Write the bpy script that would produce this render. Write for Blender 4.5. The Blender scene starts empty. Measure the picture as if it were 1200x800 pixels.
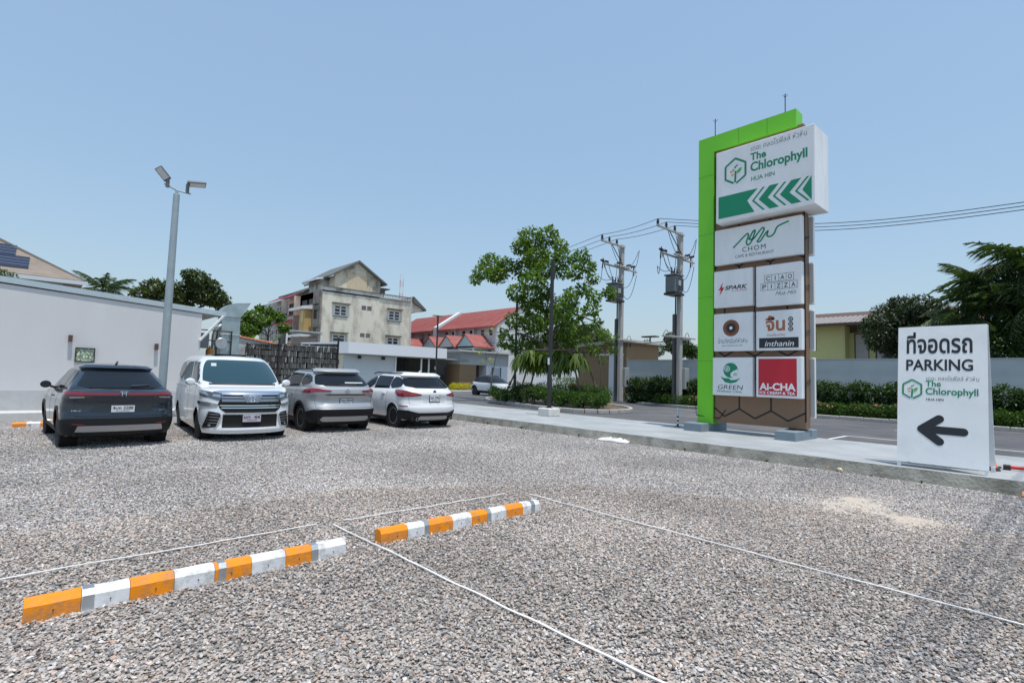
import bpy, bmesh, math, random
import numpy as np
from mathutils import Vector, Matrix, noise
random.seed(7); np.random.seed(7)
R = math.radians
SC = bpy.context.scene
COL = SC.collection

# ------------------------------------------------------------------ camera
cam_d = bpy.data.cameras.new('camera'); cam = bpy.data.objects.new('camera', cam_d); COL.objects.link(cam)
cam_d.sensor_width = 36.0; cam_d.lens = 36.0 * 612.0 / 1200.0
cam_d.clip_start = 0.05; cam_d.clip_end = 3000
CAM_H = 1.55
AZ = R(42.2); ROLL = 0.030; PITCH = math.atan(42.0 / 612.0)
_fw = Vector((math.sin(AZ) * math.cos(PITCH), math.cos(AZ) * math.cos(PITCH), math.sin(PITCH)))
_r0 = Vector((math.cos(AZ), -math.sin(AZ), 0)); _u0 = _r0.cross(_fw)
_r = _r0 * math.cos(ROLL) + _u0 * math.sin(ROLL); _u = _u0 * math.cos(ROLL) - _r0 * math.sin(ROLL)
M3 = Matrix((_r, _u, -_fw)).transposed()
cam.matrix_world = Matrix.Translation((0, 0, CAM_H)) @ M3.to_4x4()
SC.camera = cam

# ------------------------------------------------------------------ world and sun
SUN_EL = R(76); SUN_AZ = math.atan2(-0.16, -0.99)      # azimuth from +Y towards +X
wd = bpy.data.worlds.new('World'); SC.world = wd; wd.use_nodes = True
nt = wd.node_tree; nt.nodes.clear()
sky = nt.nodes.new('ShaderNodeTexSky'); sky.sky_type = 'NISHITA'; sky.sun_disc = False
sky.sun_elevation = SUN_EL; sky.sun_rotation = SUN_AZ
sky.air_density = 1.6; sky.dust_density = 1.5; sky.ozone_density = 3.0; sky.altitude = 0
bg = nt.nodes.new('ShaderNodeBackground'); bg.inputs['Strength'].default_value = 0.15
out = nt.nodes.new('ShaderNodeOutputWorld')
hz = nt.nodes.new('ShaderNodeMix'); hz.data_type = 'RGBA'; hz.inputs[0].default_value = 0.5      # thin even summer haze over the clear sky
hz.inputs[7].default_value = (2.55, 3.75, 5.35, 1); nt.links.new(sky.outputs[0], hz.inputs[6])
nt.links.new(hz.outputs[2], bg.inputs[0]); nt.links.new(bg.outputs[0], out.inputs[0])
sd = bpy.data.lights.new('sun', 'SUN'); sd.energy = 3.8; sd.angle = R(0.55); sd.color = (1.0, 0.955, 0.89)
so = bpy.data.objects.new('sun', sd); COL.objects.link(so)
sdir = Vector((math.sin(SUN_AZ) * math.cos(SUN_EL), math.cos(SUN_AZ) * math.cos(SUN_EL), math.sin(SUN_EL)))
so.rotation_euler = sdir.to_track_quat('Z', 'Y').to_euler(); so.location = sdir * 60
SC.view_settings.view_transform = 'Standard'; SC.view_settings.look = 'None'
SC.view_settings.exposure = 0.0; SC.view_settings.gamma = 1.0
SC.cycles.max_bounces = 6; SC.cycles.diffuse_bounces = 3; SC.cycles.glossy_bounces = 3
SC.cycles.transparent_max_bounces = 6; SC.cycles.use_denoising = True
SC.render.engine = 'CYCLES'

# ------------------------------------------------------------------ mesh helpers
class MB:
    def __init__(s): s.v = []; s.f = []; s.m = []
    def add(s, vs, fs, mi=0):
        b = len(s.v); s.v += [tuple(p) for p in vs]
        for f in fs: s.f.append(tuple(b + i for i in f)); s.m.append(mi)
        return s
    def box(s, x0, x1, y0, y1, z0, z1, mi=0, rz=0, c=None):
        vs = [(x, y, z) for z in (z0, z1) for y in (y0, y1) for x in (x0, x1)]
        if rz:
            cx, cy = c or ((x0 + x1) / 2, (y0 + y1) / 2); co, si = math.cos(rz), math.sin(rz)
            vs = [(cx + (x - cx) * co - (y - cy) * si, cy + (x - cx) * si + (y - cy) * co, z) for x, y, z in vs]
        return s.add(vs, [(0, 2, 3, 1), (4, 5, 7, 6), (0, 1, 5, 4), (1, 3, 7, 5), (3, 2, 6, 7), (2, 0, 4, 6)], mi)
    def bbox(s, x0, x1, y0, y1, z0, z1, b=0.01, mi=0):
        """box with chamfered edges"""
        P = []
        for z, i in ((z0, b), (z0 + b, 0), (z1 - b, 0), (z1, b)):
            P += [(x0 + i + b, y0 + i, z), (x1 - i - b, y0 + i, z), (x1 - i, y0 + i + b, z), (x1 - i, y1 - i - b, z),
                  (x1 - i - b, y1 - i, z), (x0 + i + b, y1 - i, z), (x0 + i, y1 - i - b, z), (x0 + i, y0 + i + b, z)]
        F = [tuple(reversed(range(8))), tuple(range(24, 32))]
        for k in range(3):
            for j in range(8):
                a = k * 8 + j; c = k * 8 + (j + 1) % 8; F.append((a, c, c + 8, a + 8))
        return s.add(P, F, mi)
    def tube(s, pts, r, n=8, mi=0, cap=True):
        pts = [Vector(p) for p in pts]; rs = r if isinstance(r, (list, tuple)) else [r] * len(pts)
        b = len(s.v); up = None
        for i, p in enumerate(pts):
            d = (pts[min(i + 1, len(pts) - 1)] - pts[max(i - 1, 0)]).normalized()
            if up is None: up = d.orthogonal().normalized()
            a = (up - d * up.dot(d))
            a = a.normalized() if a.length > 1e-5 else d.orthogonal().normalized()
            up = a; c = d.cross(a)
            for k in range(n):
                t = 2 * math.pi * k / n; s.v.append(tuple(p + (a * math.cos(t) + c * math.sin(t)) * rs[i]))
        for i in range(len(pts) - 1):
            for k in range(n):
                q = (k + 1) % n
                s.f.append((b + i * n + k, b + i * n + q, b + (i + 1) * n + q, b + (i + 1) * n + k)); s.m.append(mi)
        if cap:
            s.f.append(tuple(b + k for k in reversed(range(n)))); s.m.append(mi)
            e = b + (len(pts) - 1) * n; s.f.append(tuple(e + k for k in range(n))); s.m.append(mi)
        return s
    def lathe(s, prof, c=(0, 0, 0), n=24, axis='z', mi=0):
        """prof = [(r, h)]"""
        b = len(s.v)
        for r, h in prof:
            for k in range(n):
                t = 2 * math.pi * k / n; x, y, z = r * math.cos(t), r * math.sin(t), h
                if axis == 'y': x, y, z = x, h, y
                elif axis == 'x': x, y, z = h, x, y
                s.v.append((c[0] + x, c[1] + y, c[2] + z))
        for i in range(len(prof) - 1):
            for k in range(n):
                q = (k + 1) % n; s.f.append((b + i * n + k, b + i * n + q, b + (i + 1) * n + q, b + (i + 1) * n + k)); s.m.append(mi)
        if prof[0][0] > 1e-4: s.f.append(tuple(b + k for k in reversed(range(n)))); s.m.append(mi)
        if prof[-1][0] > 1e-4: e = b + (len(prof) - 1) * n; s.f.append(tuple(e + k for k in range(n))); s.m.append(mi)
        return s
    def prism(s, poly, a0, a1, axis='y', mi=0):
        """poly = 2D outline; extruded along axis from a0 to a1. axis y: poly is (x,z); x: (y,z); z: (x,y)"""
        def p3(u, v, a): return (u, a, v) if axis == 'y' else ((a, u, v) if axis == 'x' else (u, v, a))
        n = len(poly); vs = [p3(u, v, a0) for u, v in poly] + [p3(u, v, a1) for u, v in poly]
        fs = [tuple(range(n)), tuple(reversed(range(n, 2 * n)))] + [(i, i + n, (i + 1) % n + n, (i + 1) % n) for i in range(n)]
        return s.add(vs, fs, mi)
    def mesh(s, name='mesh', smooth=None, fix=True):
        me = bpy.data.meshes.new(name); me.from_pydata(s.v, [], s.f)
        if any(s.m): me.polygons.foreach_set('material_index', s.m)
        if fix:
            bm = bmesh.new(); bm.from_mesh(me); bmesh.ops.remove_doubles(bm, verts=bm.verts, dist=1e-5)
            bmesh.ops.recalc_face_normals(bm, faces=bm.faces); bm.to_mesh(me); bm.free()
        if smooth:
            me.polygons.foreach_set('use_smooth', [True] * len(me.polygons)); me.set_sharp_from_angle(angle=R(smooth))
        me.update(); return me

def link(name, data, mats=None, parent=None, loc=None, rz=None, label=None):
    o = bpy.data.objects.new(name, data); COL.objects.link(o)
    if mats is not None:
        for m in (mats if isinstance(mats, (list, tuple)) else [mats]): data.materials.append(m)
    if parent is not None: o.parent = parent
    if loc is not None: o.location = loc
    if rz is not None: o.rotation_euler = (0, 0, rz)
    if label: o['label'] = label
    return o
def part(name, mb, mats, parent=None, smooth=None, label=None, **k):
    me = mb.mesh(name, smooth) if isinstance(mb, MB) else mb
    return link(name, me, mats, parent, label=label, **k)
def tag(o, label, cat, group=None, kind=None):
    o['label'] = label; o['category'] = cat
    if group: o['group'] = group
    if kind: o['kind'] = kind
    return o
def thing(name, label, cat, loc=(0, 0, 0), rz=0, group=None):
    o = bpy.data.objects.new(name, None); COL.objects.link(o); o.location = loc; o.rotation_euler = (0, 0, rz)
    o.empty_display_size = 0.2
    return tag(o, label, cat, group)
def struct(name, mb, mats, smooth=None):
    o = part(name, mb, mats, smooth=smooth); o['kind'] = 'structure'; return o
def copy_tree(o, parent=None):
    c = o.copy(); COL.objects.link(c); c.parent = parent
    for ch in list(o.children): copy_tree(ch, c)
    return c

# ------------------------------------------------------------------ material helpers
MAT = {}
def mat(name, col, rough=0.6, metal=0.0, spec=0.5, coat=0.0, var=0.0, vscale=6.0, bump=0.0, bscale=40.0, emit=None,
        dirt=None, dscale=2.0, damt=0.5, stretch=(1, 1, 1), island=0.0):
    if name in MAT: return MAT[name]
    m = bpy.data.materials.new(name); m.use_nodes = True; MAT[name] = m
    t = m.node_tree; N = t.nodes; L = t.links; b = N['Principled BSDF']
    b.inputs['Base Color'].default_value = (*col, 1); b.inputs['Roughness'].default_value = rough
    b.inputs['Metallic'].default_value = metal; b.inputs['Specular IOR Level'].default_value = spec
    if coat: b.inputs['Coat Weight'].default_value = coat; b.inputs['Coat Roughness'].default_value = 0.03
    need = var or bump or dirt or island
    if need:
        tc = N.new('ShaderNodeTexCoord'); mp = N.new('ShaderNodeMapping'); mp.inputs['Scale'].default_value = stretch
        L.new(tc.outputs['Object'], mp.inputs[0])
    src = None
    if var:
        nz = N.new('ShaderNodeTexNoise'); nz.inputs['Scale'].default_value = vscale; nz.inputs['Detail'].default_value = 6
        L.new(mp.outputs[0], nz.inputs['Vector'])
        mr = N.new('ShaderNodeMapRange'); mr.inputs[1].default_value = 0.3; mr.inputs[2].default_value = 0.7
        mr.inputs[3].default_value = 1 - var; mr.inputs[4].default_value = 1 + var
        L.new(nz.outputs['Fac'], mr.inputs[0])
        mx = N.new('ShaderNodeVectorMath'); mx.operation = 'SCALE'; mx.inputs[0].default_value = col
        L.new(mr.outputs[0], mx.inputs['Scale']); src = mx.outputs[0]
    if island:
        g = N.new('ShaderNodeNewGeometry'); mr = N.new('ShaderNodeMapRange')
        mr.inputs[3].default_value = 1 - island; mr.inputs[4].default_value = 1 + island
        L.new(g.outputs['Random Per Island'], mr.inputs[0])
        mx = N.new('ShaderNodeVectorMath'); mx.operation = 'SCALE'
        if src: L.new(src, mx.inputs[0])
        else: mx.inputs[0].default_value = col
        L.new(mr.outputs[0], mx.inputs['Scale']); src = mx.outputs[0]
    if dirt:
        nz = N.new('ShaderNodeTexNoise'); nz.inputs['Scale'].default_value = dscale; nz.inputs['Detail'].default_value = 8
        nz.inputs['Roughness'].default_value = 0.65
        L.new(mp.outputs[0], nz.inputs['Vector'])
        mr = N.new('ShaderNodeMapRange'); mr.inputs[1].default_value = 0.46; mr.inputs[2].default_value = 0.66
        mr.inputs[3].default_value = 0; mr.inputs[4].default_value = damt; L.new(nz.outputs['Fac'], mr.inputs[0])
        mi = N.new('ShaderNodeMix'); mi.data_type = 'RGBA'
        if src: L.new(src, mi.inputs[6])
        else: mi.inputs[6].default_value = (*col, 1)
        mi.inputs[7].default_value = (*dirt, 1); L.new(mr.outputs[0], mi.inputs[0]); src = mi.outputs[2]
    if src: L.new(src, b.inputs['Base Color'])
    if bump:
        nb = N.new('ShaderNodeTexNoise'); nb.inputs['Scale'].default_value = bscale; nb.inputs['Detail'].default_value = 5
        L.new(mp.outputs[0], nb.inputs['Vector'])
        bn = N.new('ShaderNodeBump'); bn.inputs['Strength'].default_value = bump; bn.inputs['Distance'].default_value = 0.02
        L.new(nb.outputs['Fac'], bn.inputs['Height']); L.new(bn.outputs[0], b.inputs['Normal'])
    if emit: b.inputs['Emission Color'].default_value = (*col, 1); b.inputs['Emission Strength'].default_value = emit
    return m

def leaf_mat(name, c1, c2, c3=None, trans=0.35):
    m = bpy.data.materials.new(name); m.use_nodes = True; t = m.node_tree; N = t.nodes; L = t.links
    b = N['Principled BSDF']; b.inputs['Roughness'].default_value = 0.45; b.inputs['Specular IOR Level'].default_value = 0.35
    g = N.new('ShaderNodeNewGeometry'); cr = N.new('ShaderNodeValToRGB')
    e = cr.color_ramp.elements; e[0].color = (*c1, 1); e[1].color = (*c2, 1)
    if c3: x = e.new(0.93); x.color = (*c2, 1); e[2].color = (*c3, 1)
    L.new(g.outputs['Random Per Island'], cr.inputs[0]); L.new(cr.outputs[0], b.inputs['Base Color'])
    tr = N.new('ShaderNodeBsdfTranslucent'); sc = N.new('ShaderNodeVectorMath'); sc.operation = 'MULTIPLY'
    sc.inputs[1].default_value = (1.5, 1.7, 0.6); L.new(cr.outputs[0], sc.inputs[0]); L.new(sc.outputs[0], tr.inputs[0])
    mx = N.new('ShaderNodeMixShader'); mx.inputs[0].default_value = trans
    L.new(b.outputs[0], mx.inputs[1]); L.new(tr.outputs[0], mx.inputs[2]); L.new(mx.outputs[0], N['Material Output'].inputs[0])
    return m

# ------------------------------------------------------------------ text (built-in font only)
def text_mb(body, x, y, w=None, h=None, bold=0.0, ext=0.004, space=1.0, shear=0.0, sx=1.0):
    """lettering as a flat extruded mesh in (u, v, out), left-bottom of its bounding box at x, y"""
    cu = bpy.data.curves.new('text', 'FONT'); cu.body = body; cu.size = 1; cu.offset = bold; cu.extrude = 0.0
    cu.space_character = space; cu.shear = shear; cu.resolution_u = 4
    o = bpy.data.objects.new('text', cu); COL.objects.link(o)
    bpy.context.view_layer.update()
    dg = bpy.context.evaluated_depsgraph_get(); me = bpy.data.meshes.new_from_object(o.evaluated_get(dg))
    bpy.data.objects.remove(o); bpy.data.curves.remove(cu)
    V = np.array([v.co[:2] for v in me.vertices]) if len(me.vertices) else np.zeros((1, 2))
    F = [tuple(p.vertices) for p in me.polygons]; bpy.data.meshes.remove(me)
    mn, mx = V.min(0), V.max(0); s = 1.0
    sw = w / (mx[0] - mn[0]) if w else None; sh = h / (mx[1] - mn[1]) if h else None
    if sw is None: sw = sh * sx
    if sh is None: sh = sw / sx
    mb = MB(); mb.add([(x + (a - mn[0]) * sw, y + (b - mn[1]) * sh, ext) for a, b in V], F)
    return mb
def circ(cx, cy, r, n=24, a0=0, a1=360):
    return [(cx + r * math.cos(R(a0 + (a1 - a0) * k / n)), cy + r * math.sin(R(a0 + (a1 - a0) * k / n))) for k in range(n if a1 - a0 >= 360 else n + 1)]
def flat(mb, poly, w=0.004, mi=0):
    mb.add([(u, v, w) for u, v in poly], [tuple(range(len(poly)))], mi); return mb
def stroke(mb, pts, t, w=0.004, mi=0, closed=False):
    """a line of width t through 2D pts"""
    n = len(pts); P = [Vector((p[0], p[1])) for p in pts]; A = []; Bv = []
    for i in range(n):
        if closed: d1 = (P[i] - P[i - 1]).normalized(); d2 = (P[(i + 1) % n] - P[i]).normalized()
        else:
            d1 = (P[i] - P[max(i - 1, 0)]); d2 = (P[min(i + 1, n - 1)] - P[i])
            d1 = d1.normalized() if d1.length > 0 else d2.normalized(); d2 = d2.normalized() if d2.length > 0 else d1
        d = (d1 + d2)
        if d.length < 1e-6: d = d1
        d = d.normalized(); k = max(0.4, abs(d.dot(d2))); nn = Vector((-d.y, d.x)) * (t / 2 / k)
        A.append(P[i] + nn); Bv.append(P[i] - nn)
    vs = [(p.x, p.y, w) for p in A] + [(p.x, p.y, w) for p in Bv]
    m = n if closed else n - 1
    mb.add(vs, [(i, (i + 1) % n, n + (i + 1) % n, n + i) for i in range(m)], mi); return mb
def onto(mb, origin, uax, vax, wax):
    o = Vector(origin); u = Vector(uax); v = Vector(vax); w = Vector(wax)
    mb.v = [tuple(o + u * a + v * b + w * c) for a, b, c in mb.v]; return mb

# ------------------------------------------------------------------ foliage
def leaves_mesh(centres, radii, n, size, squash=0.8, droop=0.2, aspect=0.5, seed=1, shell=0.55):
    """n leaf blades spread through ellipsoidal clumps; each leaf is a folded blade of four triangles' worth"""
    rng = np.random.RandomState(seed); C = np.array(centres, float); Rr = np.array(radii, float)
    if Rr.ndim == 1: Rr = np.stack([Rr, Rr, Rr * squash], 1)
    vol = Rr.prod(1) ** 0.75; idx = rng.choice(len(C), n, p=vol / vol.sum())
    d = rng.normal(size=(n, 3)); d /= np.linalg.norm(d, axis=1)[:, None]
    rad = shell + (1 - shell) * rng.rand(n) ** 0.6; rad *= rng.uniform(0.75, 1.12, n)
    P = C[idx] + d * rad[:, None] * Rr[idx]
    ax = d * 0.9 + rng.normal(size=(n, 3)) * 0.6; ax[:, 2] -= droop; ax /= np.linalg.norm(ax, axis=1)[:, None]
    up = rng.normal(size=(n, 3)) * 0.55 + np.array([0, 0, 1.0]) + d * .3
    sd_ = np.cross(ax, up); sd_ /= np.linalg.norm(sd_, axis=1)[:, None] + 1e-9; nm = np.cross(sd_, ax)
    s = size * rng.uniform(0.6, 1.25, n)[:, None]
    v0 = P - ax * s * .5; v1 = P + sd_ * s * aspect * .5 + nm * s * .06; v2 = P + ax * s * .5 - nm * s * .08; v3 = P - sd_ * s * aspect * .5 + nm * s * .06
    V = np.stack([v0, v1, v2, v3], 1).reshape(-1, 3)
    me = bpy.data.meshes.new('leaves'); me.vertices.add(4 * n); me.vertices.foreach_set('co', V.astype(np.float32).ravel())
    me.loops.add(4 * n); me.loops.foreach_set('vertex_index', np.arange(4 * n, dtype=np.int32))
    me.polygons.add(n); me.polygons.foreach_set('loop_start', np.arange(0, 4 * n, 4, dtype=np.int32))
    me.update(calc_edges=True); me.validate(); return me
# ================================================================== THE SETTING
def box_thing(*a): pass
M_conc = mat('concrete', (0.36, 0.38, 0.39), 0.85, var=0.10, vscale=1.2, bump=0.35, bscale=60, dirt=(0.24, 0.25, 0.24), dscale=0.8, damt=0.55)
M_curb = mat('curb_concrete', (0.34, 0.33, 0.285), 0.9, var=0.25, vscale=3, bump=0.8, bscale=22, dirt=(0.13, 0.125, 0.095), dscale=1.8, damt=0.8)
M_asph = mat('asphalt', (0.10, 0.10, 0.108), 0.88, var=0.16, vscale=1.1, bump=0.6, bscale=160, dirt=(0.19, 0.185, 0.17), dscale=0.45, damt=0.6)
M_ground = mat('dry_ground', (0.26, 0.23, 0.18), 0.95, var=0.2, vscale=0.3)
M_soil = mat('soil', (0.13, 0.095, 0.065), 0.95, var=0.3, vscale=5, bump=0.5)
M_line = mat('road_paint', (0.75, 0.75, 0.73), 0.6, var=0.1, vscale=8)

g = MB(); g.add([(-900, -900, -0.06), (900, -900, -0.06), (900, 900, -0.06), (-900, 900, -0.06)], [(0, 1, 2, 3)])
struct('ground', g, M_ground)

# ---- gravel lot: base sheet whose colour repeats the stones at a distance
def gravel_base_mat():
    m = bpy.data.materials.new('gravel_sheet'); m.use_nodes = True; t = m.node_tree; N = t.nodes; L = t.links; b = N['Principled BSDF']
    b.inputs['Roughness'].default_value = 0.9
    tc = N.new('ShaderNodeTexCoord')
    vo = N.new('ShaderNodeTexVoronoi'); vo.inputs['Scale'].default_value = 42; L.new(tc.outputs['Object'], vo.inputs['Vector'])
    sx = N.new('ShaderNodeSeparateColor'); L.new(vo.outputs['Color'], sx.inputs[0])
    cr = N.new('ShaderNodeValToRGB'); stone_ramp(cr); L.new(sx.outputs[0], cr.inputs[0])
    mr = N.new('ShaderNodeMapRange'); mr.inputs[1].default_value = 0.0; mr.inputs[2].default_value = 0.75; mr.inputs[3].default_value = 1.1; mr.inputs[4].default_value = 0.42
    ve = N.new('ShaderNodeTexVoronoi'); ve.inputs['Scale'].default_value = 42
    L.new(tc.outputs['Object'], ve.inputs['Vector']); L.new(ve.outputs['Distance'], mr.inputs[0])
    mu = N.new('ShaderNodeVectorMath'); mu.operation = 'SCALE'; L.new(cr.outputs[0], mu.inputs[0]); L.new(mr.outputs[0], mu.inputs['Scale'])
    nz = N.new('ShaderNodeTexNoise'); nz.inputs['Scale'].default_value = 0.45; nz.inputs['Detail'].default_value = 5; L.new(tc.outputs['Object'], nz.inputs['Vector'])
    m2 = N.new('ShaderNodeMapRange'); m2.inputs[1].default_value = .3; m2.inputs[2].default_value = .7; m2.inputs[3].default_value = 0.82; m2.inputs[4].default_value = 1.15; L.new(nz.outputs['Fac'], m2.inputs[0])
    m3 = N.new('ShaderNodeVectorMath'); m3.operation = 'SCALE'; L.new(mu.outputs[0], m3.inputs[0]); L.new(m2.outputs[0], m3.inputs['Scale'])
    L.new(m3.outputs[0], b.inputs['Base Color'])
    bn = N.new('ShaderNodeBump'); bn.inputs['Strength'].default_value = 0.7; bn.inputs['Distance'].default_value = 0.02; bn.invert = True
    L.new(ve.outputs['Distance'], bn.inputs['Height']); L.new(bn.outputs[0], b.inputs['Normal'])
    return m
def stone_ramp(cr, tint=(1, 1, 1)):
    cols = [(0.0, (0.15, 0.15, 0.15)), (0.09, (0.29, 0.285, 0.28)), (0.27, (0.45, 0.44, 0.43)), (0.50, (0.54, 0.52, 0.50)),
            (0.66, (0.47, 0.415, 0.37)), (0.78, (0.60, 0.575, 0.55)), (0.895, (0.53, 0.41, 0.33)), (0.925, (0.72, 0.69, 0.66)), (0.975, (0.52, 0.44, 0.38))]
    cols = [(p, tuple(c[k] * tint[k] for k in range(3))) for p, c in cols]
    cr.color_ramp.interpolation = 'CONSTANT'; e = cr.color_ramp.elements
    e[0].position = 0; e[0].color = (*cols[0][1], 1); e[1].position = cols[1][0]; e[1].color = (*cols[1][1], 1)
    for p, c in cols[2:]: x = e.new(p); x.color = (*c, 1)
M_gsheet = gravel_base_mat()
gx = MB(); nx, ny = 70, 70
for j in range(ny + 1):
    for i in range(nx + 1):
        x = -24 + (11.40 + 24) * i / nx; y = -9 + 42 * j / ny
        gx.v.append((x, y, 0.012 * noise.noise(Vector((x * .8, y * .8, 0))) - 0.006))
for j in range(ny):
    for i in range(nx): a = j * (nx + 1) + i; gx.f.append((a, a + 1, a + nx + 2, a + nx + 1)); gx.m.append(0)
struct('gravel_lot', gx, M_gsheet, smooth=60)

# ---- loose stones: geometry nodes scatter of angular rocks
def stone_mat(name, tint):
    m = bpy.data.materials.new(name); m.use_nodes = True; t = m.node_tree; N = t.nodes; L = t.links; b = N['Principled BSDF']
    b.inputs['Roughness'].default_value = 0.85; b.inputs['Specular IOR Level'].default_value = 0.3
    oi = N.new('ShaderNodeObjectInfo'); cr = N.new('ShaderNodeValToRGB'); stone_ramp(cr, tint); L.new(oi.outputs['Random'], cr.inputs[0])
    tc = N.new('ShaderNodeTexCoord'); nz = N.new('ShaderNodeTexNoise'); nz.inputs['Scale'].default_value = 60; nz.inputs['Detail'].default_value = 3
    L.new(tc.outputs['Object'], nz.inputs['Vector'])
    mr = N.new('ShaderNodeMapRange'); mr.inputs[1].default_value = .3; mr.inputs[2].default_value = .7; mr.inputs[3].default_value = .84; mr.inputs[4].default_value = 1.16; L.new(nz.outputs['Fac'], mr.inputs[0])
    mu = N.new('ShaderNodeVectorMath'); mu.operation = 'SCALE'; L.new(cr.outputs[0], mu.inputs[0]); L.new(mr.outputs[0], mu.inputs['Scale'])
    n2 = N.new('ShaderNodeTexNoise'); n2.inputs['Scale'].default_value = .45; n2.inputs['Detail'].default_value = 5; L.new(oi.outputs['Location'], n2.inputs['Vector'])
    m2 = N.new('ShaderNodeMapRange'); m2.inputs[1].default_value = .32; m2.inputs[2].default_value = .68; m2.inputs[3].default_value = .80; m2.inputs[4].default_value = 1.16; L.new(n2.outputs['Fac'], m2.inputs[0])
    mv = N.new('ShaderNodeVectorMath'); mv.operation = 'SCALE'; L.new(mu.outputs[0], mv.inputs[0]); L.new(m2.outputs[0], mv.inputs['Scale']); last = mv.outputs[0]
    L.new(last, b.inputs['Base Color']); return m
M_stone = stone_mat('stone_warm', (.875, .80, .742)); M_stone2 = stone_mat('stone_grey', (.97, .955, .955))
def rock_mesh(seed, m):
    rr = random.Random(seed); bm = bmesh.new()
    for k in range(11):
        v = Vector((rr.gauss(0, 1), rr.gauss(0, 1), rr.gauss(0, 1))).normalized()
        bm.verts.new((v.x * rr.uniform(.8, 1.1), v.y * rr.uniform(.55, .8), v.z * rr.uniform(.3, .5)))
    r = bmesh.ops.convex_hull(bm, input=bm.verts); junk = [v for v in bm.verts if not v.link_faces]
    bmesh.ops.delete(bm, geom=junk, context='VERTS'); bmesh.ops.recalc_face_normals(bm, faces=bm.faces)
    me = bpy.data.meshes.new('rock'); bm.to_mesh(me); bm.free(); me.materials.append(m); return me
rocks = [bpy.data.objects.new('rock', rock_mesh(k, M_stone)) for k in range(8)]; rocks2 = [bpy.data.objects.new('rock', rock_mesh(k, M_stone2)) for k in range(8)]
def scatter(name, outline_mb, density, smin, smax, seed=0, set_=None):
    me = outline_mb.mesh(name); o = link(name, me, [M_stone])
    ng = bpy.data.node_groups.new(name, 'GeometryNodeTree')
    ng.interface.new_socket('Geometry', in_out='INPUT', socket_type='NodeSocketGeometry')
    ng.interface.new_socket('Geometry', in_out='OUTPUT', socket_type='NodeSocketGeometry')
    N = ng.nodes; L = ng.links; gi = N.new('NodeGroupInput'); go = N.new('NodeGroupOutput')
    dp = N.new('GeometryNodeDistributePointsOnFaces'); dp.inputs['Density'].default_value = density; dp.inputs['Seed'].default_value = seed
    L.new(gi.outputs[0], dp.inputs['Mesh'])
    gj = N.new('GeometryNodeJoinGeometry')
    for r in reversed(set_ or rocks):
        oi = N.new('GeometryNodeObjectInfo'); oi.inputs['Object'].default_value = r; oi.inputs['As Instance'].default_value = True
        L.new(oi.outputs['Geometry'], gj.inputs[0])
    ip = N.new('GeometryNodeInstanceOnPoints'); ip.inputs['Pick Instance'].default_value = True
    L.new(dp.outputs['Points'], ip.inputs['Points']); L.new(gj.outputs[0], ip.inputs['Instance'])
    rv = N.new('FunctionNodeRandomValue'); rv.data_type = 'FLOAT_VECTOR'; rv.inputs[0].default_value = (-0.32, -0.32, 0); rv.inputs[1].default_value = (0.32, 0.32, 6.28)
    L.new(rv.outputs[0], ip.inputs['Rotation'])
    rs = N.new('FunctionNodeRandomValue'); rs.data_type = 'FLOAT'; rs.inputs[2].default_value = 0; rs.inputs[3].default_value = 1; rs.inputs['Seed'].default_value = 5
    pw = N.new('ShaderNodeMath'); pw.operation = 'POWER'; pw.inputs[1].default_value = 1.8; L.new(rs.outputs[1], pw.inputs[0])
    mr = N.new('ShaderNodeMapRange'); mr.inputs[3].default_value = smin; mr.inputs[4].default_value = smax; L.new(pw.outputs[0], mr.inputs[0])
    L.new(mr.outputs[0], ip.inputs['Scale'])
    rz = N.new('FunctionNodeRandomValue'); rz.data_type = 'FLOAT_VECTOR'; rz.inputs[0].default_value = (0, 0, -0.001); rz.inputs[1].default_value = (0, 0, 0.012); rz.inputs['Seed'].default_value = 9
    tr = N.new('GeometryNodeTranslateInstances'); tr.inputs['Local Space'].default_value = False
    L.new(ip.outputs[0], tr.inputs['Instances']); L.new(rz.outputs[0], tr.inputs['Translation'])
    L.new(tr.outputs[0], go.inputs[0])
    md = o.modifiers.new('scatter', 'NODES'); md.node_group = ng
    o['kind'] = 'stuff'; return o
# grid patches near the camera (finer stones) and farther out
def wedge(poly, z=0.0):
    w = MB(); w.add([(x, y, z) for x, y in poly], [tuple(range(len(poly)))]); return w
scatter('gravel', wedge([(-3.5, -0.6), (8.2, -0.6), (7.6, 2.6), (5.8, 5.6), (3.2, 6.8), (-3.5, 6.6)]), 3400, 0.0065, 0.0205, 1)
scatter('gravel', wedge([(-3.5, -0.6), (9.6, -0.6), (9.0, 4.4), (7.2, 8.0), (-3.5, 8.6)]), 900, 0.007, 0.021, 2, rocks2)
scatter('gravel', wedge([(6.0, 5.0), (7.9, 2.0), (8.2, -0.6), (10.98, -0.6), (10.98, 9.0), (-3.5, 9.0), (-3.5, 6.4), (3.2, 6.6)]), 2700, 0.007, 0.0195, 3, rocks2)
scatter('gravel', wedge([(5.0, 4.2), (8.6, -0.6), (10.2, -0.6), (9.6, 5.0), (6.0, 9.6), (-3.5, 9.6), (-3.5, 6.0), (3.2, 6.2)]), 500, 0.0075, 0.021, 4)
scatter('gravel', wedge([(-4.0, 9.0), (10.98, 9.0), (10.98, 16.5), (-4.0, 17.5)]), 1500, 0.008, 0.022, 5, rocks2)

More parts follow.
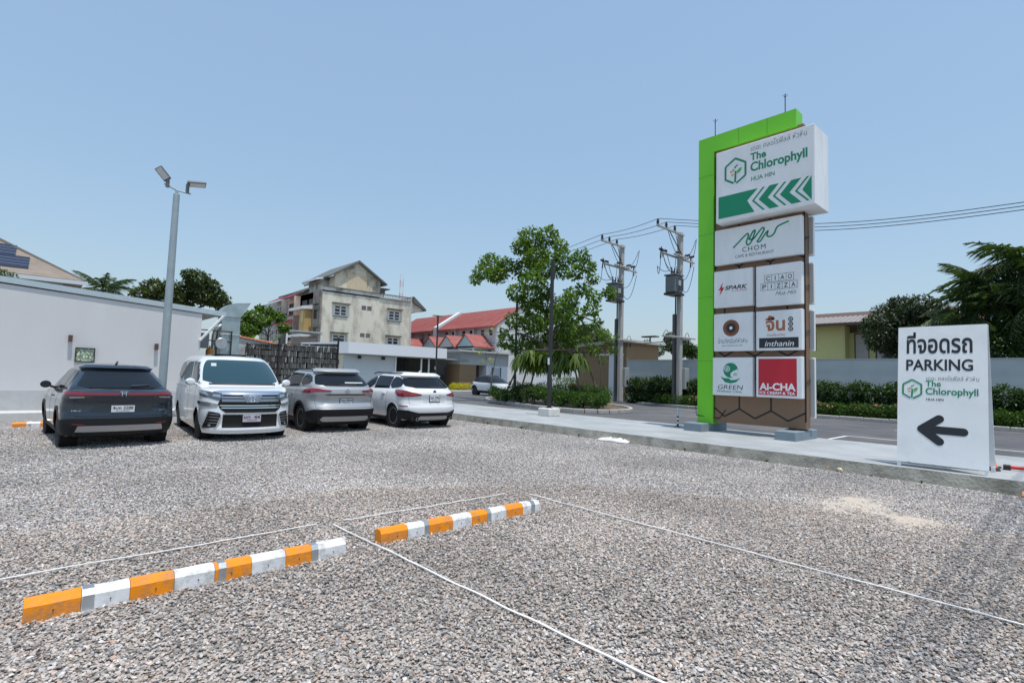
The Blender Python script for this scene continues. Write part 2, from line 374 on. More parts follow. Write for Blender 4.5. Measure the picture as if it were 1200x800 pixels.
# sandy patch spilled over the gravel
def sand():
    s = MB(); n = 40; cx, cy = 7.95, 1.85
    for j in range(n + 1):
        for i in range(n + 1):
            u, v = i / n * 2 - 1, j / n * 2 - 1; x = cx + u * 1.25; y = cy + v * 1.0
            # two overlapping lobes
            d1 = ((x - 8.25) / .85) ** 2 + ((y - 2.15) / .55) ** 2; d2 = ((x - 7.75) / .5) ** 2 + ((y - 1.45) / .42) ** 2; d3 = ((x - 7.6) / .35) ** 2 + ((y - 2.2) / .35) ** 2
            d = max(math.exp(-d1 * 1.3), math.exp(-d2 * 1.3) * .95, math.exp(-d3 * 1.5) * .8)
            nn = noise.noise(Vector((x * 3, y * 3, 1))) * .010 + noise.noise(Vector((x * 14, y * 14, 2))) * .009
            s.v.append((x, y, -0.006 + d * 0.0200 + nn * (d > .03)))
    for j in range(n):
        for i in range(n): a = j * (n + 1) + i; s.f.append((a, a + 1, a + n + 2, a + n + 1)); s.m.append(0)
    return s
sp = part('sand_patch', sand(), mat('sand', (0.57, 0.49, 0.40), 0.95, var=0.12, vscale=20, bump=0.6, bscale=220), smooth=60)
sp['kind'] = 'stuff'

# ---- sidewalk with thick curb face
sw = MB(); SX0, SX1, SZ = 11.42, 15.80, 0.165
ys = [-14 + i * 0.5 for i in range(int(54 / 0.5) + 1)]
def wob(y, k): return 0.018 * noise.noise(Vector((y * .7, k, 0))) + 0.006 * noise.noise(Vector((y * 5, k, 3)))
for y in ys:
    sw.v += [(SX0 - 0.38 + wob(y, 5) * 1.6, y, -0.03), (SX0 - 0.33 + wob(y, 1), y, 0.218 + wob(y, 9) * .4), (SX0 - .29 + wob(y, 1), y, 0.230), (SX0 + 0.06, y, 0.178), (SX1, y, SZ), (SX1, y, 0.0)]
for i in range(len(ys) - 1):
    for k in range(5): a = i * 6 + k; sw.f.append((a, a + 1, a + 7, a + 6)); sw.m.append(1 if k == 0 else 0)
e = (len(ys) - 1) * 6; sw.f += [tuple(range(6)), tuple(e + k for k in range(6))]; sw.m += [0, 0]
struct('sidewalk', sw, [M_conc, M_curb], smooth=30)

jt = MB()
for k in range(15): y = -5.6 + k * 2.75; jt.box(SX0 + .5, SX1 - .01, y, y + .012, SZ - .002, SZ + .004)
o = part('sidewalk_joint', jt, mat('joint_dark', (.17, .18, .18), .9)); o['kind'] = 'structure'
# ---- road between the sidewalk and the far kerb, and the car park beyond
rd = MB(); rd.add([(15.8, -60, 0.10), (27.1, -60, 0.10), (27.1, 14.2, 0.10), (27.9, 17.8, 0.10), (30.0, 21.0, 0.10), (46, 21.0, 0.10), (46, 40.3, 0.10), (34, 40.3, .10), (30, 40.3, .1), (30, 46, .1), (11.4, 46, .10), (11.4, 40.2, .10), (15.8, 40.2, .10)],
                  [tuple(range(13))])
struct('road', rd, M_asph)
ml = MB()
def line(x0, y0, x1, y1, w=.1, z=.104):
    d = Vector((x1 - x0, y1 - y0)).normalized(); n = Vector((-d.y, d.x)) * w / 2
    ml.add([(x0 + n.x, y0 + n.y, z), (x0 - n.x, y0 - n.y, z), (x1 - n.x, y1 - n.y, z), (x1 + n.x, y1 + n.y, z)], [(0, 1, 2, 3)])
line(16.25, -12, 16.25, 4.95); line(16.25, 13.2, 16.25, 22, .09)
line(18.1, -8, 18.1, 4.9, .1); line(22.4, 4.6, 22.4, 2.9); line(22.4, 1.2, 22.4, -2)
for y in (4.9, 2.3, -.3, -2.9): line(16.3, y, 18.05, y, .09)
struct('road_markings', ml, M_line)

scatter('gravel', wedge([(11.5, -2), (12.6, -2), (12.2, 8), (11.9, 16), (11.5, 16)], SZ + .004), 26, 0.005, 0.016, 11, rocks2)
scatter('gravel', wedge([(12.2, -2), (15.6, -2), (15.6, 16), (12.0, 16)], SZ + .001), 2.2, 0.004, 0.012, 12)
scatter('gravel', wedge([(-6, 19.62), (4.5, 19.62), (4.5, 20.1), (-6, 20.1)], .191), 18, 0.006, 0.016, 13, rocks2)
def weed(x, y, s, seed):
    rr = random.Random(seed); mb = MB()
    for k in range(22):
        a = rr.uniform(0, 6.28); l = s * rr.uniform(.5, 1); w_ = .004; dx, dy = math.cos(a), math.sin(a); lean = rr.uniform(.25, .9)
        mb.add([(-dy * w_, dx * w_, 0), (dy * w_, -dx * w_, 0), (dx * l * lean * .5 + dy * w_ * 1.4, dy * l * lean * .5 - dx * w_ * 1.4, l * .6), (dx * l * lean, dy * l * lean, l * .8), (dx * l * lean * .5 - dy * w_ * 1.4, dy * l * lean * .5 + dx * w_ * 1.4, l * .6)], [(0, 1, 2, 4), (4, 2, 3)])
    return mb.mesh('weed', fix=False)
M_weed = mat('weed_green', (.09, .13, .04), .8, island=.35)
wds = MB()
for k, (x, y, s) in enumerate([(11.02, 6.2, .10), (10.98, 9.3, .12), (11.03, 4.4, .08), (11.0, 11.6, .13), (10.97, 1.9, .09), (11.0, 13.2, .12), (10.95, 2.6, .06)]):
    me = weed(x, y, s, k); vs = [(v.co.x + x, v.co.y + y, v.co.z) for v in me.vertices]; wds.add(vs, [tuple(p.vertices) for p in me.polygons]); bpy.data.meshes.remove(me)
o = link('weeds', wds.mesh('weeds', fix=False), [M_weed]); o['kind'] = 'stuff'
# far kerb: separate stones
M_kerb = mat('kerb_stone', (0.44, 0.43, 0.40), 0.9, var=0.25, vscale=3, bump=0.4, dirt=(0.18, 0.16, 0.13), dscale=2.5, damt=0.6)
def kerb_path(parent_name, path, h, w, closed=False, seg=0.9, z0=0.08, gap=.012):
    """individual kerb stones along a path"""
    P = [Vector((*p, 0)) for p in path]
    if closed: P.append(P[0])
    out_ = []; carry = 0
    pts = [P[0]]
    tot = [0]
    for a, b in zip(P, P[1:]): tot.append(tot[-1] + (b - a).length)
    Lt = tot[-1]; n = max(1, round(Lt / seg))
    def at(s):
        for i in range(len(P) - 1):
            if s <= tot[i + 1] + 1e-6: return P[i].lerp(P[i + 1], (s - tot[i]) / (tot[i + 1] - tot[i]))
        return P[-1]
    for k in range(n):
        a = at(Lt * k / n + gap); b = at(Lt * (k + 1) / n - gap); d = b - a; c = (a + b) / 2; L2 = d.length / 2
        mb = MB(); j = random.uniform(-.006, .006)
        mb.bbox(-L2, L2, -w / 2, w / 2, 0, h + j, 0.022)
        out_.append((mb, c, math.atan2(d.y, d.x)))
    return out_
def ring_smooth(pts, it=2, closed=True):
    for _ in range(it):
        q = []; n = len(pts)
        for i in range(n if closed else n - 1):
            a, b = pts[i], pts[(i + 1) % n]
            q += [(a[0] * .75 + b[0] * .25, a[1] * .75 + b[1] * .25), (a[0] * .25 + b[0] * .75, a[1] * .25 + b[1] * .75)]
        if not closed: q = [pts[0]] + q + [pts[-1]]
        pts = q
    return pts
far = ring_smooth([(27.15, -14), (27.15, 0), (27.15, 12.5), (27.6, 16.5), (28.6, 19.6), (30, 21.1)], 2, False)
bed = MB(); bp = [(27.2, -14)] + [(x + .08, y) for x, y in far] + [(30, -14)]
bed.add([(x, y, 0.20) for x, y in bp], [tuple(range(len(bp)))]); fb = struct('roadside_planting_bed', bed, M_soil)
for mb, c, a in kerb_path('k', far, .16, .14, seg=.95):
    part('kerb_stone', mb, M_kerb, fb, loc=(c.x, c.y, .095), rz=a)
isl = ring_smooth([(20.9, 25.6), (19.2, 23.0), (17.9, 19.0), (17.3, 15.9), (17.7, 14.3), (19.4, 13.8), (21.2, 14.6), (22.9, 16.6), (24.0, 19.6), (23.4, 23.5), (22.2, 25.8)], 2)
ib = MB(); ib.add([(x, y, 0.22) for x, y in isl], [tuple(range(len(isl)))]); island = struct('planting_island', ib, M_soil)
for mb, c, a in kerb_path('k', isl, .19, .16, seg=.55, closed=True):
    part('kerb_stone', mb, M_kerb, island, loc=(c.x, c.y, .095), rz=a)

# concrete apron in front of the left building
ap = MB(); ap.bbox(-24, 5.2, 19.6, 20.9, -0.05, 0.19, 0.012); struct('apron', ap, mat('apron_concrete', (0.55, 0.55, 0.53), .85, var=.08, bump=.2))
# forecourt of the restaurant
fc = MB(); fc.box(11.4, 29.6, 36.9, 46, -0.05, 0.20); struct('forecourt', fc, M_conc)
# ================================================================== THINGS ON THE LOT
M_or = mat('orange_paint', (0.90, 0.285, 0.006), 0.55, spec=.3, var=0.06, vscale=10, dirt=(0.40, 0.22, 0.11), dscale=11, damt=0.8, bump=.12, bscale=50)
M_wp = mat('white_paint', (0.76, 0.77, 0.78), 0.55, var=0.05, vscale=10, dirt=(0.36, 0.33, 0.29), dscale=11, damt=0.75, bump=.12, bscale=50)
M_galv = mat('galvanised_steel', (0.46, 0.49, 0.50), 0.38, 0.75, var=0.15, vscale=9, bump=.05)
M_blk = mat('black_metal', (0.018, 0.018, 0.020), 0.45, 0.0)
M_wht = mat('white_enamel', (0.80, 0.81, 0.82), 0.4, var=.03, dirt=(.58, .57, .54), dscale=1.6, damt=.45, stretch=(1, 1, .3))
M_dirtyplastic = mat('rubber_plug', (0.03, 0.025, 0.02), 0.8)

def stop_prof(w=.125, h=.125, zb=-.03):
    return [(-w / 2, zb), (w / 2, zb), (w / 2 - .004, h - .034), (w / 2 - .030, h), (-w / 2 + .030, h), (-w / 2 + .004, h - .034)]
def wheel_stop(label, y, segs, brackets, group, cy_rot=0, x0=None):
    L0 = segs[0][0]; t = thing('wheel_stop', label, 'wheel stop', (L0, y, 0), cy_rot, group)
    for a, b, col in segs:
        mb = MB(); pf = stop_prof(); n = 5
        base = len(mb.v)
        for i in range(n + 1):
            x = a - L0 + .0015 + (b - a - .003) * i / n
            for k, (yy, zz) in enumerate(pf):
                j = .0022 * noise.noise(Vector((x * 9 + y, yy * 20, zz * 20 + k)))
                mb.v.append((x, yy + j, zz + j))
        for i in range(n):
            for k in range(6): mb.f.append((i * 6 + k, i * 6 + (k + 1) % 6, (i + 1) * 6 + (k + 1) % 6, (i + 1) * 6 + k)); mb.m.append(0)
        mb.f += [tuple(range(6)), tuple(n * 6 + k for k in range(6))]; mb.m += [0, 0]
        part('block', mb, M_or if col == 'o' else M_wp, t)
        if b - a > .15:
            pl = MB(); xm = (a + b) / 2 - L0 + random.uniform(-.03, .03)
            pl.lathe([(.0, -.066), (.004, -.0655), (.004, -.060)], (xm, 0, .05), 8, 'y'); part('bolt_hole', pl, M_dirtyplastic, t)
    for a, b in brackets:
        mb = MB(); o = [(p * 1.03, q + (.003 if q > 0 else 0)) for p, q in stop_prof(.131, .127)]
        i_ = stop_prof(.126, .1255)
        for xx in (a - L0, b - L0): pass
        mb.prism([(p, q) for p, q in o], a - L0, b - L0, 'x')
        mb.box(a - L0 - .01, b - L0 + .012, -.115, -.066, .002, .007)
        part('bracket', mb, M_galv, t)
    return t
GW = 'wheel stops at the foot of the marked bays'
wheel_stop('orange and white wheel stop with three steel straps, nearest to the camera at lower left', 4.36,
    [(.04, .31, 'o'), (.31, .56, 'w'), (.56, .81, 'o'), (.81, 1.06, 'w'), (1.06, 1.31, 'o'), (1.31, 1.56, 'w'), (1.56, 1.79, 'o'), (1.79, 2.06, 'w')],
    [(.315, .375), (1.085, 1.135), (1.765, 1.82)], GW)
wheel_stop('orange and white wheel stop in the middle of the lot, farther from the camera', 4.42,
    [(2.42, 2.70, 'o'), (2.70, 2.94, 'w'), (2.94, 3.22, 'o'), (3.22, 3.46, 'w'), (3.46, 3.68, 'o'), (3.68, 3.94, 'w'), (3.94, 4.19, 'o'), (4.19, 4.46, 'w')],
    [(2.885, 2.94), (3.67, 3.72), (4.32, 4.375)], GW, R(-.4))
wheel_stop('orange and white wheel stop half hidden behind the dark car', 17.3,
    [(-.33, -.08, 'o'), (-.08, .17, 'w'), (.17, .42, 'o'), (.42, .67, 'w'), (.67, .92, 'o'), (.92, 1.17, 'w'), (1.17, 1.42, 'o'), (1.42, 1.67, 'w')],
    [(-.04, .01), (.67, .72), (1.4, 1.45)], GW)

M_rope = mat('white_rope', (0.80, 0.79, 0.77), 0.8)
def rope(label, a, b, z=.026, r=.0075, wig=.006, seg=40):
    pts = []
    for i in range(seg + 1):
        t = i / seg; x = a[0] + (b[0] - a[0]) * t; y = a[1] + (b[1] - a[1]) * t
        w = noise.noise(Vector((t * 9, a[0], a[1]))) * wig
        zz = z + .008 * noise.noise(Vector((t * 14, 3, a[0])))
        pts.append((x + w * (b[1] != a[1]), y + w * (abs(b[0] - a[0]) > .5), zz))
    mb = MB().tube(pts, r, 6); o = part('marking_rope', mb, M_rope, smooth=60)
    tag(o, label, 'rope', 'white ropes that mark the parking bays'); return o
rope('thin white rope behind the nearest wheel stop, running left out of frame', (-1.6, 5.17), (2.18, 5.24), r=.006)
rope('thin white rope behind the middle wheel stop', (2.46, 5.22), (4.66, 5.19), r=.0055)
rope('thin white rope between the two wheel stops, running down to the bottom edge', (2.31, 5.14), (2.49, 1.0), r=.0075, wig=.006)
rope('thin white rope right of the wheel stops, running to the right edge', (4.92, 5.0), (4.94, -.2), r=.0065, wig=.008, z=.026)

# ---- pale rubble and orange stone by the kerb
def chunk(seed, sx, sy, sz, n=14):
    rr = random.Random(seed); bm = bmesh.new()
    for k in range(n):
        v = Vector((rr.gauss(0, 1), rr.gauss(0, 1), rr.gauss(0, 1))).normalized(); bm.verts.new((v.x * sx * rr.uniform(.8, 1), v.y * sy * rr.uniform(.8, 1), v.z * sz))
    bmesh.ops.convex_hull(bm, input=bm.verts); bmesh.ops.delete(bm, geom=[v for v in bm.verts if not v.link_faces], context='VERTS')
    me = bpy.data.meshes.new('chunk'); bm.to_mesh(me); bm.free(); return me
bag = MB()
for j in range(13):
    for i in range(21):
        u, v = i / 20 * 2 - 1, j / 12 * 2 - 1; d = max(0, 1 - u * u - v * v * .9)
        bag.v.append((u * .19 + .02 * noise.noise(Vector((u * 3, v * 3, 0))), v * .46 + .04 * noise.noise(Vector((u * 3, v * 3, 5))), .012 + .06 * d ** .5 + .07 * noise.noise(Vector((u * 4, v * 7, 7))) * d ** .5))
for j in range(12):
    for i in range(20): a = j * 21 + i; bag.f.append((a, a + 1, a + 22, a + 21)); bag.m.append(0)
o = part('plastic_sack', bag, mat('sack_white', (.66, .65, .62), .6, var=.12, vscale=8), smooth=70, loc=(11.02, 8.15, 0.01), rz=.06)
tag(o, 'crumpled flat white sack lying against the kerb left of the tall sign', 'sack')
M_ors = mat('laterite', (0.62, 0.30, 0.16), .9, var=.2, vscale=20)
M_pale = mat('pale_stone', (0.66, 0.52, 0.38), .9, var=.2, vscale=20)
for (x, y, s, m, lab) in ((11.12, 3.30, .09, M_ors, 'orange brick fragment lying at the kerb below the tall sign'), (11.05, 3.10, .06, M_pale, 'small cream stone right of the orange brick fragment at the kerb'),
                          (10.95, .62, .10, M_ors, 'orange brick fragment at the kerb right of the parking board')):
    o = link('stone', chunk(int(x * 100 + y * 10), s, s * 1.2, s * .7), [m], loc=(x, y, .04)); tag(o, lab, 'stone')
splash = MB()
for k in range(26):
    y = random.choice([random.uniform(5.6, 7.2), random.uniform(13.4, 14.0), random.uniform(.2, 6)]); x = 11.28 - random.random() * .05
    pass

# ================================================================== TALL PYLON SIGN
M_green = mat('green_cladding', (0.16, 0.58, 0.02), 0.42, var=.03, vscale=1.5)
M_brown = mat('brown_cladding', (0.21, 0.125, 0.075), 0.6, var=.06, vscale=1.5)
M_groove = mat('groove_black', (0.012, 0.011, 0.010), 0.6)
M_face = mat('lightbox_face', (0.78, 0.80, 0.81), 0.32, var=.03, vscale=1.3, dirt=(.60, .61, .60), dscale=1.4, damt=.4, stretch=(1, 1, .4))
M_block = mat('painted_footing', (0.20, 0.255, 0.29), 0.75, var=.08, vscale=3, bump=.15)
M_slab = M_wht
C_dg = mat('print_green', (0.0, 0.235, 0.115), 0.45); C_lg = mat('print_leaf_green', (0.10, 0.42, 0.08), 0.45)
C_bk = mat('print_black', (0.018, 0.02, 0.024), 0.45); C_rd = mat('print_red', (0.52, 0.012, 0.03), 0.45)
C_gy = mat('print_grey', (0.20, 0.22, 0.23), 0.45); C_or = mat('print_orange', (0.75, 0.22, 0.05), 0.45)
C_br = mat('print_brown', (0.16, 0.055, 0.028), 0.45); C_cp = mat('print_copper', (0.40, 0.13, 0.055), 0.45)
C_w = mat('print_white', (0.82, 0.83, 0.84), 0.45); C_st = mat('print_steel', (.42, .47, .50), .45)
PX = 14.70                                              # front plane of the board (faces -x)
pyl = thing('pylon_sign', 'tall shopping centre sign with a green frame and stacked white light boxes on the sidewalk', 'sign', (14.87, 6.3, SZ))
OX, OY, OZ = 14.87, 6.3, SZ
def W(mb):                                              # world coords -> local to the pylon
    mb.v = [(x - OX, y - OY, z - OZ) for x, y, z in mb.v]; return mb
b = MB(); b.box(14.72, 15.04, 4.90, 7.37, .44, 8.55); part('board', W(b), M_brown, pyl)
b = MB()
# green frame: one upright and the top beam, as one folded cladding
b.prism([(7.36, .37), (7.84, .37), (7.84, 8.99), (5.05, 8.99), (5.05, 8.50), (7.36, 8.50)], 14.64, 15.10, 'x'); part('frame', W(b), M_green, pyl)
for z_ in (2.2, 4.1, 6.0, 7.8):
    b = MB(); b.box(14.6375, 14.6395, 7.362, 7.838, z_, z_ + .008); part('panel_seam', W(b), mat('seam_green', (.05, .20, .01), .6), pyl)
for y_ in (6.6, 5.8):
    b = MB(); b.box(14.6375, 14.6395, y_, y_ + .008, 8.502, 8.988); part('panel_seam', W(b), mat('seam_green', (.05, .20, .01)), pyl)
for k, (y0, y1) in enumerate(((7.40, 7.95), (4.92, 5.42))):
    b = MB(); b.bbox(14.05, 15.62, y0, y1, SZ + .001, SZ + .235, .012); part('footing', W(b), M_block, pyl)
    b = MB(); yc = (y0 + y1) / 2 - (.0 if k else .05)
    b.box(14.76, 15.0, yc - .16, yc + .16, SZ + .237, .437); b.box(14.68, 15.08, yc - .2, yc + .2, SZ + .236, SZ + .252); part('base_plate', W(b), M_blk, pyl)
# honeycomb grooves over the lower board and between the boxes
hx = MB()
def hexline(y0, z0, y1, z1, t=.045):
    if max(z0, z1) > 8.5 or min(z0, z1) < .44: return
    y0 = min(max(y0, 4.9), 7.36); y1 = min(max(y1, 4.9), 7.36)
    m_ = MB(); stroke(m_, [(y0, z0), (y1, z1)], t, .004); hx.add([(14.718 - .002, u, v) for u, v, w in m_.v], m_.f)
aa = .86
for row in range(-1, 12):
    for c_ in range(-1, 5):
        y = 7.05 - c_ * aa + (aa / 2 if row % 2 else 0); z = .62 + row * .86
        hexline(y, z, y - aa / 2, z + .24); hexline(y, z, y + aa / 2, z + .24); hexline(y + aa / 2, z + .24, y + aa / 2, z + .86)
part('honeycomb_groove', W(hx), M_groove, pyl)
for (yy, zb, zt) in ((7.43, 8.99, 9.62), (5.41, 8.99, 9.62)):
    b = MB(); b.tube([(14.87, yy, zb), (14.87, yy, zt)], .013, 6)
    for a in range(4): b.tube([(14.87, yy, zt - .10), (14.87 + .07 * math.cos(a * 1.57 + .6), yy + .07 * math.sin(a * 1.57 + .6), zt - .02)], .006, 4)
    part('lightning_rod', W(b), M_blk, pyl)
def sign_box(y0, y1, z0, z1, x0=14.54, x1=14.715, label=None, rim=.035, slab=None, name='sign_box'):
    """y0 > y1 (left to right); returns (part, placer) where placer puts (u, v) print on the face"""
    b = MB(); b.bbox(x0, x1, y1, y0, z0, z1, .012); p = part(name, W(b), M_slab, pyl, label=label)
    for cy_, cz_ in ((y1 + .018, z0 + .018), (y0 - .018, z0 + .018), (y1 + .018, z1 - .018), (y0 - .018, z1 - .018)):
        pass
    f = MB(); f.box(x0 - .004, x0 + .01, y1 + rim, y0 - rim, z0 + rim, z1 - rim); part('face', W(f), slab or M_face, p)
    def put(mb, m, nm='lettering'):
        onto(mb, (x0 - .004, y0 - rim, z0 + rim), (0, -1, 0), (0, 0, 1), (-1, 0, 0)); return part(nm, W(mb), m, p)
    return p, put, (y0 - y1 - 2 * rim), (z1 - z0 - 2 * rim)

def logo(put, cx, cy, s):
    """hexagon badge with a seedling; s = half width"""
    hexp = [(cx + s * 1.0 * math.cos(R(90 + 60 * k)) * 1.0, cy + s * 1.12 * math.sin(R(90 + 60 * k))) for k in range(6)]
    h = MB(); pts = [hexp[k % 6] for k in range(6)]
    ring = []
    for k in range(6):
        a, b_, c_ = Vector(pts[k - 1]), Vector(pts[k]), Vector(pts[(k + 1) % 6])
        for t in (.18, .09, 0): ring.append(tuple(b_.lerp(a, t)) if t else tuple(b_.lerp(a, .03).lerp(b_.lerp(c_, .03), .5)))
        for t in (.09, .18): ring.append(tuple(b_.lerp(c_, t)))
    open_ = ring[18:] + ring[:16]                        # gap at the lower left
    stroke(h, open_, s * .17, .005); stroke(h, [(cx - s * .02, cy - s * .98), (cx + .02 * s, cy + s * .02)], s * .16, .006); put(h, C_dg, 'emblem')
    def leaf(x, y, a, l, w, m):
        L_ = MB(); ca, sa = math.cos(R(a)), math.sin(R(a))
        pl = [(0, 0), (.25, .8), (.6, 1), (.9, .45), (1, 0), (.75, -.55), (.35, -.75)]
        flat(L_, [(x + (p * l) * ca - (q * w) * sa, y + (p * l) * sa + (q * w) * ca) for p, q in pl], .007); put(L_, m, 'emblem')
    leaf(cx + s * .12, cy - s * .25, 45, s * .62, s * .17, C_lg)
    leaf(cx - s * .05, cy + s * .2, 75, s * .28, s * .08, C_dg); leaf(cx - s * .1, cy + s * .0, 120, s * .28, s * .08, C_lg)
    leaf(cx - s * .22, cy - s * .05, 150, s * .3, s * .09, C_or); leaf(cx - s * .12, cy - s * .3, 170, s * .26, s * .08, C_or)
    leaf(cx + s * .06, cy + s * .35, 50, s * .24, s * .07, C_dg)

# big box
p, put, w, h = sign_box(7.09, 4.48, 6.15, 8.24, 14.25, 15.27, 'large white light box at the top with green arrows', .04)
logo(put, .53, 1.36, .33)
put(text_mb('The', .95, 1.53, h=.21, w=.42, bold=.03), C_dg); put(text_mb('Chlorophyll', .95, 1.14, w=1.45, h=.34, bold=.03), C_dg)
put(text_mb('HUA HIN', .97, .95, w=.62, h=.125, bold=.012), C_dg)
put(text_mb('เดอะ คลอโรฟิลล์ หัวหิน', .97, 1.80, w=1.42, h=.17, bold=-.004), C_gy)
b = MB(); zt, zb_ = .71, .075
def chev(x):                                            # chevrons are the white gaps in the green band
    return [(x, (zt + zb_) / 2), (x + .30, zt), (x + .42, zt), (x + .12, (zt + zb_) / 2), (x + .42, zb_), (x + .30, zb_)]
flat(b, [(.04, zb_), (1.06, zb_), (.86, (zt + zb_) / 2 + .04), (1.15, zt), (.04, zt)], .004)
x = .86; zm = (zt + zb_) / 2
def green_chev(b, xa, wd, clip=None):
    pl = [(xa, zm), (xa + .29, zt), (xa + .29 + wd, zt), (xa + wd, zm), (xa + .29 + wd, zb_), (xa + .29, zb_)]
    for half in ([pl[0], pl[1], pl[2], pl[3]], [pl[0], pl[3], pl[4], pl[5]]):
        flat(b, half, .004)
for k in range(3):
    green_chev(b, .86 + .13 + k * .55, .06)
    if k < 2: green_chev(b, .86 + .13 + .06 + .12 + k * .55, .24)
xx = .86 + .13 + .06 + .12 + 2 * .55
flat(b, [(xx, zm), (min(xx + .29, 2.49), zt), (2.49, zt), (2.49, zb_), (min(xx + .29, 2.49), zb_)], .004)
b.v = [(u, v, w_) for u, v, w_ in b.v]; put(b, C_dg, 'arrow_band')
# cafe box
p, put, w, h = sign_box(7.27, 4.90, 4.99, 6.03, label='wide white light box with a green brush signature above black letters')
sg = MB(); S = [(.52, .43), (.66, .55), (.80, .68), (.93, .77), (.95, .69), (.90, .55), (.93, .45), (1.02, .50), (1.10, .68), (1.14, .82), (1.08, .80), (1.00, .66), (.98, .60), (1.10, .60), (1.22, .74), (1.34, .86), (1.38, .80), (1.28, .62), (1.20, .50), (1.28, .50), (1.40, .66), (1.48, .74), (1.46, .62), (1.54, .58), (1.64, .64), (1.72, .80), (1.84, .86), (2.02, .91)]
def spline(P, n=5):
    o = []
    for i in range(len(P) - 1):
        p0, p1, p2, p3 = [Vector(P[max(0, min(len(P) - 1, i + k))]) for k in (-1, 0, 1, 2)]
        for j in range(n):
            t = j / n; o.append(tuple(.5 * ((2 * p1) + (p2 - p0) * t + (2 * p0 - 5 * p1 + 4 * p2 - p3) * t * t + (3 * p1 - p0 - 3 * p2 + p3) * t ** 3)))
    return o + [tuple(P[-1])]
stroke(sg, spline([(a, b_ - .02) for a, b_ in S], 6), .045, .004); put(sg, C_dg)
put(text_mb('CHOM', .78, .245, w=.64, h=.135, bold=.0, space=1.25), C_bk)
put(text_mb('CAFE & RESTAURANT', .58, .10, w=1.06, h=.085, bold=-.008), C_bk)
# row of two
p, put, w, h = sign_box(7.29, 6.17, 3.74, 4.81, label='white light box with a red flash and slanted black letters')
f = MB(); flat(f, [(.14, .52), (.24, .70), (.21, .54), (.29, .55), (.14, .32), (.18, .48), (.10, .47)], .004); put(f, C_rd, 'emblem')
put(text_mb('SPARK', .30, .46, w=.64, h=.12, bold=.022, shear=.25), C_bk); put(text_mb('EV CHARGING', .50, .40, w=.44, h=.035), C_rd)
p, put, w, h = sign_box(6.08, 4.91, 3.68, 4.80, label='white light box with black tile letters in two rows')
for row, (txt, x0, zz, n) in enumerate((('CIAO', .20, .62, 4), ('PIZZA', .10, .40, 5))):
    for k, ch in enumerate(txt):
        ww = .185; q = MB(); stroke(q, [(x0 + k * ww, zz), (x0 + k * ww + ww, zz), (x0 + k * ww + ww, zz + .19), (x0 + k * ww, zz + .19)], .008, .004, closed=True); put(q, C_bk, 'tile_outline')
        cw = .02 if ch == 'I' else .10
        put(text_mb(ch, x0 + k * ww + (ww - cw) / 2, zz + .035, w=cw, h=.12, bold=.01), C_bk)
put(text_mb('Hua Hin', .48, .24, w=.52, h=.11, shear=.5, bold=-.01), C_bk)
# next row
p, put, w, h = sign_box(7.29, 6.17, 2.48, 3.56, label='white light box with a round dark brown ring')
q = MB(); flat(q, circ(.48, .62, .235, 48), .004); put(q, C_br, 'emblem')
for r_, c_ in ((.175, C_cp),):
    q = MB()
    for k in range(28):
        a = 2 * math.pi * k / 28; stroke(q, [(.48 + r_ * math.cos(a), .62 + r_ * math.sin(a)), (.48 + .225 * math.cos(a + .06), .62 + .225 * math.sin(a + .06))], .014, .006)
    put(q, c_, 'emblem')
q = MB(); flat(q, circ(.48, .62, .13, 32), .007); put(q, C_bk, 'emblem')
q = MB(); flat(q, circ(.48, .62, .045, 20), .009); put(q, C_w, 'emblem')
put(text_mb('บ้านทัศนันท์หัวหิน', .10, .19, w=.84, h=.15, bold=.0), C_gy); put(text_mb('BAAN TASSANAN HUA HIN', .22, .10, w=.58, h=.04), C_gy)
p, put, w, h = sign_box(6.08, 4.91, 2.48, 3.55, label='white light box with copper Thai letters above a black strip')
put(text_mb('จี้น', .22, .48, w=.50, h=.42, bold=.03), C_cp)
for k in range(3):
    q = MB(); flat(q, circ(.86, .78 - k * .13, .062, 20), .004); put(q, C_bk, 'emblem'); q = MB(); stroke(q, circ(.86, .78 - k * .13, .03, 14), .012, .006, closed=True); put(q, C_w, 'emblem')
put(text_mb('ก๋วยเตี๋ยวหัวหิน', .26, .345, w=.46, h=.07), C_cp)
q = MB(); flat(q, [(.05, .03), (1.05, .03), (1.05, .30), (.05, .30)], .004); put(q, C_bk, 'black_strip')
put(onto(text_mb('inthanin', .20, .07, w=.74, h=.15, shear=.25, bold=.004), (0, 0, .003), (1, 0, 0), (0, 1, 0), (0, 0, 1)), C_w)
# bottom row
p, put, w, h = sign_box(7.32, 6.18, 1.22, 2.30, label='white light box with a green globe held by a hand')
q = MB(); flat(q, circ(.50, .68, .21, 40), .004); put(q, C_dg, 'emblem')
q = MB(); flat(q, [(.50, .50), (.62, .47), (.71, .60), (.70, .72), (.58, .66), (.50, .60)], .006); put(q, M_face, 'emblem')
q = MB(); stroke(q, circ(.40, .72, .075, 20), .018, .007, closed=True); stroke(q, [(.40, .67), (.40, .77)], .025, .007); stroke(q, [(.35, .72), (.45, .72)], .025, .007); put(q, C_w, 'emblem')
for k, hh in enumerate((.05, .09, .07)): q = MB(); q.add([(.58 + k * .035, .53, .008), (.60 + k * .035, .53, .008), (.60 + k * .035, .53 + hh, .008), (.58 + k * .035, .53 + hh, .008)], [(0, 1, 2, 3)]); put(q, C_lg, 'emblem')
q = MB(); flat(q, [(.20, .50), (.30, .46), (.44, .45), (.52, .40), (.66, .42), (.78, .48), (.66, .35), (.50, .31), (.34, .34)], .004); put(q, C_dg, 'emblem')
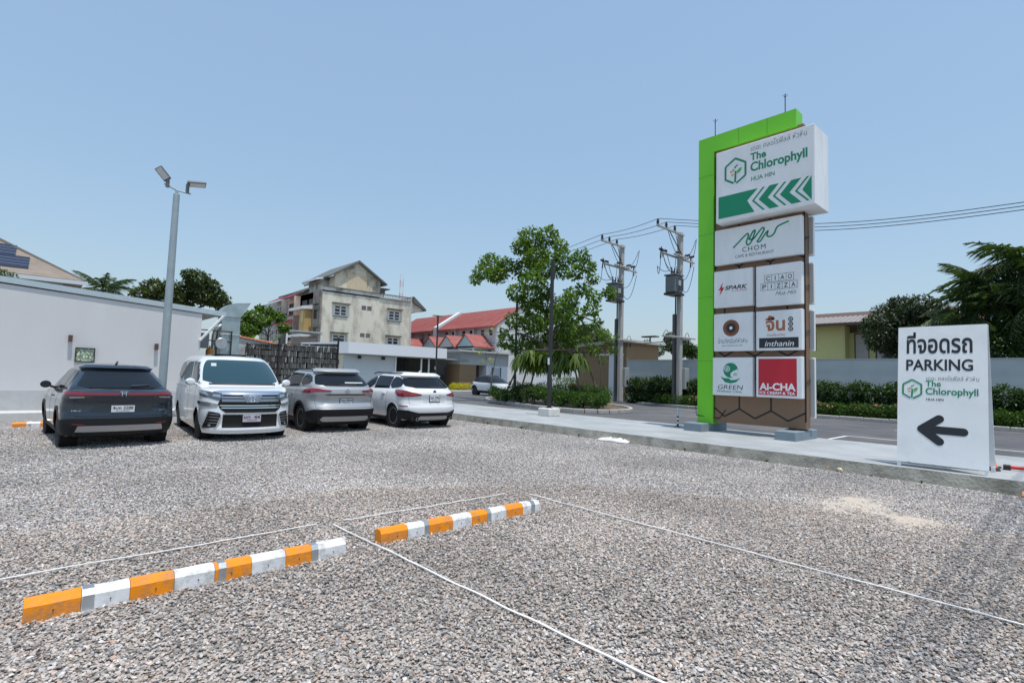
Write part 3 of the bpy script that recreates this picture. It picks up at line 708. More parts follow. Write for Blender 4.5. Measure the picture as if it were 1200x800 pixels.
put(text_mb('GREEN', .13, .145, w=.72, h=.12, shear=.15, bold=-.004), C_bk); put(text_mb('Wellness Clinic', .10, .05, w=.72, h=.075, shear=.1), C_dg)
p, put, w, h = sign_box(6.08, 4.92, 1.22, 2.31, label='light box with a red panel and bold white letters')
q = MB(); flat(q, [(.03, .03), (1.0, .03), (1.0, 1.0), (.03, 1.0)], .003); put(q, C_rd, 'red_panel')
def up(mb, dz): mb.v = [(a, b_, c_ + dz) for a, b_, c_ in mb.v]; return mb
put(up(text_mb('Ai-CHA', .055, .155, w=.92, h=.20, bold=.035), .003), C_w); put(up(text_mb('ICE CREAM & TEA', .06, .055, w=.9, h=.075, bold=.03), .003), C_w)
# light boxes on the far side, showing past the board's edge
for (z0, z1) in ((5.03, 6.08), (3.72, 4.83), (2.48, 3.56), (.72, 2.30)):
    b = MB(); b.bbox(15.05, 15.20, 4.80, 7.2, z0, z1, .01); bx = part('rear_sign_box', W(b), M_slab, pyl)
    b = MB(); b.box(15.03, 15.049, 4.79, 4.885, z0 + .04, z1 - .04); part('return', W(b), mat('box_back', (.42, .45, .46), .5), bx)
for (y, z) in ((4.897, 5.5), (4.897, 4.2), (4.897, 3.0), (4.897, 1.7), (4.897, 6.4), (4.897, 7.2)):
    b = MB(); b.tube([(14.72, y - .01, z - .12), (14.80, y - .02, z - .03), (14.95, y - .02, z), (15.03, y - .01, z + .02)], .012, 5); part('cable', W(b), M_groove, pyl)
b = MB(); b.tube([(14.55, 7.85, .9), (14.62, 7.86, .6), (14.7, 7.2, .55), (14.68, 7.0, .8)], .012, 5); part('cable', W(b), M_groove, pyl)

# ---- parking A-board on the kerb
pk = thing('parking_board', 'white standing parking board with Thai letters and a black arrow at the kerb edge', 'sign', (11.72, 1.74, SZ), R(-1.2))
def slant(mb, side=1):                                   # panel plane coordinates (u right = -y, v up) -> leaning panel
    th = R(7.0) ; x0 = -.12 if side == 1 else .62
    o = Vector((x0, .62, .03)); vv = Vector((math.sin(th) * side, 0, math.cos(th))); ww = Vector((-math.cos(th) * side, 0, math.sin(th)))
    return onto(mb, o, (0, -1, 0), vv, ww)
b = MB().box(0, 1.24, .07, 2.52, -.02, 0); fr = part('front_panel', slant(b), mat('board_white', (.83, .85, .85), .5, var=.04, vscale=1.2, dirt=(.5, .52, .52), dscale=1.5, damt=.25), pk)
b = MB()
for (u0, u1, v0, v1) in ((.0, .055, -.02, .07), (1.185, 1.24, -.02, .07), (.02, .05, .07, 2.50), (1.19, 1.22, .07, 2.50), (0.05, 1.19, .1, .13), (0.05, 1.19, 1.3, 1.33)): b.box(u0, u1, v0, v1, -.055, -.021)
part('front_frame', slant(b), M_wht, pk)
b = MB().box(0, 1.24, .07, 2.52, -.02, 0); part('back_panel', slant(b, -1), mat('board_white', (.7, .7, .7)), pk)
b = MB()
for (u0, u1, v0, v1) in ((.0, .055, -.02, .07), (1.185, 1.24, -.02, .07)): b.box(u0, u1, v0, v1, -.055, -.021)
part('back_foot', slant(b, -1), M_wht, pk)
def pp(mb, m, nm='lettering'): return part(nm, slant(mb), m, fr) if False else part(nm, slant(mb), m, pk)
pp(text_mb('ที่จอดรถ', .13, 2.02, w=.92, h=.40, bold=.022), C_bk); pp(text_mb('PARKING', .125, 1.71, w=.93, h=.205, bold=.022), C_bk)
pp(text_mb('เดอะ คลอโรฟิลล์ หัวหิน', .42, 1.535, w=.71, h=.085, bold=-.006), C_gy)
logo(lambda mb, m, nm='emblem': pp(mb, m, nm), .215, 1.37, .155)
pp(text_mb('The', .41, 1.425, w=.215, h=.105, bold=.02), C_dg); pp(text_mb('Chlorophyll', .41, 1.245, w=.71, h=.16, bold=.02), C_dg); pp(text_mb('HUA HIN', .42, 1.175, w=.24, h=.045, bold=.01), C_bk)
ar = MB(); t = .135
def capsule(a, b_, t, z):
    a, b_ = Vector(a), Vector(b_); d = (b_ - a).normalized(); an = math.degrees(math.atan2(d.y, d.x))
    return [(a.x + t / 2 * math.cos(R(an + 90 + k * 18)), a.y + t / 2 * math.sin(R(an + 90 + k * 18))) for k in range(11)] + [(b_.x + t / 2 * math.cos(R(an - 90 + k * 18)), b_.y + t / 2 * math.sin(R(an - 90 + k * 18))) for k in range(11)]
flat(ar, capsule((.36, .67), (.92, .66), t, 0), .004); flat(ar, capsule((.36, .67), (.60, .86), t, 0), .0046); flat(ar, capsule((.36, .67), (.60, .47), t, 0), .0052); flat(ar, [(.33, .715), (.29, .67), (.33, .62), (.5, .6), (.5, .74)], .0058)
pp(ar, C_bk, 'arrow')

# ---- cone and striped pole behind the board
M_co = mat('cone_orange', (.85, .13, .04), .5); M_rs = mat('striped_red', (.62, .03, .03), .5)
cn = thing('traffic_cone', 'orange traffic cone half hidden behind the parking board', 'cone', (13.0, 1.28, SZ))
part('body', MB().lathe([(.15, .03), (.13, .05), (.035, .66), (.03, .68)], n=20), M_co, cn, smooth=40)
part('base', MB().bbox(-.18, .18, -.18, .18, 0, .03, .01), M_blk, cn)
part('reflective_band', MB().lathe([(.106, .22), (.082, .37)], n=20), C_w, cn, smooth=40)
tp = thing('barrier_pole', 'red and white striped pole standing behind the parking board', 'pole', (12.55, 1.18, SZ))
for k in range(5): part('stripe', MB().lathe([(.032, .04 + k * .25), (.032, .288 + k * .25)], n=12), (M_rs, C_w)[k % 2], tp, smooth=40)
part('base', MB().lathe([(.12, 0), (.12, .03), (.05, .045)], n=16), M_blk, tp, smooth=40)
tb = thing('barrier_bar', 'red and white striped bar lying on the sidewalk right of the parking board', 'bar', (12.9, .98, SZ + .06), R(-86))
for k in range(4): part('stripe', MB().tube([(k * .22, 0, 0), (k * .22 + .217, 0, 0)], .03, 10), (M_rs, C_w)[k % 2], tb, smooth=40)
part('support', MB().bbox(-.08, .02, -.06, .06, -.058, .04, .01), M_blk, tb)
# ---- small blue and black survey marker beside the pylon
mk = thing('marker_post', 'short black and white marker post with a pale blue top left of the tall sign', 'post', (14.95, 8.66, SZ))
part('shaft', MB().lathe([(.03, .02), (.03, .34)], n=10), mat('marker_dark', (.05, .05, .06), .6), mk)
for k in range(2): part('band', MB().lathe([(.032, .1 + k * .12), (.032, .16 + k * .12)], n=10), C_w, mk)
part('tip', MB().lathe([(.022, .341), (.022, .58), (.006, .6)], n=10), mat('pale_blue', (.35, .62, .80), .5), mk)
part('foot', MB().lathe([(.09, 0), (.09, .02), (.03, .03)], n=12), M_blk, mk)
# meter cabinet behind the green column
# ================================================================== STREET LAMPS
M_pole = mat('lamp_pole_paint', (0.34, 0.40, 0.42), 0.45, .3, var=.08, vscale=4)
lp = thing('floodlight_pole', 'tall grey steel pole with two floodlights behind the dark car', 'lamp', (2.70, 17.8, 0))
part('pole', MB().lathe([(.105, .02), (.105, 3.0), (.085, 6.55), (.085, 6.6), (.04, 6.62), (.04, 6.72)], n=12), M_pole, lp, smooth=30)
part('base_plate', MB().bbox(-.2, .2, -.2, .2, 0, .025, .005), M_galv, lp)
part('bracket', MB().tube([(-.32, 0, 6.83), (0, 0, 6.72), (.35, 0, 6.70)], .026, 8), M_pole, lp)
for (cx, a, b_, yaw) in ((-.24, R(48), 1, R(-25)), (.26, R(-16), -1, R(8))):
    fl = MB(); fl.bbox(-.14, .14, -.02, .52, -.055, .03, .02)
    for k in range(7): fl.box(-.12, .12, .02 + k * .06, .035 + k * .06, .029, .05)
    fb_ = part('floodlight', fl, mat('lamp_grey', (.13, .14, .15), .5, .3), lp); fb_.location = (cx, 0, 7.0)
    fb_.rotation_euler = (R(18) if b_ > 0 else R(8), a * 1.0 if b_ > 0 else 0, 0)
    ya, nn = ((Vector((-.58, -.10, .62)), Vector((-.15, -.8, -.6))) if b_ > 0 else (Vector((.97, -.05, .16)), Vector((.0, -.34, -.94))))
    ya = ya.normalized(); za = -(nn - ya * nn.dot(ya)).normalized(); xa = ya.cross(za)
    fb_.matrix_local = Matrix.Translation((cx, 0, 6.97 if b_ > 0 else 7.0)) @ Matrix((xa, ya, za)).transposed().to_4x4() @ Matrix.Scale(.76 if b_ > 0 else .9, 4)
    part('lens', MB().box(-.11, .11, .05, .49, -.06, -.052), mat('lamp_lens', (.55, .55, .55), .25), fb_)
    part('knuckle', MB().tube([(cx, 0, 6.70 + .05 * (b_ > 0)), (cx, 0, 6.95), (cx + .03 * ya.x, 0, 7.0)], .05, 10), mat('lamp_grey', (.13, .14, .15)), lp, smooth=50)
def black_lamp(label, x, y, h, z0, base=True, head=False, grp='black lamp posts'):
    t = thing('lamp_post', label, 'lamp post', (x, y, z0), 0, grp)
    if base: part('concrete_base', MB().bbox(-.30, .30, -.30, .30, 0, .30, .03), mat('base_white', (.62, .61, .57), .85, var=.08), t)
    zb = .301 if base else 0
    part('pole', MB().lathe([(.085, zb + .02), (.085, 1.4), (.07, 1.45), (.07, h)], n=12), M_blk, t, smooth=30)
    part('flange', MB().lathe([(.14, zb), (.14, zb + .019)], n=12), M_blk, t)
    if head: part('lamp_head', MB().box(-.45, .45, -.16, .16, h - .001, h + .05), M_blk, t)
    part('notice', MB().box(-.088, -.086, -.05, .05, 1.9, 2.15), C_w, t)
    return t
black_lamp('tall black lamp post in front of the leafy tree, on a white block', 14.15, 13.45, 5.85, SZ)
black_lamp('black lamp post standing behind the leafy tree', 20.9, 22.7, 6.2, .2, False)
black_lamp('slim black lamp post with a flat head in front of the restaurant', 24.3, 36.0, 6.3, .1, False, True)
# ---- added overhead strands, out of view, to lay a soft shadow on the lot
cbl = thing('shadow_cable', 'unseen bundle of black strands beyond the right edge, added to cast soft streaks on the lot', 'cable', (0, .70 - .247 * 13, 13.0))
for k in range(3):
    part('strand', MB().tube([(1.2 + 28 * i / 20, .16 * (k - 1), .03 * (k % 2) - .5 * math.sin(math.pi * i / 20) * 0) for i in range(21)], .022, 6), M_blk, cbl)
# ================================================================== VEHICLES
def tab(T, smooth=True):
    xs = [a for a, _ in T]; vs = [b for _, b in T]
    def f(x):
        if x <= xs[0]: return vs[0]
        if x >= xs[-1]: return vs[-1]
        for i in range(len(xs) - 1):
            if x <= xs[i + 1]:
                t = (x - xs[i]) / (xs[i + 1] - xs[i])
                if smooth:                                # monotone cubic hermite
                    def sl(j):
                        if j <= 0 or j >= len(xs) - 1: return 0.0 if False else ((vs[1] - vs[0]) / (xs[1] - xs[0]) if j <= 0 else (vs[-1] - vs[-2]) / (xs[-1] - xs[-2]))
                        d0 = (vs[j] - vs[j - 1]) / (xs[j] - xs[j - 1]); d1 = (vs[j + 1] - vs[j]) / (xs[j + 1] - xs[j])
                        return 0.0 if d0 * d1 <= 0 else 2 * d0 * d1 / (d0 + d1)
                    h = xs[i + 1] - xs[i]; m0, m1 = sl(i) * h, sl(i + 1) * h; a, b = vs[i], vs[i + 1]
                    return (2 * t ** 3 - 3 * t * t + 1) * a + (t ** 3 - 2 * t * t + t) * m0 + (-2 * t ** 3 + 3 * t * t) * b + (t ** 3 - t * t) * m1
                return vs[i] + (vs[i + 1] - vs[i]) * t
    return f
class Shell:
    def __init__(s, w, xr, xf, top, low, Lr=.45, Lf=.55, n=3.6, nf=None, bow=.05, bowf=.09, crown=.03, arches=(), Ra=.37, zc=.33):
        s.w, s.xr, s.xf, s.top, s.low = tab(w), tab(xr), tab(xf), tab(top), tab(low)
        s.Lr, s.Lf, s.n, s.nf, s.bow, s.bowf, s.crown, s.arches, s.Ra, s.zc = Lr, Lf, n, nf or n, bow, bowf, crown, arches, Ra, zc
        s.zt = max(b for _, b in top); s.drop = True
    def ze(s, x, z): return z + (s.zt - s.top(x)) * max(0, min(1, (z - s.zt + .55) / .45)) if s.gh else z
    gh = False
    def arc(s, end, q, z):
        """q 0..1 wraps from the centre line of an end face to where the side starts; beyond 1 runs along the side in metres"""
        L, b, n = (s.Lr, s.bow, s.n) if end == 'r' else (s.Lf, s.bowf, s.nf)
        x0 = s.xr(z) if end == 'r' else s.xf(z); sg = 1 if end == 'r' else -1
        w = s.w(z)
        ph = min(max(q, 0), 1) * math.pi / 2; c, si = max(math.cos(ph), 0), math.sin(ph)
        d = L - L * c ** (2 / n) + b * (si ** (2 / n)) ** 2; y = w * si ** (2 / n)
        if q > 1: d = L + b + (q - 1)
        return x0 + sg * d, y
    def side_y(s, x, z):
        zz = s.ze(x, z); w = s.w(zz)
        for end, x0, L, b, n, sg in (('r', s.xr(z), s.Lr, s.bow, s.n, 1), ('f', s.xf(z), s.Lf, s.bowf, s.nf, -1)):
            d = (x - x0) * sg - b
            if d < L: t = min(1, max(0, (L - d) / L)); return w * max(0.0, 1 - t ** n) ** (1 / n)
        return w
    def qy(s, end, y, z=None):
        n = s.n if end == 'r' else s.nf; w = s.w(z if z is not None else .7); r = min(1, abs(y) / w)
        return math.asin(min(1, r ** (n / 2))) / (math.pi / 2)
    def build(s, rows=16, na=14, dx=.05, uneven=None):
        z0 = s.zt * .5 if not s.gh else s.zt - .3
        xa, _ = s.arc('r', 1, z0); xb, _ = s.arc('f', 1, z0); m = max(6, int((xb - xa) / dx))
        cols = [('r', (k / na)) for k in range(na)] + [('s', k / m) for k in range(m + 1)] + [('f', 1 - (k + 1) / na) for k in range(na)]
        def colpt(c, z):
            if c[0] == 's':
                a, ya = s.arc('r', 1, z); b, yb = s.arc('f', 1, z); x = a + (b - a) * c[1]; return x, s.w(s.ze(x, z))
            x, y = s.arc(c[0], c[1], z)
            if s.gh: y = y * s.w(s.ze(x, z)) / s.w(z)
            return x, y
        mb = MB(); nc = len(cols)
        G = []
        for sd_ in (1, -1):
            base = len(mb.v); G.append(base)
            for c in cols:
                xm, _ = colpt(c, .6 if not s.gh else s.zt - .1)
                zl = s.low(xm); zt = s.top(xm)
                if c[0] == 's' or c[1] > .8:
                    for ax in s.arches:
                        dd = s.Ra ** 2 - (xm - ax) ** 2
                        if dd > 0: zl = max(zl, s.zc + math.sqrt(dd))
                for r in range(rows + 1):
                    t = r / rows
                    z = zl + (zt - zl) * t; x, y = colpt(c, z)
                    if s.gh: pass
                    mb.v.append((x, sd_ * y, z))
        for gi, base in enumerate(G):
            for i in range(nc - 1):
                for r in range(rows):
                    a = base + i * (rows + 1) + r
                    mb.f.append((a, a + rows + 1, a + rows + 2, a + 1)); mb.m.append(0)
        # crowned cap between the two top edges
        kk = 9; cap0 = len(mb.v)
        for i in range(nc):
            L_ = Vector(mb.v[G[0] + i * (rows + 1) + rows]); Rr = Vector(mb.v[G[1] + i * (rows + 1) + rows])
            for k in range(kk):
                t = k / (kk - 1); p = L_.lerp(Rr, t); u = 2 * t - 1; hw = abs(L_.y) / (s.w(s.zt) + 1e-6)
                p.z += s.crown * (1 - u * u) * min(1, hw) ** 1.0; mb.v.append(tuple(p))
        for i in range(nc - 1):
            for k in range(kk - 1): a = cap0 + i * kk + k; mb.f.append((a, a + 1, a + kk + 1, a + kk)); mb.m.append(0)
        return mb
    def map(s, mode, u, z, off):
        """mode r/f: u = signed q (+ = left side); s+/s-: u = x. Offset along the outward normal"""
        def P(u, z):
            if mode in 'rf':
                x, y = s.arc(mode, abs(u), z); 
                if s.gh: y = y * s.w(s.ze(x, z)) / s.w(z)
                return Vector((x, math.copysign(y, u) if u else 0, z))
            return Vector((u, (1 if mode == 's+' else -1) * s.side_y(u, z), z))
        e = .004; p = P(u, z); du = P(u + e, z) - P(u - e, z); dz = P(u, z + e) - P(u, z - e); n = du.cross(dz)
        if n.length < 1e-12: n = Vector((1, 0, 0))
        n.normalize()
        outw = Vector((-1, 0, 0)) if mode == 'r' else Vector((1, 0, 0)) if mode == 'f' else Vector((0, 1 if mode == 's+' else -1, 0))
        if mode in 'rf': outw = (outw * max(.1, 1 - abs(u)) + Vector((0, math.copysign(1, u) * min(1, abs(u)), 0))) if u else outw
        if n.dot(outw) < 0: n = -n
        return p + n * off
    def patch(s, mode, poly, off=.004, thick=.012, rnd=0, du=.035, dz=.04, mb=None):
        """a plate that follows the shell: poly in (u, z)"""
        if rnd: poly = ring_smooth(poly, rnd)
        bm = bmesh.new(); vs = [bm.verts.new((a, b, 0)) for a, b in poly]; bm.faces.new(vs)
        bmesh.ops.triangulate(bm, faces=bm.faces[:])
        us = [a for a, _ in poly]; zs = [b for _, b in poly]
        def cuts(lo, hi, d, ax):
            k = math.floor(lo / d) + 1
            while k * d < hi - 1e-6:
                co = (k * d, 0, 0) if ax == 0 else (0, k * d, 0); no = (1, 0, 0) if ax == 0 else (0, 1, 0)
                bmesh.ops.bisect_plane(bm, geom=bm.verts[:] + bm.edges[:] + bm.faces[:], plane_co=co, plane_no=no, dist=1e-5); k += 1
        cuts(min(us), max(us), du, 0); cuts(min(zs), max(zs), dz, 1)
        bm.verts.index_update(); top = [(v.co.x, v.co.y) for v in bm.verts]; F = [tuple(v.index for v in f.verts) for f in bm.faces]
        bed = [tuple(v.index for v in e.verts) for e in bm.edges if len(e.link_faces) == 1]; bm.free()
        mb = mb or MB(); b = len(mb.v)
        mb.v += [tuple(s.map(mode, a, z, off)) for a, z in top] + [tuple(s.map(mode, a, z, off - thick)) for a, z in top]
        n = len(top)
        for f in F: mb.f.append(tuple(b + i for i in f)); mb.m.append(0)
        for i, j in bed: mb.f.append((b + i, b + j, b + n + j, b + n + i)); mb.m.append(0)
        return mb
    def strip(s, mode, P, Q, off=.012, mb=None, under=.02):
        """ribbon between two rows of (u, z) points, with a lip turned in at both edges"""
        mb = mb or MB(); n = len(P); b = len(mb.v)
        rowsP = [[s.map(mode, *p, off - under) for p in P], [s.map(mode, *p, off) for p in P], [s.map(mode, *p, off) for p in Q], [s.map(mode, *p, off - under) for p in Q]]
        for r in rowsP: mb.v += [tuple(v) for v in r]
        for r in range(3):
            for i in range(n - 1): mb.f.append((b + r * n + i, b + r * n + i + 1, b + (r + 1) * n + i + 1, b + (r + 1) * n + i)); mb.m.append(0)
        return mb

M_tyre = mat('tyre_rubber', (0.022, 0.022, 0.023), .85, var=.15, vscale=20, dirt=(.10, .095, .09), dscale=6, damt=.35)
M_clad = mat('black_plastic', (0.013, 0.0135, 0.015), .6, spec=.3, var=.06)
M_glass = mat('tinted_glass', (0.006, 0.008, 0.011), .04, 0, .38)
M_glass2 = mat('green_glass', (0.018, 0.055, 0.072), .03, 0, .55, coat=.1)
M_lampr = mat('red_lens', (0.19, 0.004, 0.008), .12, 0, .6, coat=.8)
M_lampw = mat('clear_lens', (0.34, 0.38, 0.42), .08, .5, .8, coat=.9)
M_chr = mat('chrome', (0.75, 0.77, 0.79), .12, 1.0)
M_rim = mat('alloy_rim', (0.50, 0.51, 0.53), .32, .35)
M_plate = mat('plate_white', (0.66, 0.68, 0.70), .4)
M_dark = mat('wheel_well', (0.010, 0.010, 0.010), .95)

def wheel(parent, x, y, r, w, spokes=5, rimmat=None, rr=.68, twin=True):
    """wheel > tyre, rim; y sign gives the outer side"""
    sg = 1 if y > 0 else -1
    wh = part('wheel', MB().lathe([(.001, -w * .3 * sg), (r * rr * .96, -w * .3 * sg), (r * rr * .96, -w * .12 * sg), (.001, -w * .12 * sg)], n=24, axis='y'), M_dark, parent, loc=(x, y, r))
    h = w / 2; pr = [(r * rr, -h), (r * .90, -h), (r * .975, -h * .86), (r, -h * .6), (r, h * .6), (r * .975, h * .86), (r * .90, h), (r * (rr + .02), h * .96), (r * rr, h * .8), (r * rr, -h)]
    part('tyre', MB().lathe(pr, n=40, axis='y'), M_tyre, wh, smooth=40)
    rm = MB(); R0 = r * rr
    rm.lathe([(R0, h * .84 * sg), (R0 * .93, h * .90 * sg), (R0 * .90, h * .75 * sg), (R0 * .90, h * .1 * sg), (R0 * .985, h * .1 * sg), (R0 * .985, h * .8 * sg)], n=40, axis='y')
    rm.lathe([(.001, h * .62 * sg), (R0 * .17, h * .60 * sg), (R0 * .22, h * .40 * sg), (R0 * .2, h * .2 * sg)], n=20, axis='y')
    for k in range(spokes):
        for dd in ((-.14, .14) if twin else (0,)):
            a = 2 * math.pi * k / spokes + dd; a2 = 2 * math.pi * k / spokes + dd * 1.7
            ca, sa = math.cos(a), math.sin(a); cb, sb = math.cos(a2), math.sin(a2); t0, t1 = R0 * (.09 if twin else .14), R0 * (.055 if twin else .11)
            q = [(ca * R0 * .15 - sa * t0, h * .58 * sg, sa * R0 * .15 + ca * t0), (ca * R0 * .15 + sa * t0, h * .58 * sg, sa * R0 * .15 - ca * t0),
                 (cb * R0 * .93 + sb * t1, h * .72 * sg, sb * R0 * .93 - cb * t1), (cb * R0 * .93 - sb * t1, h * .72 * sg, sb * R0 * .93 + cb * t1)]
            rm.add(q + [(a_, b_ - h * .3 * sg, c_) for a_, b_, c_ in q], [(0, 1, 2, 3), (4, 7, 6, 5), (0, 4, 5, 1), (1, 5, 6, 2), (2, 6, 7, 3), (3, 7, 4, 0)])
    part('rim', rm, rimmat or M_rim, wh, smooth=35)
    return wh
def car_base(t, S, Gs, paint, W, axles, r, Ra, roofmat=None, tyre_w=.215, spokes=5, rimmat=None, clad=None, cladw=.06, dx=.045, twin=True, rr=.68):
    part('body', S.build(dx=dx), paint, t, smooth=32)
    part('cabin', Gs.build(rows=12, dx=.08), roofmat or paint, t, smooth=38)
    x0, x1 = S.xr(.5) + .18, S.xf(.5) - .22
    u = MB().box(x0, x1, -W / 2 + .30, W / 2 - .30, .19, .8)
    for ax in axles:
        for sg in (1, -1):
            u.lathe([(Ra + .03, (W / 2 - .32) * sg), (Ra + .03, (W / 2 - .05) * sg)], (ax, 0, r), 28, 'y')
    u.box(axles[0] + Ra + .05, axles[1] - Ra - .05, -W / 2 + .1, W / 2 - .1, .2, .5); u.box(x0 - .05, axles[0] - Ra - .05, -W / 2 + .2, W / 2 - .2, .24, .5); u.box(axles[1] + Ra + .05, x1 + .05, -W / 2 + .25, W / 2 - .25, .22, .5)
    part('underbody', u, M_dark, t)
    for ax in axles:
        for sg in (1, -1): wheel(t, ax, sg * (W / 2 - tyre_w / 2 - .035), r, tyre_w, spokes, rimmat, twin=twin, rr=rr)
    if clad:
        for ax in axles:
            for md in ('s+', 's-'):
                P, Q = [], []
                for k in range(25):
                    a = R(-4 + 188 * k / 24); P.append((ax + (Ra - .008) * math.cos(a), S.zc + (Ra - .008) * math.sin(a))); Q.append((ax + (Ra + cladw) * math.cos(a), S.zc + (Ra + cladw) * math.sin(a)))
                part('arch_trim', S.strip(md, P, Q, .012), clad, t, smooth=40)
def seam(S, mode, pts, w=.009, off=.0015):
    """thin dark shut line"""
    out_ = MB()
    P = []; Q = []; dense = []
    for a, b in zip(pts, pts[1:]):
        n = max(1, int(math.hypot(b[0] - a[0], b[1] - a[1]) / .05))
        for i in range(n): dense.append((a[0] + (b[0] - a[0]) * i / n, a[1] + (b[1] - a[1]) * i / n))
    dense.append(pts[-1])
    for i, p in enumerate(dense):
        a = dense[max(i - 1, 0)]; b = dense[min(i + 1, len(dense) - 1)]; d = Vector((b[0] - a[0], b[1] - a[1])).normalized()
        P.append((p[0] - d.y * w / 2, p[1] + d.x * w / 2)); Q.append((p[0] + d.y * w / 2, p[1] - d.x * w / 2))
    return S.strip(mode, P, Q, off, under=.003)
def plate(t, S, mode, z, txt, sub, w=.34, h=.15, frame=None, mcol=None, off=.014):
    sg = -1 if mode == 'r' else 1; x = S.arc(mode, 0, z)[0] + sg * off
    if frame: part('plate_frame', MB().box(min(x, x - sg * .02), max(x, x - sg * .02), -w / 2 - .018, w / 2 + .018, z - h / 2 - .02, z + h / 2 + .014), frame, t)
    p = part('number_plate', MB().box(min(x + sg * .001, x + sg * .006), max(x + sg * .001, x + sg * .006), -w / 2, w / 2, z - h / 2, z + h / 2), mcol or M_plate, t)
    ux = (0, 1, 0) if mode == 'f' else (0, -1, 0)
    m_ = text_mb(txt, .02, h * .42, w=w - .04, h=h * .46, bold=.012); onto(m_, (x + sg * .0062, -w / 2 if mode == 'f' else w / 2, z - h / 2), ux, (0, 0, 1), (sg, 0, 0)); part('lettering', m_, C_bk, p)
    m_ = text_mb(sub, w * .22, h * .10, w=w * .56, h=h * .2, bold=.0); onto(m_, (x + sg * .0062, -w / 2 if mode == 'f' else w / 2, z - h / 2), ux, (0, 0, 1), (sg, 0, 0)); part('lettering', m_, C_bk, p)
def mirror_pair(t, x, y, z, paint, s=1.0):
    for sg in (1, -1):
        mb = MB(); c = (x, sg * y, z)
        prof = [(0, .0), (.6, .04), (.9, .16), (1, .3), (.85, .38), (.5, .40)]
        n = 12; b = []
        for (r_, d) in [(.001, -.07), (.06, -.065), (.085, -.03), (.09, .02), (.085, .05), (.001, .05)]:
            b.append((r_, d))
        mb.lathe(b, (0, 0, 0), 14, 'x'); mb.v = [(c[0] + a * 1.2 * s, c[1] + q * 1.15 * s, c[2] + w_ * .95 * s) for a, q, w_ in mb.v]
        mb.v = [(-(a - c[0]) + c[0], q, w_) for a, q, w_ in mb.v]
        mb.tube([(x + .0, sg * (y - .2), z - .08), (x, sg * (y - .08), z - .04)], .025, 8)
        part('mirror', mb, paint, t, smooth=50)

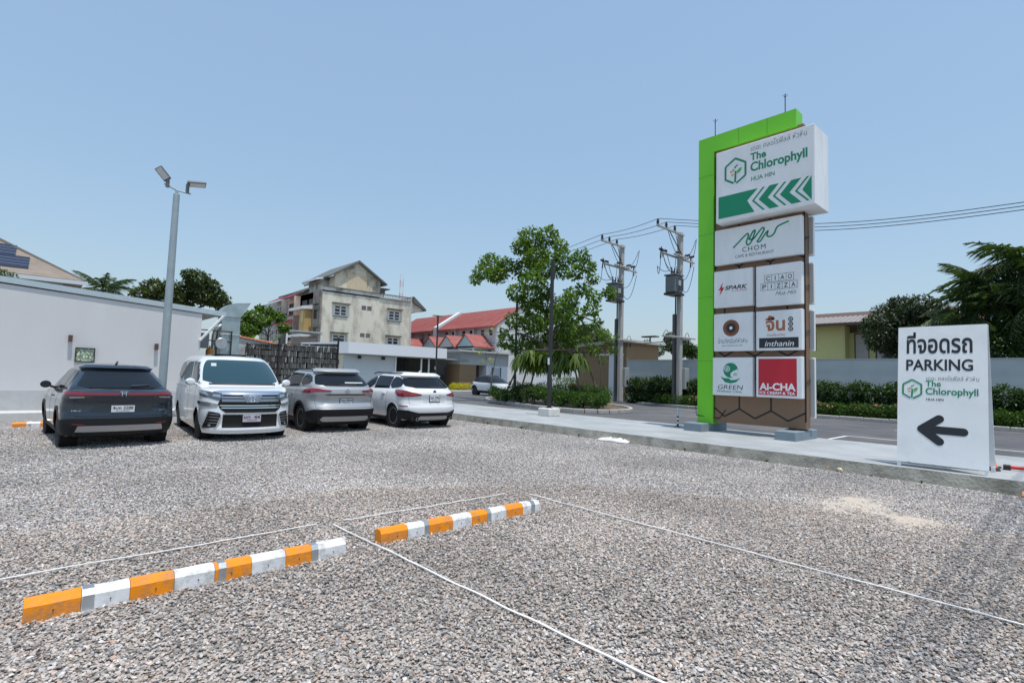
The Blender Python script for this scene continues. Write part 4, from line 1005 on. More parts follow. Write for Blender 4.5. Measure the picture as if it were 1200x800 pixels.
# ---------------------------------------------------------------- dark crossover, seen from behind
def dark_car():
    t = thing('parked_car', 'dark blue grey crossover seen from behind with a full width red light bar', 'car', (1.15, 14.5, 0), R(93.4), 'cars parked nose or tail on the gravel')
    paint = mat('paint_navy_grey', (0.009, 0.017, 0.028), .2, .15, .5, coat=.9)
    r = .335; ax = (-1.32, 1.29)
    xr = [(.20, -2.02), (.30, -2.11), (.45, -2.165), (.60, -2.17), (.66, -2.13), (.86, -2.12), (.98, -2.15), (1.04, -2.13), (1.09, -2.05)]
    xf = [(.20, 2.02), (.35, 2.14), (.6, 2.17), (.8, 2.10), (1.09, 1.95)]
    S = Shell([(.18, .78), (.30, .855), (.50, .885), (.72, .895), (.90, .88), (1.02, .84), (1.10, .79)], xr, xf, [(-2.2, 1.09), (-1.4, 1.07), (.8, 1.02), (1.2, .99), (2.0, .80), (2.2, .72)], [(-2.2, .30), (-1.9, .22), (1.9, .2), (2.2, .26)],
              Lr=.36, Lf=.6, n=3.2, bow=.07, arches=ax, Ra=.375, zc=r, crown=.03)
    Gs = Shell([(.9, .80), (1.08, .785), (1.22, .735), (1.36, .665), (1.46, .61), (1.52, .56), (1.56, .50)],
               [(.9, -2.0), (1.08, -2.03), (1.2, -1.86), (1.35, -1.60), (1.46, -1.42), (1.52, -1.30)], [(.9, 1.45), (1.02, 1.25), (1.3, .72), (1.5, .25), (1.55, .05)],
               [(-2.1, 1.50), (-1.2, 1.53), (-.3, 1.56), (.4, 1.54), (1.5, 1.46)], [(-3, .93), (3, .93)], Lr=.30, Lf=.4, n=3.0, bow=.06, bowf=.12, crown=.035); Gs.gh = True
    car_base(t, S, Gs, paint, 1.79, ax, r, .375, clad=M_clad, cladw=.055, rimmat=mat('dark_rim', (.12, .12, .13), .35, .8))
    q = lambda y, z: S.qy('r', y, z)
    gq = lambda y, z: Gs.qy('r', y, z)
    # rear window and spoiler
    part('rear_window', Gs.patch('r', [(-gq(.70, 1.12), 1.115), (gq(.70, 1.12), 1.115), (gq(.60, 1.3) * 1.0, 1.30), (gq(.52, 1.44), 1.435), (-gq(.52, 1.44), 1.435), (-gq(.60, 1.3), 1.30)], .006, rnd=1), M_glass, t, smooth=50)
    part('spoiler', Gs.patch('r', [(-gq(.58, 1.48), 1.452), (gq(.58, 1.48), 1.452), (gq(.52, 1.5), 1.505), (-gq(.52, 1.5), 1.505)], .055, .05), paint, t, smooth=50)
    part('wiper', Gs.patch('r', [(-.04, 1.135), (-.055, 1.16), (-gq(.42, 1.2), 1.172), (-gq(.43, 1.2), 1.158)], .022, .012), M_blk, t)
    # light bar and lamps
    part('light_bar', S.patch('r', [(-q(.62, 1), .992), (q(.62, 1), .992), (q(.62, 1), 1.030), (-q(.62, 1), 1.030)], .010), M_lampr, t, smooth=50)
    for sg in (1, -1):
        P = [(sg * q(.60, 1), .985), (sg * 1.10, 1.0), (sg * 1.14, 1.045), (sg * q(.6, 1), 1.04)]
        part('tail_lamp', S.patch('r', P if sg > 0 else P[::-1], .013, .02), M_lampr, t, smooth=50)
        P = [(sg * q(.50, .95), .93), (sg * q(.80, .95), .905), (sg * 1.0, .915), (sg * 1.02, .983), (sg * q(.46, .96), .983)]
        part('lamp_housing', S.patch('r', P if sg > 0 else P[::-1], .009, .02), mat('smoked_lens', (.03, .02, .022), .08, 0, .6, coat=.8), t, smooth=50)
        P = [(sg * q(.58, .95), .945), (sg * q(.76, .95), .93), (sg * q(.78, .95), .955), (sg * q(.58, .95), .965)]
        part('reflector', S.patch('r', P if sg > 0 else P[::-1], .013, .01), M_lampw, t)
    part('emblem', S.patch('r', [(-q(.062, 1), .972), (q(.062, 1), .972), (q(.066, 1), 1.052), (-q(.066, 1), 1.052)], .016, .01), M_blk, t)
    e = MB()
    for a, b_ in (((-.030, .975), (-.036, 1.047)), ((.030, .975), (.036, 1.047)), ((-.033, 1.01), (.033, 1.01))):
        e.tube([S.map('r', math.copysign(q(abs(a[0]), 1), a[0]), a[1], .022), S.map('r', math.copysign(q(abs(b_[0]), 1), b_[0]), b_[1], .022)], .006, 6)
    part('emblem', e, M_chr, t)
    # tailgate recess, bumper, skid plate
    part('plate_recess', S.patch('r', [(-q(.50, .7), .70), (-q(.42, .7), .66), (q(.42, .7), .66), (q(.50, .7), .70), (q(.38, .8), .80), (-q(.38, .8), .80)], .004, .006), mat('paint_shadow', (.014, .02, .028), .3, .3, coat=.6), t, smooth=40)
    plate(t, S, 'r', .735, '4มห 3288', 'ประจวบคีรีขันธ์', w=.36, h=.125)
    part('lower_bumper', S.patch('r', [(-1.32, .26), (-q(.7, .3), .245), (q(.7, .3), .245), (1.32, .26), (1.30, .50), (1.0, .53), (q(.6, .55), .565), (-q(.6, .55), .565), (-1.0, .53), (-1.30, .50)], .010, .02), M_clad, t, smooth=45)
    part('skid_plate', S.patch('r', [(-q(.68, .4), .325), (q(.68, .4), .325), (q(.64, .45), .43), (-q(.64, .45), .43)], .022, .02), mat('satin_silver', (.42, .43, .44), .35, .7), t, smooth=45)
    for sg in (1, -1): part('reflector', S.patch('r', [(sg * q(.72, .45), .455), (sg * q(.55, .45), .445), (sg * q(.55, .45), .462), (sg * q(.72, .45), .472)][::sg], .016, .006), M_lampr, t)
    part('shut_line', seam(S, 'r', [(-q(.70, .9), .90), (-q(.70, .7), .60), (q(.70, .7), .60), (q(.70, .9), .90)]), M_blk, t)
    for sg, tx in ((1, 'HR-V'), (-1, 'e:HEV')):
        m_ = text_mb(tx, 0, 0, w=.13, h=.024, bold=.01); z = .69; u0 = .74 if sg > 0 else -.60
        m_.v = [tuple(S.map('r', math.copysign(S.qy('r', u0 - a, z), u0 - a), z + b_, .006)) for a, b_, c_ in m_.v]; part('lettering', m_, M_chr, t)
    # side glass
    for md in ('s+', 's-'):
        part('side_window', Gs.patch(md, [(-1.62, 1.16), (-1.02, 1.09), (-1.02, 1.44), (-1.30, 1.43)], .004, rnd=1), M_glass, t, smooth=50)
        part('side_window', Gs.patch(md, [(-.98, 1.085), (-.08, 1.065), (-.08, 1.465), (-.98, 1.445)], .004), M_glass, t, smooth=50)
        part('side_window', Gs.patch(md, [(-.04, 1.065), (1.0, 1.05), (.80, 1.18), (.36, 1.44), (-.04, 1.465)], .004, rnd=1), M_glass, t, smooth=50)
        part('sill', S.patch(md, [(-.93, .215), (.9, .215), (.9, .33), (-.93, .33)], .010, .02), M_clad, t, smooth=40)
        for x in (-.98, -.05, .92): part('shut_line', seam(S, md, [(x, .36), (x - .02, 1.05)]), M_blk, t)
        part('door_handle', S.patch(md, [(-.30, .90), (-.12, .90), (-.12, .93), (-.30, .93)], .03, .03, rnd=1), paint, t, smooth=50)
    part('windscreen', Gs.patch('f', [(-.8, 1.05), (.8, 1.05), (.75, 1.47), (-.75, 1.47)], .004), M_glass, t, smooth=50)
    mirror_pair(t, .62, .94, 1.11, M_blk, .9)
    f = MB(); f.add([(-1.22, 0, 1.575), (-1.02, -.02, 1.565), (-1.02, .02, 1.565), (-1.22, .012, 1.64), (-1.22, -.012, 1.64), (-1.26, 0, 1.57)], [(0, 1, 2), (1, 4, 3, 2), (1, 5, 4), (2, 3, 5), (5, 3, 4)])
    part('aerial', f, M_blk, t)
dark_car()

# ---------------------------------------------------------------- white van, seen from the front
def van():
    t = thing('parked_van', 'large white passenger van facing the camera with a wide chrome and black grille', 'van', (3.68, 14.72, 0), R(-93.2), 'cars parked nose or tail on the gravel')
    paint = mat('paint_pearl_white', (0.74, 0.76, 0.77), .25, 0, .6, coat=.9)
    r = .335; ax = (-1.49, 1.51)
    S = Shell([(.15, .86), (.30, .905), (.60, .925), (.90, .92), (1.10, .905), (1.2, .885)],
              [(.18, -2.36), (.4, -2.44), (1.2, -2.44)], [(.14, 2.41), (.20, 2.47), (.28, 2.465), (.36, 2.44), (.60, 2.455), (.72, 2.44), (.90, 2.42), (1.02, 2.36), (1.08, 2.27), (1.16, 2.15)],
              [(-2.5, 1.2), (1.0, 1.2), (1.35, 1.19), (1.9, 1.13), (2.2, 1.08), (2.45, 1.03)], [(-2.5, .22), (1.9, .18), (2.5, .165)],
              Lr=.3, Lf=.62, n=3.5, nf=2.7, bow=.04, bowf=.10, arches=ax, Ra=.36, zc=r, crown=.045)
    Gs = Shell([(1.0, .885), (1.2, .88), (1.5, .835), (1.72, .785), (1.80, .74), (1.86, .66)], [(1.0, -2.43), (1.3, -2.41), (1.7, -2.33), (1.86, -2.22)],
               [(1.0, 1.92), (1.15, 1.74), (1.35, 1.47), (1.6, 1.10), (1.74, .86), (1.82, .66), (1.86, .5)], [(-2.5, 1.84), (-1.5, 1.865), (-.2, 1.865), (.6, 1.83), (1.6, 1.76)], [(-3, 1.08), (3, 1.08)], Lr=.3, Lf=.42, n=3.5, nf=2.6, bow=.03, bowf=.16, crown=.045); Gs.gh = True
    car_base(t, S, Gs, paint, 1.85, ax, r, .36, rimmat=mat('dark_rim', (.12, .12, .13), .35, .8), spokes=7)
    q = lambda y, z=.6: S.qy('f', y, z); gq = lambda y, z: Gs.qy('f', y, z)
    part('windscreen', Gs.patch('f', [(-gq(.80, 1.2), 1.205), (gq(.80, 1.2), 1.205), (gq(.765, 1.5), 1.5), (gq(.69, 1.7), 1.705), (gq(.62, 1.75), 1.76), (-gq(.62, 1.75), 1.76), (-gq(.69, 1.7), 1.705), (-gq(.765, 1.5), 1.5)], .005, rnd=1), M_glass2, t, smooth=50)
    part('wiper', Gs.patch('f', [(-gq(.7, 1.2), 1.19), (gq(.7, 1.2), 1.19), (gq(.7, 1.2), 1.215), (-gq(.7, 1.2), 1.215)], .012, .012), M_blk, t)
    # grille: dark field, chrome bars, wings up into the head lamps
    part('grille', S.patch('f', [(-q(.60), .70), (-q(.50), .615), (q(.50), .615), (q(.60), .70), (q(.64), .80), (q(.56), 1.0), (-q(.56), 1.0), (-q(.64), .80)], .006), M_clad, t, smooth=40)
    for z, h, w_, m in ((1.0, .03, .57, M_chr), (.935, .018, .57, M_chr), (.875, .06, .57, mat('grille_satin', (.30, .31, .32), .2, .8)), (.765, .02, .60, M_chr), (.715, .022, .57, M_chr)):
        part('grille_bar', S.patch('f', [(-q(w_), z - h / 2), (q(w_), z - h / 2), (q(w_), z + h / 2), (-q(w_), z + h / 2)], .022, .02), m, t, smooth=40)
    part('hood_trim', S.patch('f', [(-q(.72, 1), 1.045), (-q(.5, 1), 1.0), (q(.5, 1), 1.0), (q(.72, 1), 1.045), (q(.60, 1), 1.065), (-q(.60, 1), 1.065)], .018, .02), M_chr, t, smooth=40)
    part('badge', S.patch('f', [(-q(.12), .83), (q(.12), .83), (q(.20), .985), (-q(.20), .985)], .034, .015), mat('grille_satin', (.30, .31, .32)), t)
    e = MB()
    for rx, rz, dz in ((.085, .06, 0), (.038, .056, .0), (.062, .025, .02)):
        e.tube([S.map('f', math.copysign(S.qy('f', rx * abs(math.cos(a)), .9), math.cos(a)), .908 + dz + rz * math.sin(a), .042) for a in [2 * math.pi * k / 20 for k in range(21)]], .0075, 6)
    part('emblem', e, M_chr, t)
    for sg in (1, -1):
        s_ = lambda P: P if sg > 0 else P[::-1]
        part('headlight', S.patch('f', s_([(sg * q(.56), .93), (sg * q(.62), .87), (sg * q(.80), .93), (sg * q(.93), .97), (sg * q(.96), 1.065), (sg * q(.90), 1.075), (sg * q(.78), 1.05), (sg * q(.55), 1.005)]), .010, .02), mat('lamp_smoke', (.09, .10, .11), .06, .4, .8, coat=.9), t, smooth=45)
        part('headlight_lens', S.patch('f', s_([(sg * q(.79), .965), (sg * q(.90), .985), (sg * q(.94), 1.05), (sg * q(.84), 1.04)]), .014, .01), M_lampw, t, smooth=45)
        part('headlight_lens', S.patch('f', s_([(sg * q(.60), .93), (sg * q(.74), .955), (sg * q(.72), 1.0), (sg * q(.60), .99)]), .014, .01), M_lampw, t, smooth=45)
        part('running_lamp', S.patch('f', s_([(sg * q(.64), .745), (sg * q(.72), .735), (sg * q(.93), .77), (sg * q(.95), .85), (sg * q(.82), .835), (sg * q(.64), .80)]), .014, .02), mat('lamp_grey_lens', (.30, .32, .34), .1, .5, coat=.8), t, smooth=45)
        part('running_lamp', S.patch('f', s_([(sg * q(.91), .785), (sg * q(.935), .79), (sg * q(.94), .845), (sg * q(.91), .835)]), .018, .01), M_clad, t)
        vp = [(sg * q(.66), .31), (sg * q(.86), .285), (sg * q(.89), .30), (sg * q(.79), .62), (sg * q(.77), .645), (sg * q(.60), .61), (sg * q(.575), .57)]
        part('fog_vent', S.patch('f', s_(vp), .005, .01), M_clad, t, smooth=40)
        tr = MB(); ring = [S.map('f', a, b_, .012) for a, b_ in vp]; tr.tube(ring + [ring[0]], .011, 6); part('vent_trim', tr, M_chr, t)
        for k in range(4):
            z = .385 + k * .06; a0 = .635 - k * .012; a1 = .845 - k * .022
            part('vent_slat', S.patch('f', s_([(sg * q(a0), z), (sg * q(a1), z + .01), (sg * q(a1), z + .03), (sg * q(a0), z + .02)]), .013, .01), mat('grille_satin', (.30, .31, .32)), t)
        part('fog_lamp', S.patch('f', [(sg * (q(.77) + .03 * math.cos(R(a))), .345 + .03 * math.sin(R(a))) for a in range(0, 360, 30)], .018, .01), M_lampw, t)
    part('lower_grille', S.patch('f', [(-q(.56), .30), (q(.56), .30), (q(.54), .575), (-q(.54), .575)], .004, .01), M_dark, t, smooth=40)
    part('grille_bar', S.patch('f', [(-q(.55), .578), (q(.55), .578), (q(.55), .593), (-q(.55), .593)], .014, .01), M_chr, t)
    part('lip', S.patch('f', [(-q(.58), .245), (q(.58), .245), (q(.56), .275), (-q(.56), .275)], .03, .03), paint, t, smooth=40)
    plate(t, S, 'f', .50, 'ขท  44', 'กรุงเทพมหานคร', w=.36, h=.16, off=.03, mcol=mat('plate_pink', (.50, .46, .52), .4))
    for md in ('s+', 's-'):
        part('side_window', Gs.patch(md, [(-2.05, 1.27), (-1.12, 1.25), (-1.12, 1.70), (-2.0, 1.70)], .004, rnd=1), M_glass, t, smooth=50)
        part('side_window', Gs.patch(md, [(-1.06, 1.25), (.16, 1.235), (-.10, 1.62), (-.16, 1.715), (-1.06, 1.70)], .004), M_glass, t, smooth=50)
        part('side_window', Gs.patch(md, [(.30, 1.235), (1.13, 1.22), (1.12, 1.30), (.88, 1.52), (.60, 1.69), (.0, 1.715), (.06, 1.62)], .004), M_glass, t, smooth=50)
        part('side_window', Gs.patch(md, [(1.18, 1.22), (1.50, 1.21), (1.18, 1.38)], .004), M_glass, t, smooth=50)
        for x in (-1.08, .22, 1.16): part('shut_line', seam(S, md, [(x, .30), (x, 1.19)]), M_blk, t)
        for x in (.06, .38): part('door_handle', S.patch(md, [(x - .09, 1.0), (x + .09, 1.0), (x + .09, 1.035), (x - .09, 1.035)], .03, .03, rnd=1), M_chr, t, smooth=50)
        part('shut_line', seam(S, md, [(-2.3, 1.10), (-.2, 1.09)]), M_blk, t)
        part('belt_trim', Gs.patch(md, [(-2.1, 1.215), (1.45, 1.195), (1.45, 1.21), (-2.1, 1.232)], .008, .01), M_chr, t)
    mirror_pair(t, 1.20, 1.03, 1.24, paint, .98)
    part('sunroof', MB().box(-.9, .25, -.42, .42, 1.895, 1.912), M_glass, t)
    part('sticker', Gs.patch('f', [(-gq(.60, 1.6), 1.60), (-gq(.50, 1.6), 1.60), (-gq(.50, 1.6), 1.67), (-gq(.60, 1.6), 1.67)], .009, .002), mat('sticker_pale', (.45, .52, .52), .5), t)
van()

# ---------------------------------------------------------------- grey crossover, seen from behind
def grey_car():
    t = thing('parked_car', 'metallic grey crossover seen from behind with red wedge lamps and black lower bumper', 'car', (6.04, 15.13, 0), R(90), 'cars parked nose or tail on the gravel')
    paint = mat('paint_metal_grey', (0.43, 0.435, 0.44), .28, .4, .6, coat=.8)
    r = .345; ax = (-1.31, 1.33)
    S = Shell([(.2, .80), (.35, .87), (.55, .905), (.78, .915), (.95, .90), (1.08, .865), (1.16, .80)],
              [(.22, -2.05), (.32, -2.14), (.48, -2.19), (.60, -2.21), (.66, -2.17), (.80, -2.10), (.92, -2.12), (1.0, -2.17), (1.10, -2.16), (1.17, -2.08)],
              [(.2, 2.05), (.5, 2.2), (.9, 2.15), (1.17, 1.9)], [(-2.2, 1.16), (.9, 1.08), (1.2, 1.05), (2.1, .88)], [(-2.3, .28), (-1.9, .24), (2.2, .24)], Lr=.40, Lf=.6, n=3.0, bow=.07, arches=ax, Ra=.39, zc=r, crown=.03)
    Gs = Shell([(1.0, .83), (1.15, .81), (1.3, .755), (1.45, .69), (1.54, .63), (1.60, .54)], [(1.0, -2.05), (1.15, -2.07), (1.3, -1.93), (1.46, -1.72), (1.54, -1.64), (1.60, -1.52)],
               [(1.0, 1.4), (1.1, 1.2), (1.4, .7), (1.6, .1)], [(-2.1, 1.555), (-1.2, 1.60), (-.3, 1.61), (.5, 1.57), (1.4, 1.5)], [(-3, 1.0), (3, 1.0)], Lr=.32, Lf=.4, n=3.0, bow=.06, crown=.035); Gs.gh = True
    car_base(t, S, Gs, paint, 1.825, ax, r, .39, clad=M_clad, cladw=.06, spokes=5)
    q = lambda y, z: S.qy('r', y, z); gq = lambda y, z: Gs.qy('r', y, z)
    part('rear_window', Gs.patch('r', [(-gq(.74, 1.2), 1.19), (gq(.74, 1.2), 1.19), (gq(.70, 1.35), 1.36), (gq(.60, 1.5), 1.50), (-gq(.60, 1.5), 1.50), (-gq(.70, 1.35), 1.36)], .006, rnd=1), M_glass, t, smooth=50)
    part('spoiler', Gs.patch('r', [(-gq(.62, 1.53), 1.505), (gq(.62, 1.53), 1.505), (gq(.57, 1.57), 1.575), (-gq(.57, 1.57), 1.575)], .075, .07), paint, t, smooth=50)
    part('wiper', Gs.patch('r', [(.10, 1.205), (-gq(.30, 1.2), 1.20), (-gq(.30, 1.2), 1.23), (.0, 1.225)], .02, .012), M_blk, t)
    part('window_sticker', Gs.patch('r', [(0, 1.26), (-gq(.55, 1.2), 1.26), (-gq(.55, 1.2), 1.285), (0, 1.285)], .009, .002), mat('sticker', (.55, .6, .58), .5), t)
    for sg in (1, -1):
        s_ = lambda P: P if sg > 0 else P[::-1]
        part('tail_lamp', S.patch('r', s_([(sg * q(.42, 1), 1.075), (sg * q(.46, 1), 1.035), (sg * q(.80, 1), 1.03), (sg * 1.02, .985), (sg * 1.30, 1.0), (sg * 1.18, 1.07), (sg * 1.0, 1.125), (sg * q(.75, 1), 1.115)]), .016, .025), M_lampr, t, smooth=45)
    part('garnish', S.patch('r', [(-q(.56, .95), .965), (q(.56, .95), .965), (q(.5, .95), .985), (-q(.5, .95), .985)], .012, .01), M_clad, t)
    e = MB()
    for rx, rz, dz in ((.065, .045, 0), (.028, .042, .0), (.045, .018, .015)):
        e.tube([S.map('r', math.copysign(S.qy('r', rx * abs(math.cos(a)), .9), math.cos(a)), 1.065 + dz + rz * math.sin(a), .012) for a in [2 * math.pi * k / 20 for k in range(21)]], .006, 6)
    part('emblem', e, M_chr, t)
    part('plate_recess', S.patch('r', [(-q(.60, .7), .70), (q(.60, .7), .70), (q(.36, .9), .925), (-q(.36, .9), .925)], .003, .005), mat('paint_grey_light', (.48, .49, .50), .3, .5, coat=.6), t)
    plate(t, S, 'r', .80, '5ขจ 9939', 'กรุงเทพมหานคร', w=.33, h=.14, frame=M_blk)
    part('lower_bumper', S.patch('r', [(-1.42, .27), (-q(.7, .3), .235), (q(.7, .3), .235), (1.42, .27), (1.40, .42), (1.0, .53), (q(.80, .6), .60), (-q(.80, .6), .60), (-1.0, .53), (-1.40, .42)], .010, .02), M_clad, t, smooth=45)
    part('skid_plate', S.patch('r', [(-q(.70, .4), .30), (q(.70, .4), .30), (q(.60, .42), .415), (-q(.60, .42), .415)], .024, .02), mat('satin_silver', (.42, .43, .44)), t, smooth=45)
    part('shut_line', seam(S, 'r', [(-q(.76, 1), 1.03), (-q(.76, .7), .64), (q(.76, .7), .64), (q(.76, 1), 1.03)]), M_blk, t)
    for md in ('s+', 's-'):
        part('side_window', Gs.patch(md, [(-1.74, 1.24), (-1.0, 1.17), (-1.0, 1.49), (-1.46, 1.47)], .004, rnd=1), M_glass, t, smooth=50)
        part('side_window', Gs.patch(md, [(-.96, 1.165), (-.04, 1.13), (-.04, 1.51), (-.96, 1.495)], .004), M_glass, t, smooth=50)
        part('side_window', Gs.patch(md, [(0, 1.13), (1.0, 1.10), (.84, 1.22), (.40, 1.48), (0, 1.51)], .004, rnd=1), M_glass, t, smooth=50)
        part('sill', S.patch(md, [(-.9, .24), (.9, .24), (.9, .36), (-.9, .36)], .010, .02), M_clad, t, smooth=40)
        for x in (-.95, 0, .95): part('shut_line', seam(S, md, [(x, .38), (x, 1.08)]), M_blk, t)
        for x in (-.72, .25): part('door_handle', S.patch(md, [(x - .1, .94), (x + .1, .94), (x + .1, .975), (x - .1, .975)], .03, .03, rnd=1), paint, t, smooth=50)
        rl = MB().tube([(-1.35, (1 if md == 's+' else -1) * .60, 1.565), (-1.2, (1 if md == 's+' else -1) * .60, 1.605), (.3, (1 if md == 's+' else -1) * .58, 1.61), (.5, (1 if md == 's+' else -1) * .56, 1.57)], .018, 8); part('roof_rail', rl, M_clad, t, smooth=50)
    part('windscreen', Gs.patch('f', [(-.8, 1.1), (.8, 1.1), (.75, 1.5), (-.75, 1.5)], .004), M_glass, t, smooth=50)
    mirror_pair(t, .80, 1.02, 1.14, paint)
grey_car()

# ---------------------------------------------------------------- white crossover, seen from behind
def white_car():
    t = thing('parked_car', 'white crossover seen from behind with large red lamps, nearest to the lamp post', 'car', (8.66, 14.98, 0), R(90), 'cars parked nose or tail on the gravel')
    paint = mat('paint_alpine_white', (0.76, 0.77, 0.78), .25, 0, .6, coat=.9)
    r = .345; ax = (-1.30, 1.37)
    S = Shell([(.2, .80), (.35, .87), (.55, .905), (.75, .91), (.92, .895), (1.04, .86), (1.12, .80)],
              [(.22, -2.06), (.30, -2.12), (.50, -2.20), (.62, -2.205), (.68, -2.16), (.82, -2.13), (1.0, -2.15), (1.08, -2.11), (1.14, -2.02)],
              [(.2, 2.05), (.5, 2.2), (.9, 2.15), (1.17, 1.9)], [(-2.2, 1.13), (.9, 1.07), (1.2, 1.04), (2.1, .9)], [(-2.3, .27), (-1.9, .24), (2.2, .24)], Lr=.42, Lf=.6, n=3.0, bow=.08, arches=ax, Ra=.385, zc=r, crown=.03)
    Gs = Shell([(1.0, .83), (1.12, .805), (1.28, .745), (1.42, .68), (1.52, .615), (1.58, .52)], [(1.0, -2.0), (1.12, -2.02), (1.28, -1.86), (1.42, -1.70), (1.5, -1.60), (1.58, -1.45)],
               [(1.0, 1.4), (1.1, 1.2), (1.4, .7), (1.58, .1)], [(-2.1, 1.52), (-1.2, 1.575), (-.3, 1.595), (.5, 1.56), (1.4, 1.5)], [(-3, 1.0), (3, 1.0)], Lr=.34, Lf=.4, n=2.8, bow=.07, crown=.035); Gs.gh = True
    car_base(t, S, Gs, paint, 1.82, ax, r, .385, clad=None, spokes=5)
    for axx in ax:                                       # thin dark arch edge
        for md in ('s+', 's-'):
            P, Q = [], []
            for k in range(25):
                a = R(-2 + 184 * k / 24); P.append((axx + .372 * math.cos(a), r + .372 * math.sin(a))); Q.append((axx + .397 * math.cos(a), r + .397 * math.sin(a)))
            part('arch_trim', S.strip(md, P, Q, .006), paint, t, smooth=40)
    q = lambda y, z: S.qy('r', y, z); gq = lambda y, z: Gs.qy('r', y, z)
    part('rear_window', Gs.patch('r', [(-gq(.72, 1.2), 1.16), (gq(.72, 1.2), 1.16), (gq(.74, 1.3) * .98, 1.34), (gq(.63, 1.45), 1.46), (-gq(.63, 1.45), 1.46), (-gq(.74, 1.3) * .98, 1.34)], .006, rnd=1), M_glass, t, smooth=50)
    part('spoiler', Gs.patch('r', [(-gq(.63, 1.5), 1.455), (gq(.63, 1.5), 1.455), (gq(.55, 1.54), 1.54), (-gq(.55, 1.54), 1.54)], .07, .065), paint, t, smooth=50)
    part('wiper', Gs.patch('r', [(.05, 1.175), (-gq(.30, 1.2), 1.17), (-gq(.30, 1.2), 1.20), (.0, 1.195)], .02, .012), M_blk, t)
    for sg in (1, -1):
        s_ = lambda P: P if sg > 0 else P[::-1]
        part('tail_lamp', S.patch('r', s_([(sg * q(.40, 1), .985), (sg * q(.44, 1), .94), (sg * q(.74, 1), .91), (sg * 1.0, .895), (sg * 1.12, .95), (sg * 1.30, 1.06), (sg * 1.15, 1.10), (sg * q(.84, 1), 1.08), (sg * q(.66, 1), 1.03)]), .018, .03, rnd=1), M_lampr, t, smooth=45)
        part('lamp_stripe', S.patch('r', s_([(sg * q(.55, 1), .955), (sg * q(.72, 1), .965), (sg * q(.72, 1), .99), (sg * q(.55, 1), .975)]), .021, .006), mat('red_bright', (.6, .05, .05), .15, coat=.8), t)
        part('reflector', S.patch('r', s_([(sg * q(.80, .7), .635), (sg * .98, .64), (sg * 1.02, .665), (sg * q(.80, .7), .655)]), .008, .008), M_lampr, t)
    e = MB(); e.lathe([(.001, 0), (.05, 0), (.055, -.008), (.001, -.010)], (S.arc('r', 0, 1.055)[0] - .001, 0, 1.055), 20, 'x'); part('emblem', e, mat('badge_blue', (.05, .08, .16), .3), t)
    part('plate_recess', S.patch('r', [(-q(.36, .8), .76), (q(.36, .8), .76), (q(.40, .97), .98), (-q(.40, .97), .98)], .003, .006), mat('paint_white_low', (.62, .64, .66), .3, coat=.6), t)
    plate(t, S, 'r', .865, 'ขค 796', 'กรุงเทพมหานคร', w=.33, h=.17, frame=M_blk)
    part('lower_bumper', S.patch('r', [(-1.12, .36), (-1.0, .28), (-q(.6, .3), .235), (q(.6, .3), .235), (1.0, .28), (1.12, .36), (1.10, .48), (1.0, .535), (q(.78, .5), .53), (q(.5, .45), .455), (-q(.5, .45), .455), (-q(.78, .5), .53), (-1.0, .535), (-1.10, .48)], .010, .02), M_clad, t, smooth=45)
    part('skid_plate', S.patch('r', [(-q(.54, .3), .26), (q(.54, .3), .26), (q(.44, .36), .37), (-q(.44, .36), .37)], .022, .02), mat('satin_silver', (.42, .43, .44)), t, smooth=45)
    part('shut_line', seam(S, 'r', [(-q(.74, 1), .90), (-q(.74, .7), .69), (q(.74, .7), .69), (q(.74, 1), .90)]), M_blk, t)
    part('crease_line', seam(S, 'r', [(-q(.8, .8), .745), (q(.8, .8), .745)], .006), mat('paint_white_low', (.62, .64, .66)), t)
    for sg in (1, -1): part('exhaust', MB().lathe([(.045, 0), (.045, .12), (.035, .12), (.035, 0)], (-2.19, sg * .58, .285), 16, 'x'), M_chr, t, smooth=50)
    for md in ('s+', 's-'):
        sgn = 1 if md == 's+' else -1
        part('side_window', Gs.patch(md, [(-1.60, 1.22), (-1.50, 1.16), (-.93, 1.13), (-.93, 1.475), (-1.30, 1.455), (-1.52, 1.34)], .004, rnd=1), M_glass, t, smooth=50)
        part('side_window', Gs.patch(md, [(-.91, 1.13), (.0, 1.11), (.0, 1.495), (-.91, 1.475)], .004), M_glass, t, smooth=50)
        part('side_window', Gs.patch(md, [(.03, 1.11), (1.02, 1.09), (.80, 1.22), (.40, 1.46), (.03, 1.495)], .004, rnd=1), M_glass, t, smooth=50)
        part('sill', S.patch(md, [(-.9, .24), (.95, .24), (.95, .30), (-.9, .30)], .006, .02), M_clad, t, smooth=40)
        for x in (-.92, .02, .98): part('shut_line', seam(S, md, [(x, .33), (x, 1.06)]), M_blk, t)
        for x in (-.72, .25): part('door_handle', S.patch(md, [(x - .1, .95), (x + .1, .95), (x + .1, .985), (x - .1, .985)], .03, .03, rnd=1), paint, t, smooth=50)
        rl = MB().tube([(-1.35, sgn * .57, 1.535), (-1.2, sgn * .585, 1.578), (.3, sgn * .575, 1.585), (.5, sgn * .56, 1.545)], .018, 8); part('roof_rail', rl, M_clad, t, smooth=50)
    part('windscreen', Gs.patch('f', [(-.8, 1.1), (.8, 1.1), (.75, 1.5), (-.75, 1.5)], .004), M_glass, t, smooth=50)
    part('aerial', MB().tube([(-1.2, 0, 1.60), (-1.32, 0, 1.66)], .018, 6), paint, t)
    mirror_pair(t, .80, 1.02, 1.12, paint)
white_car()

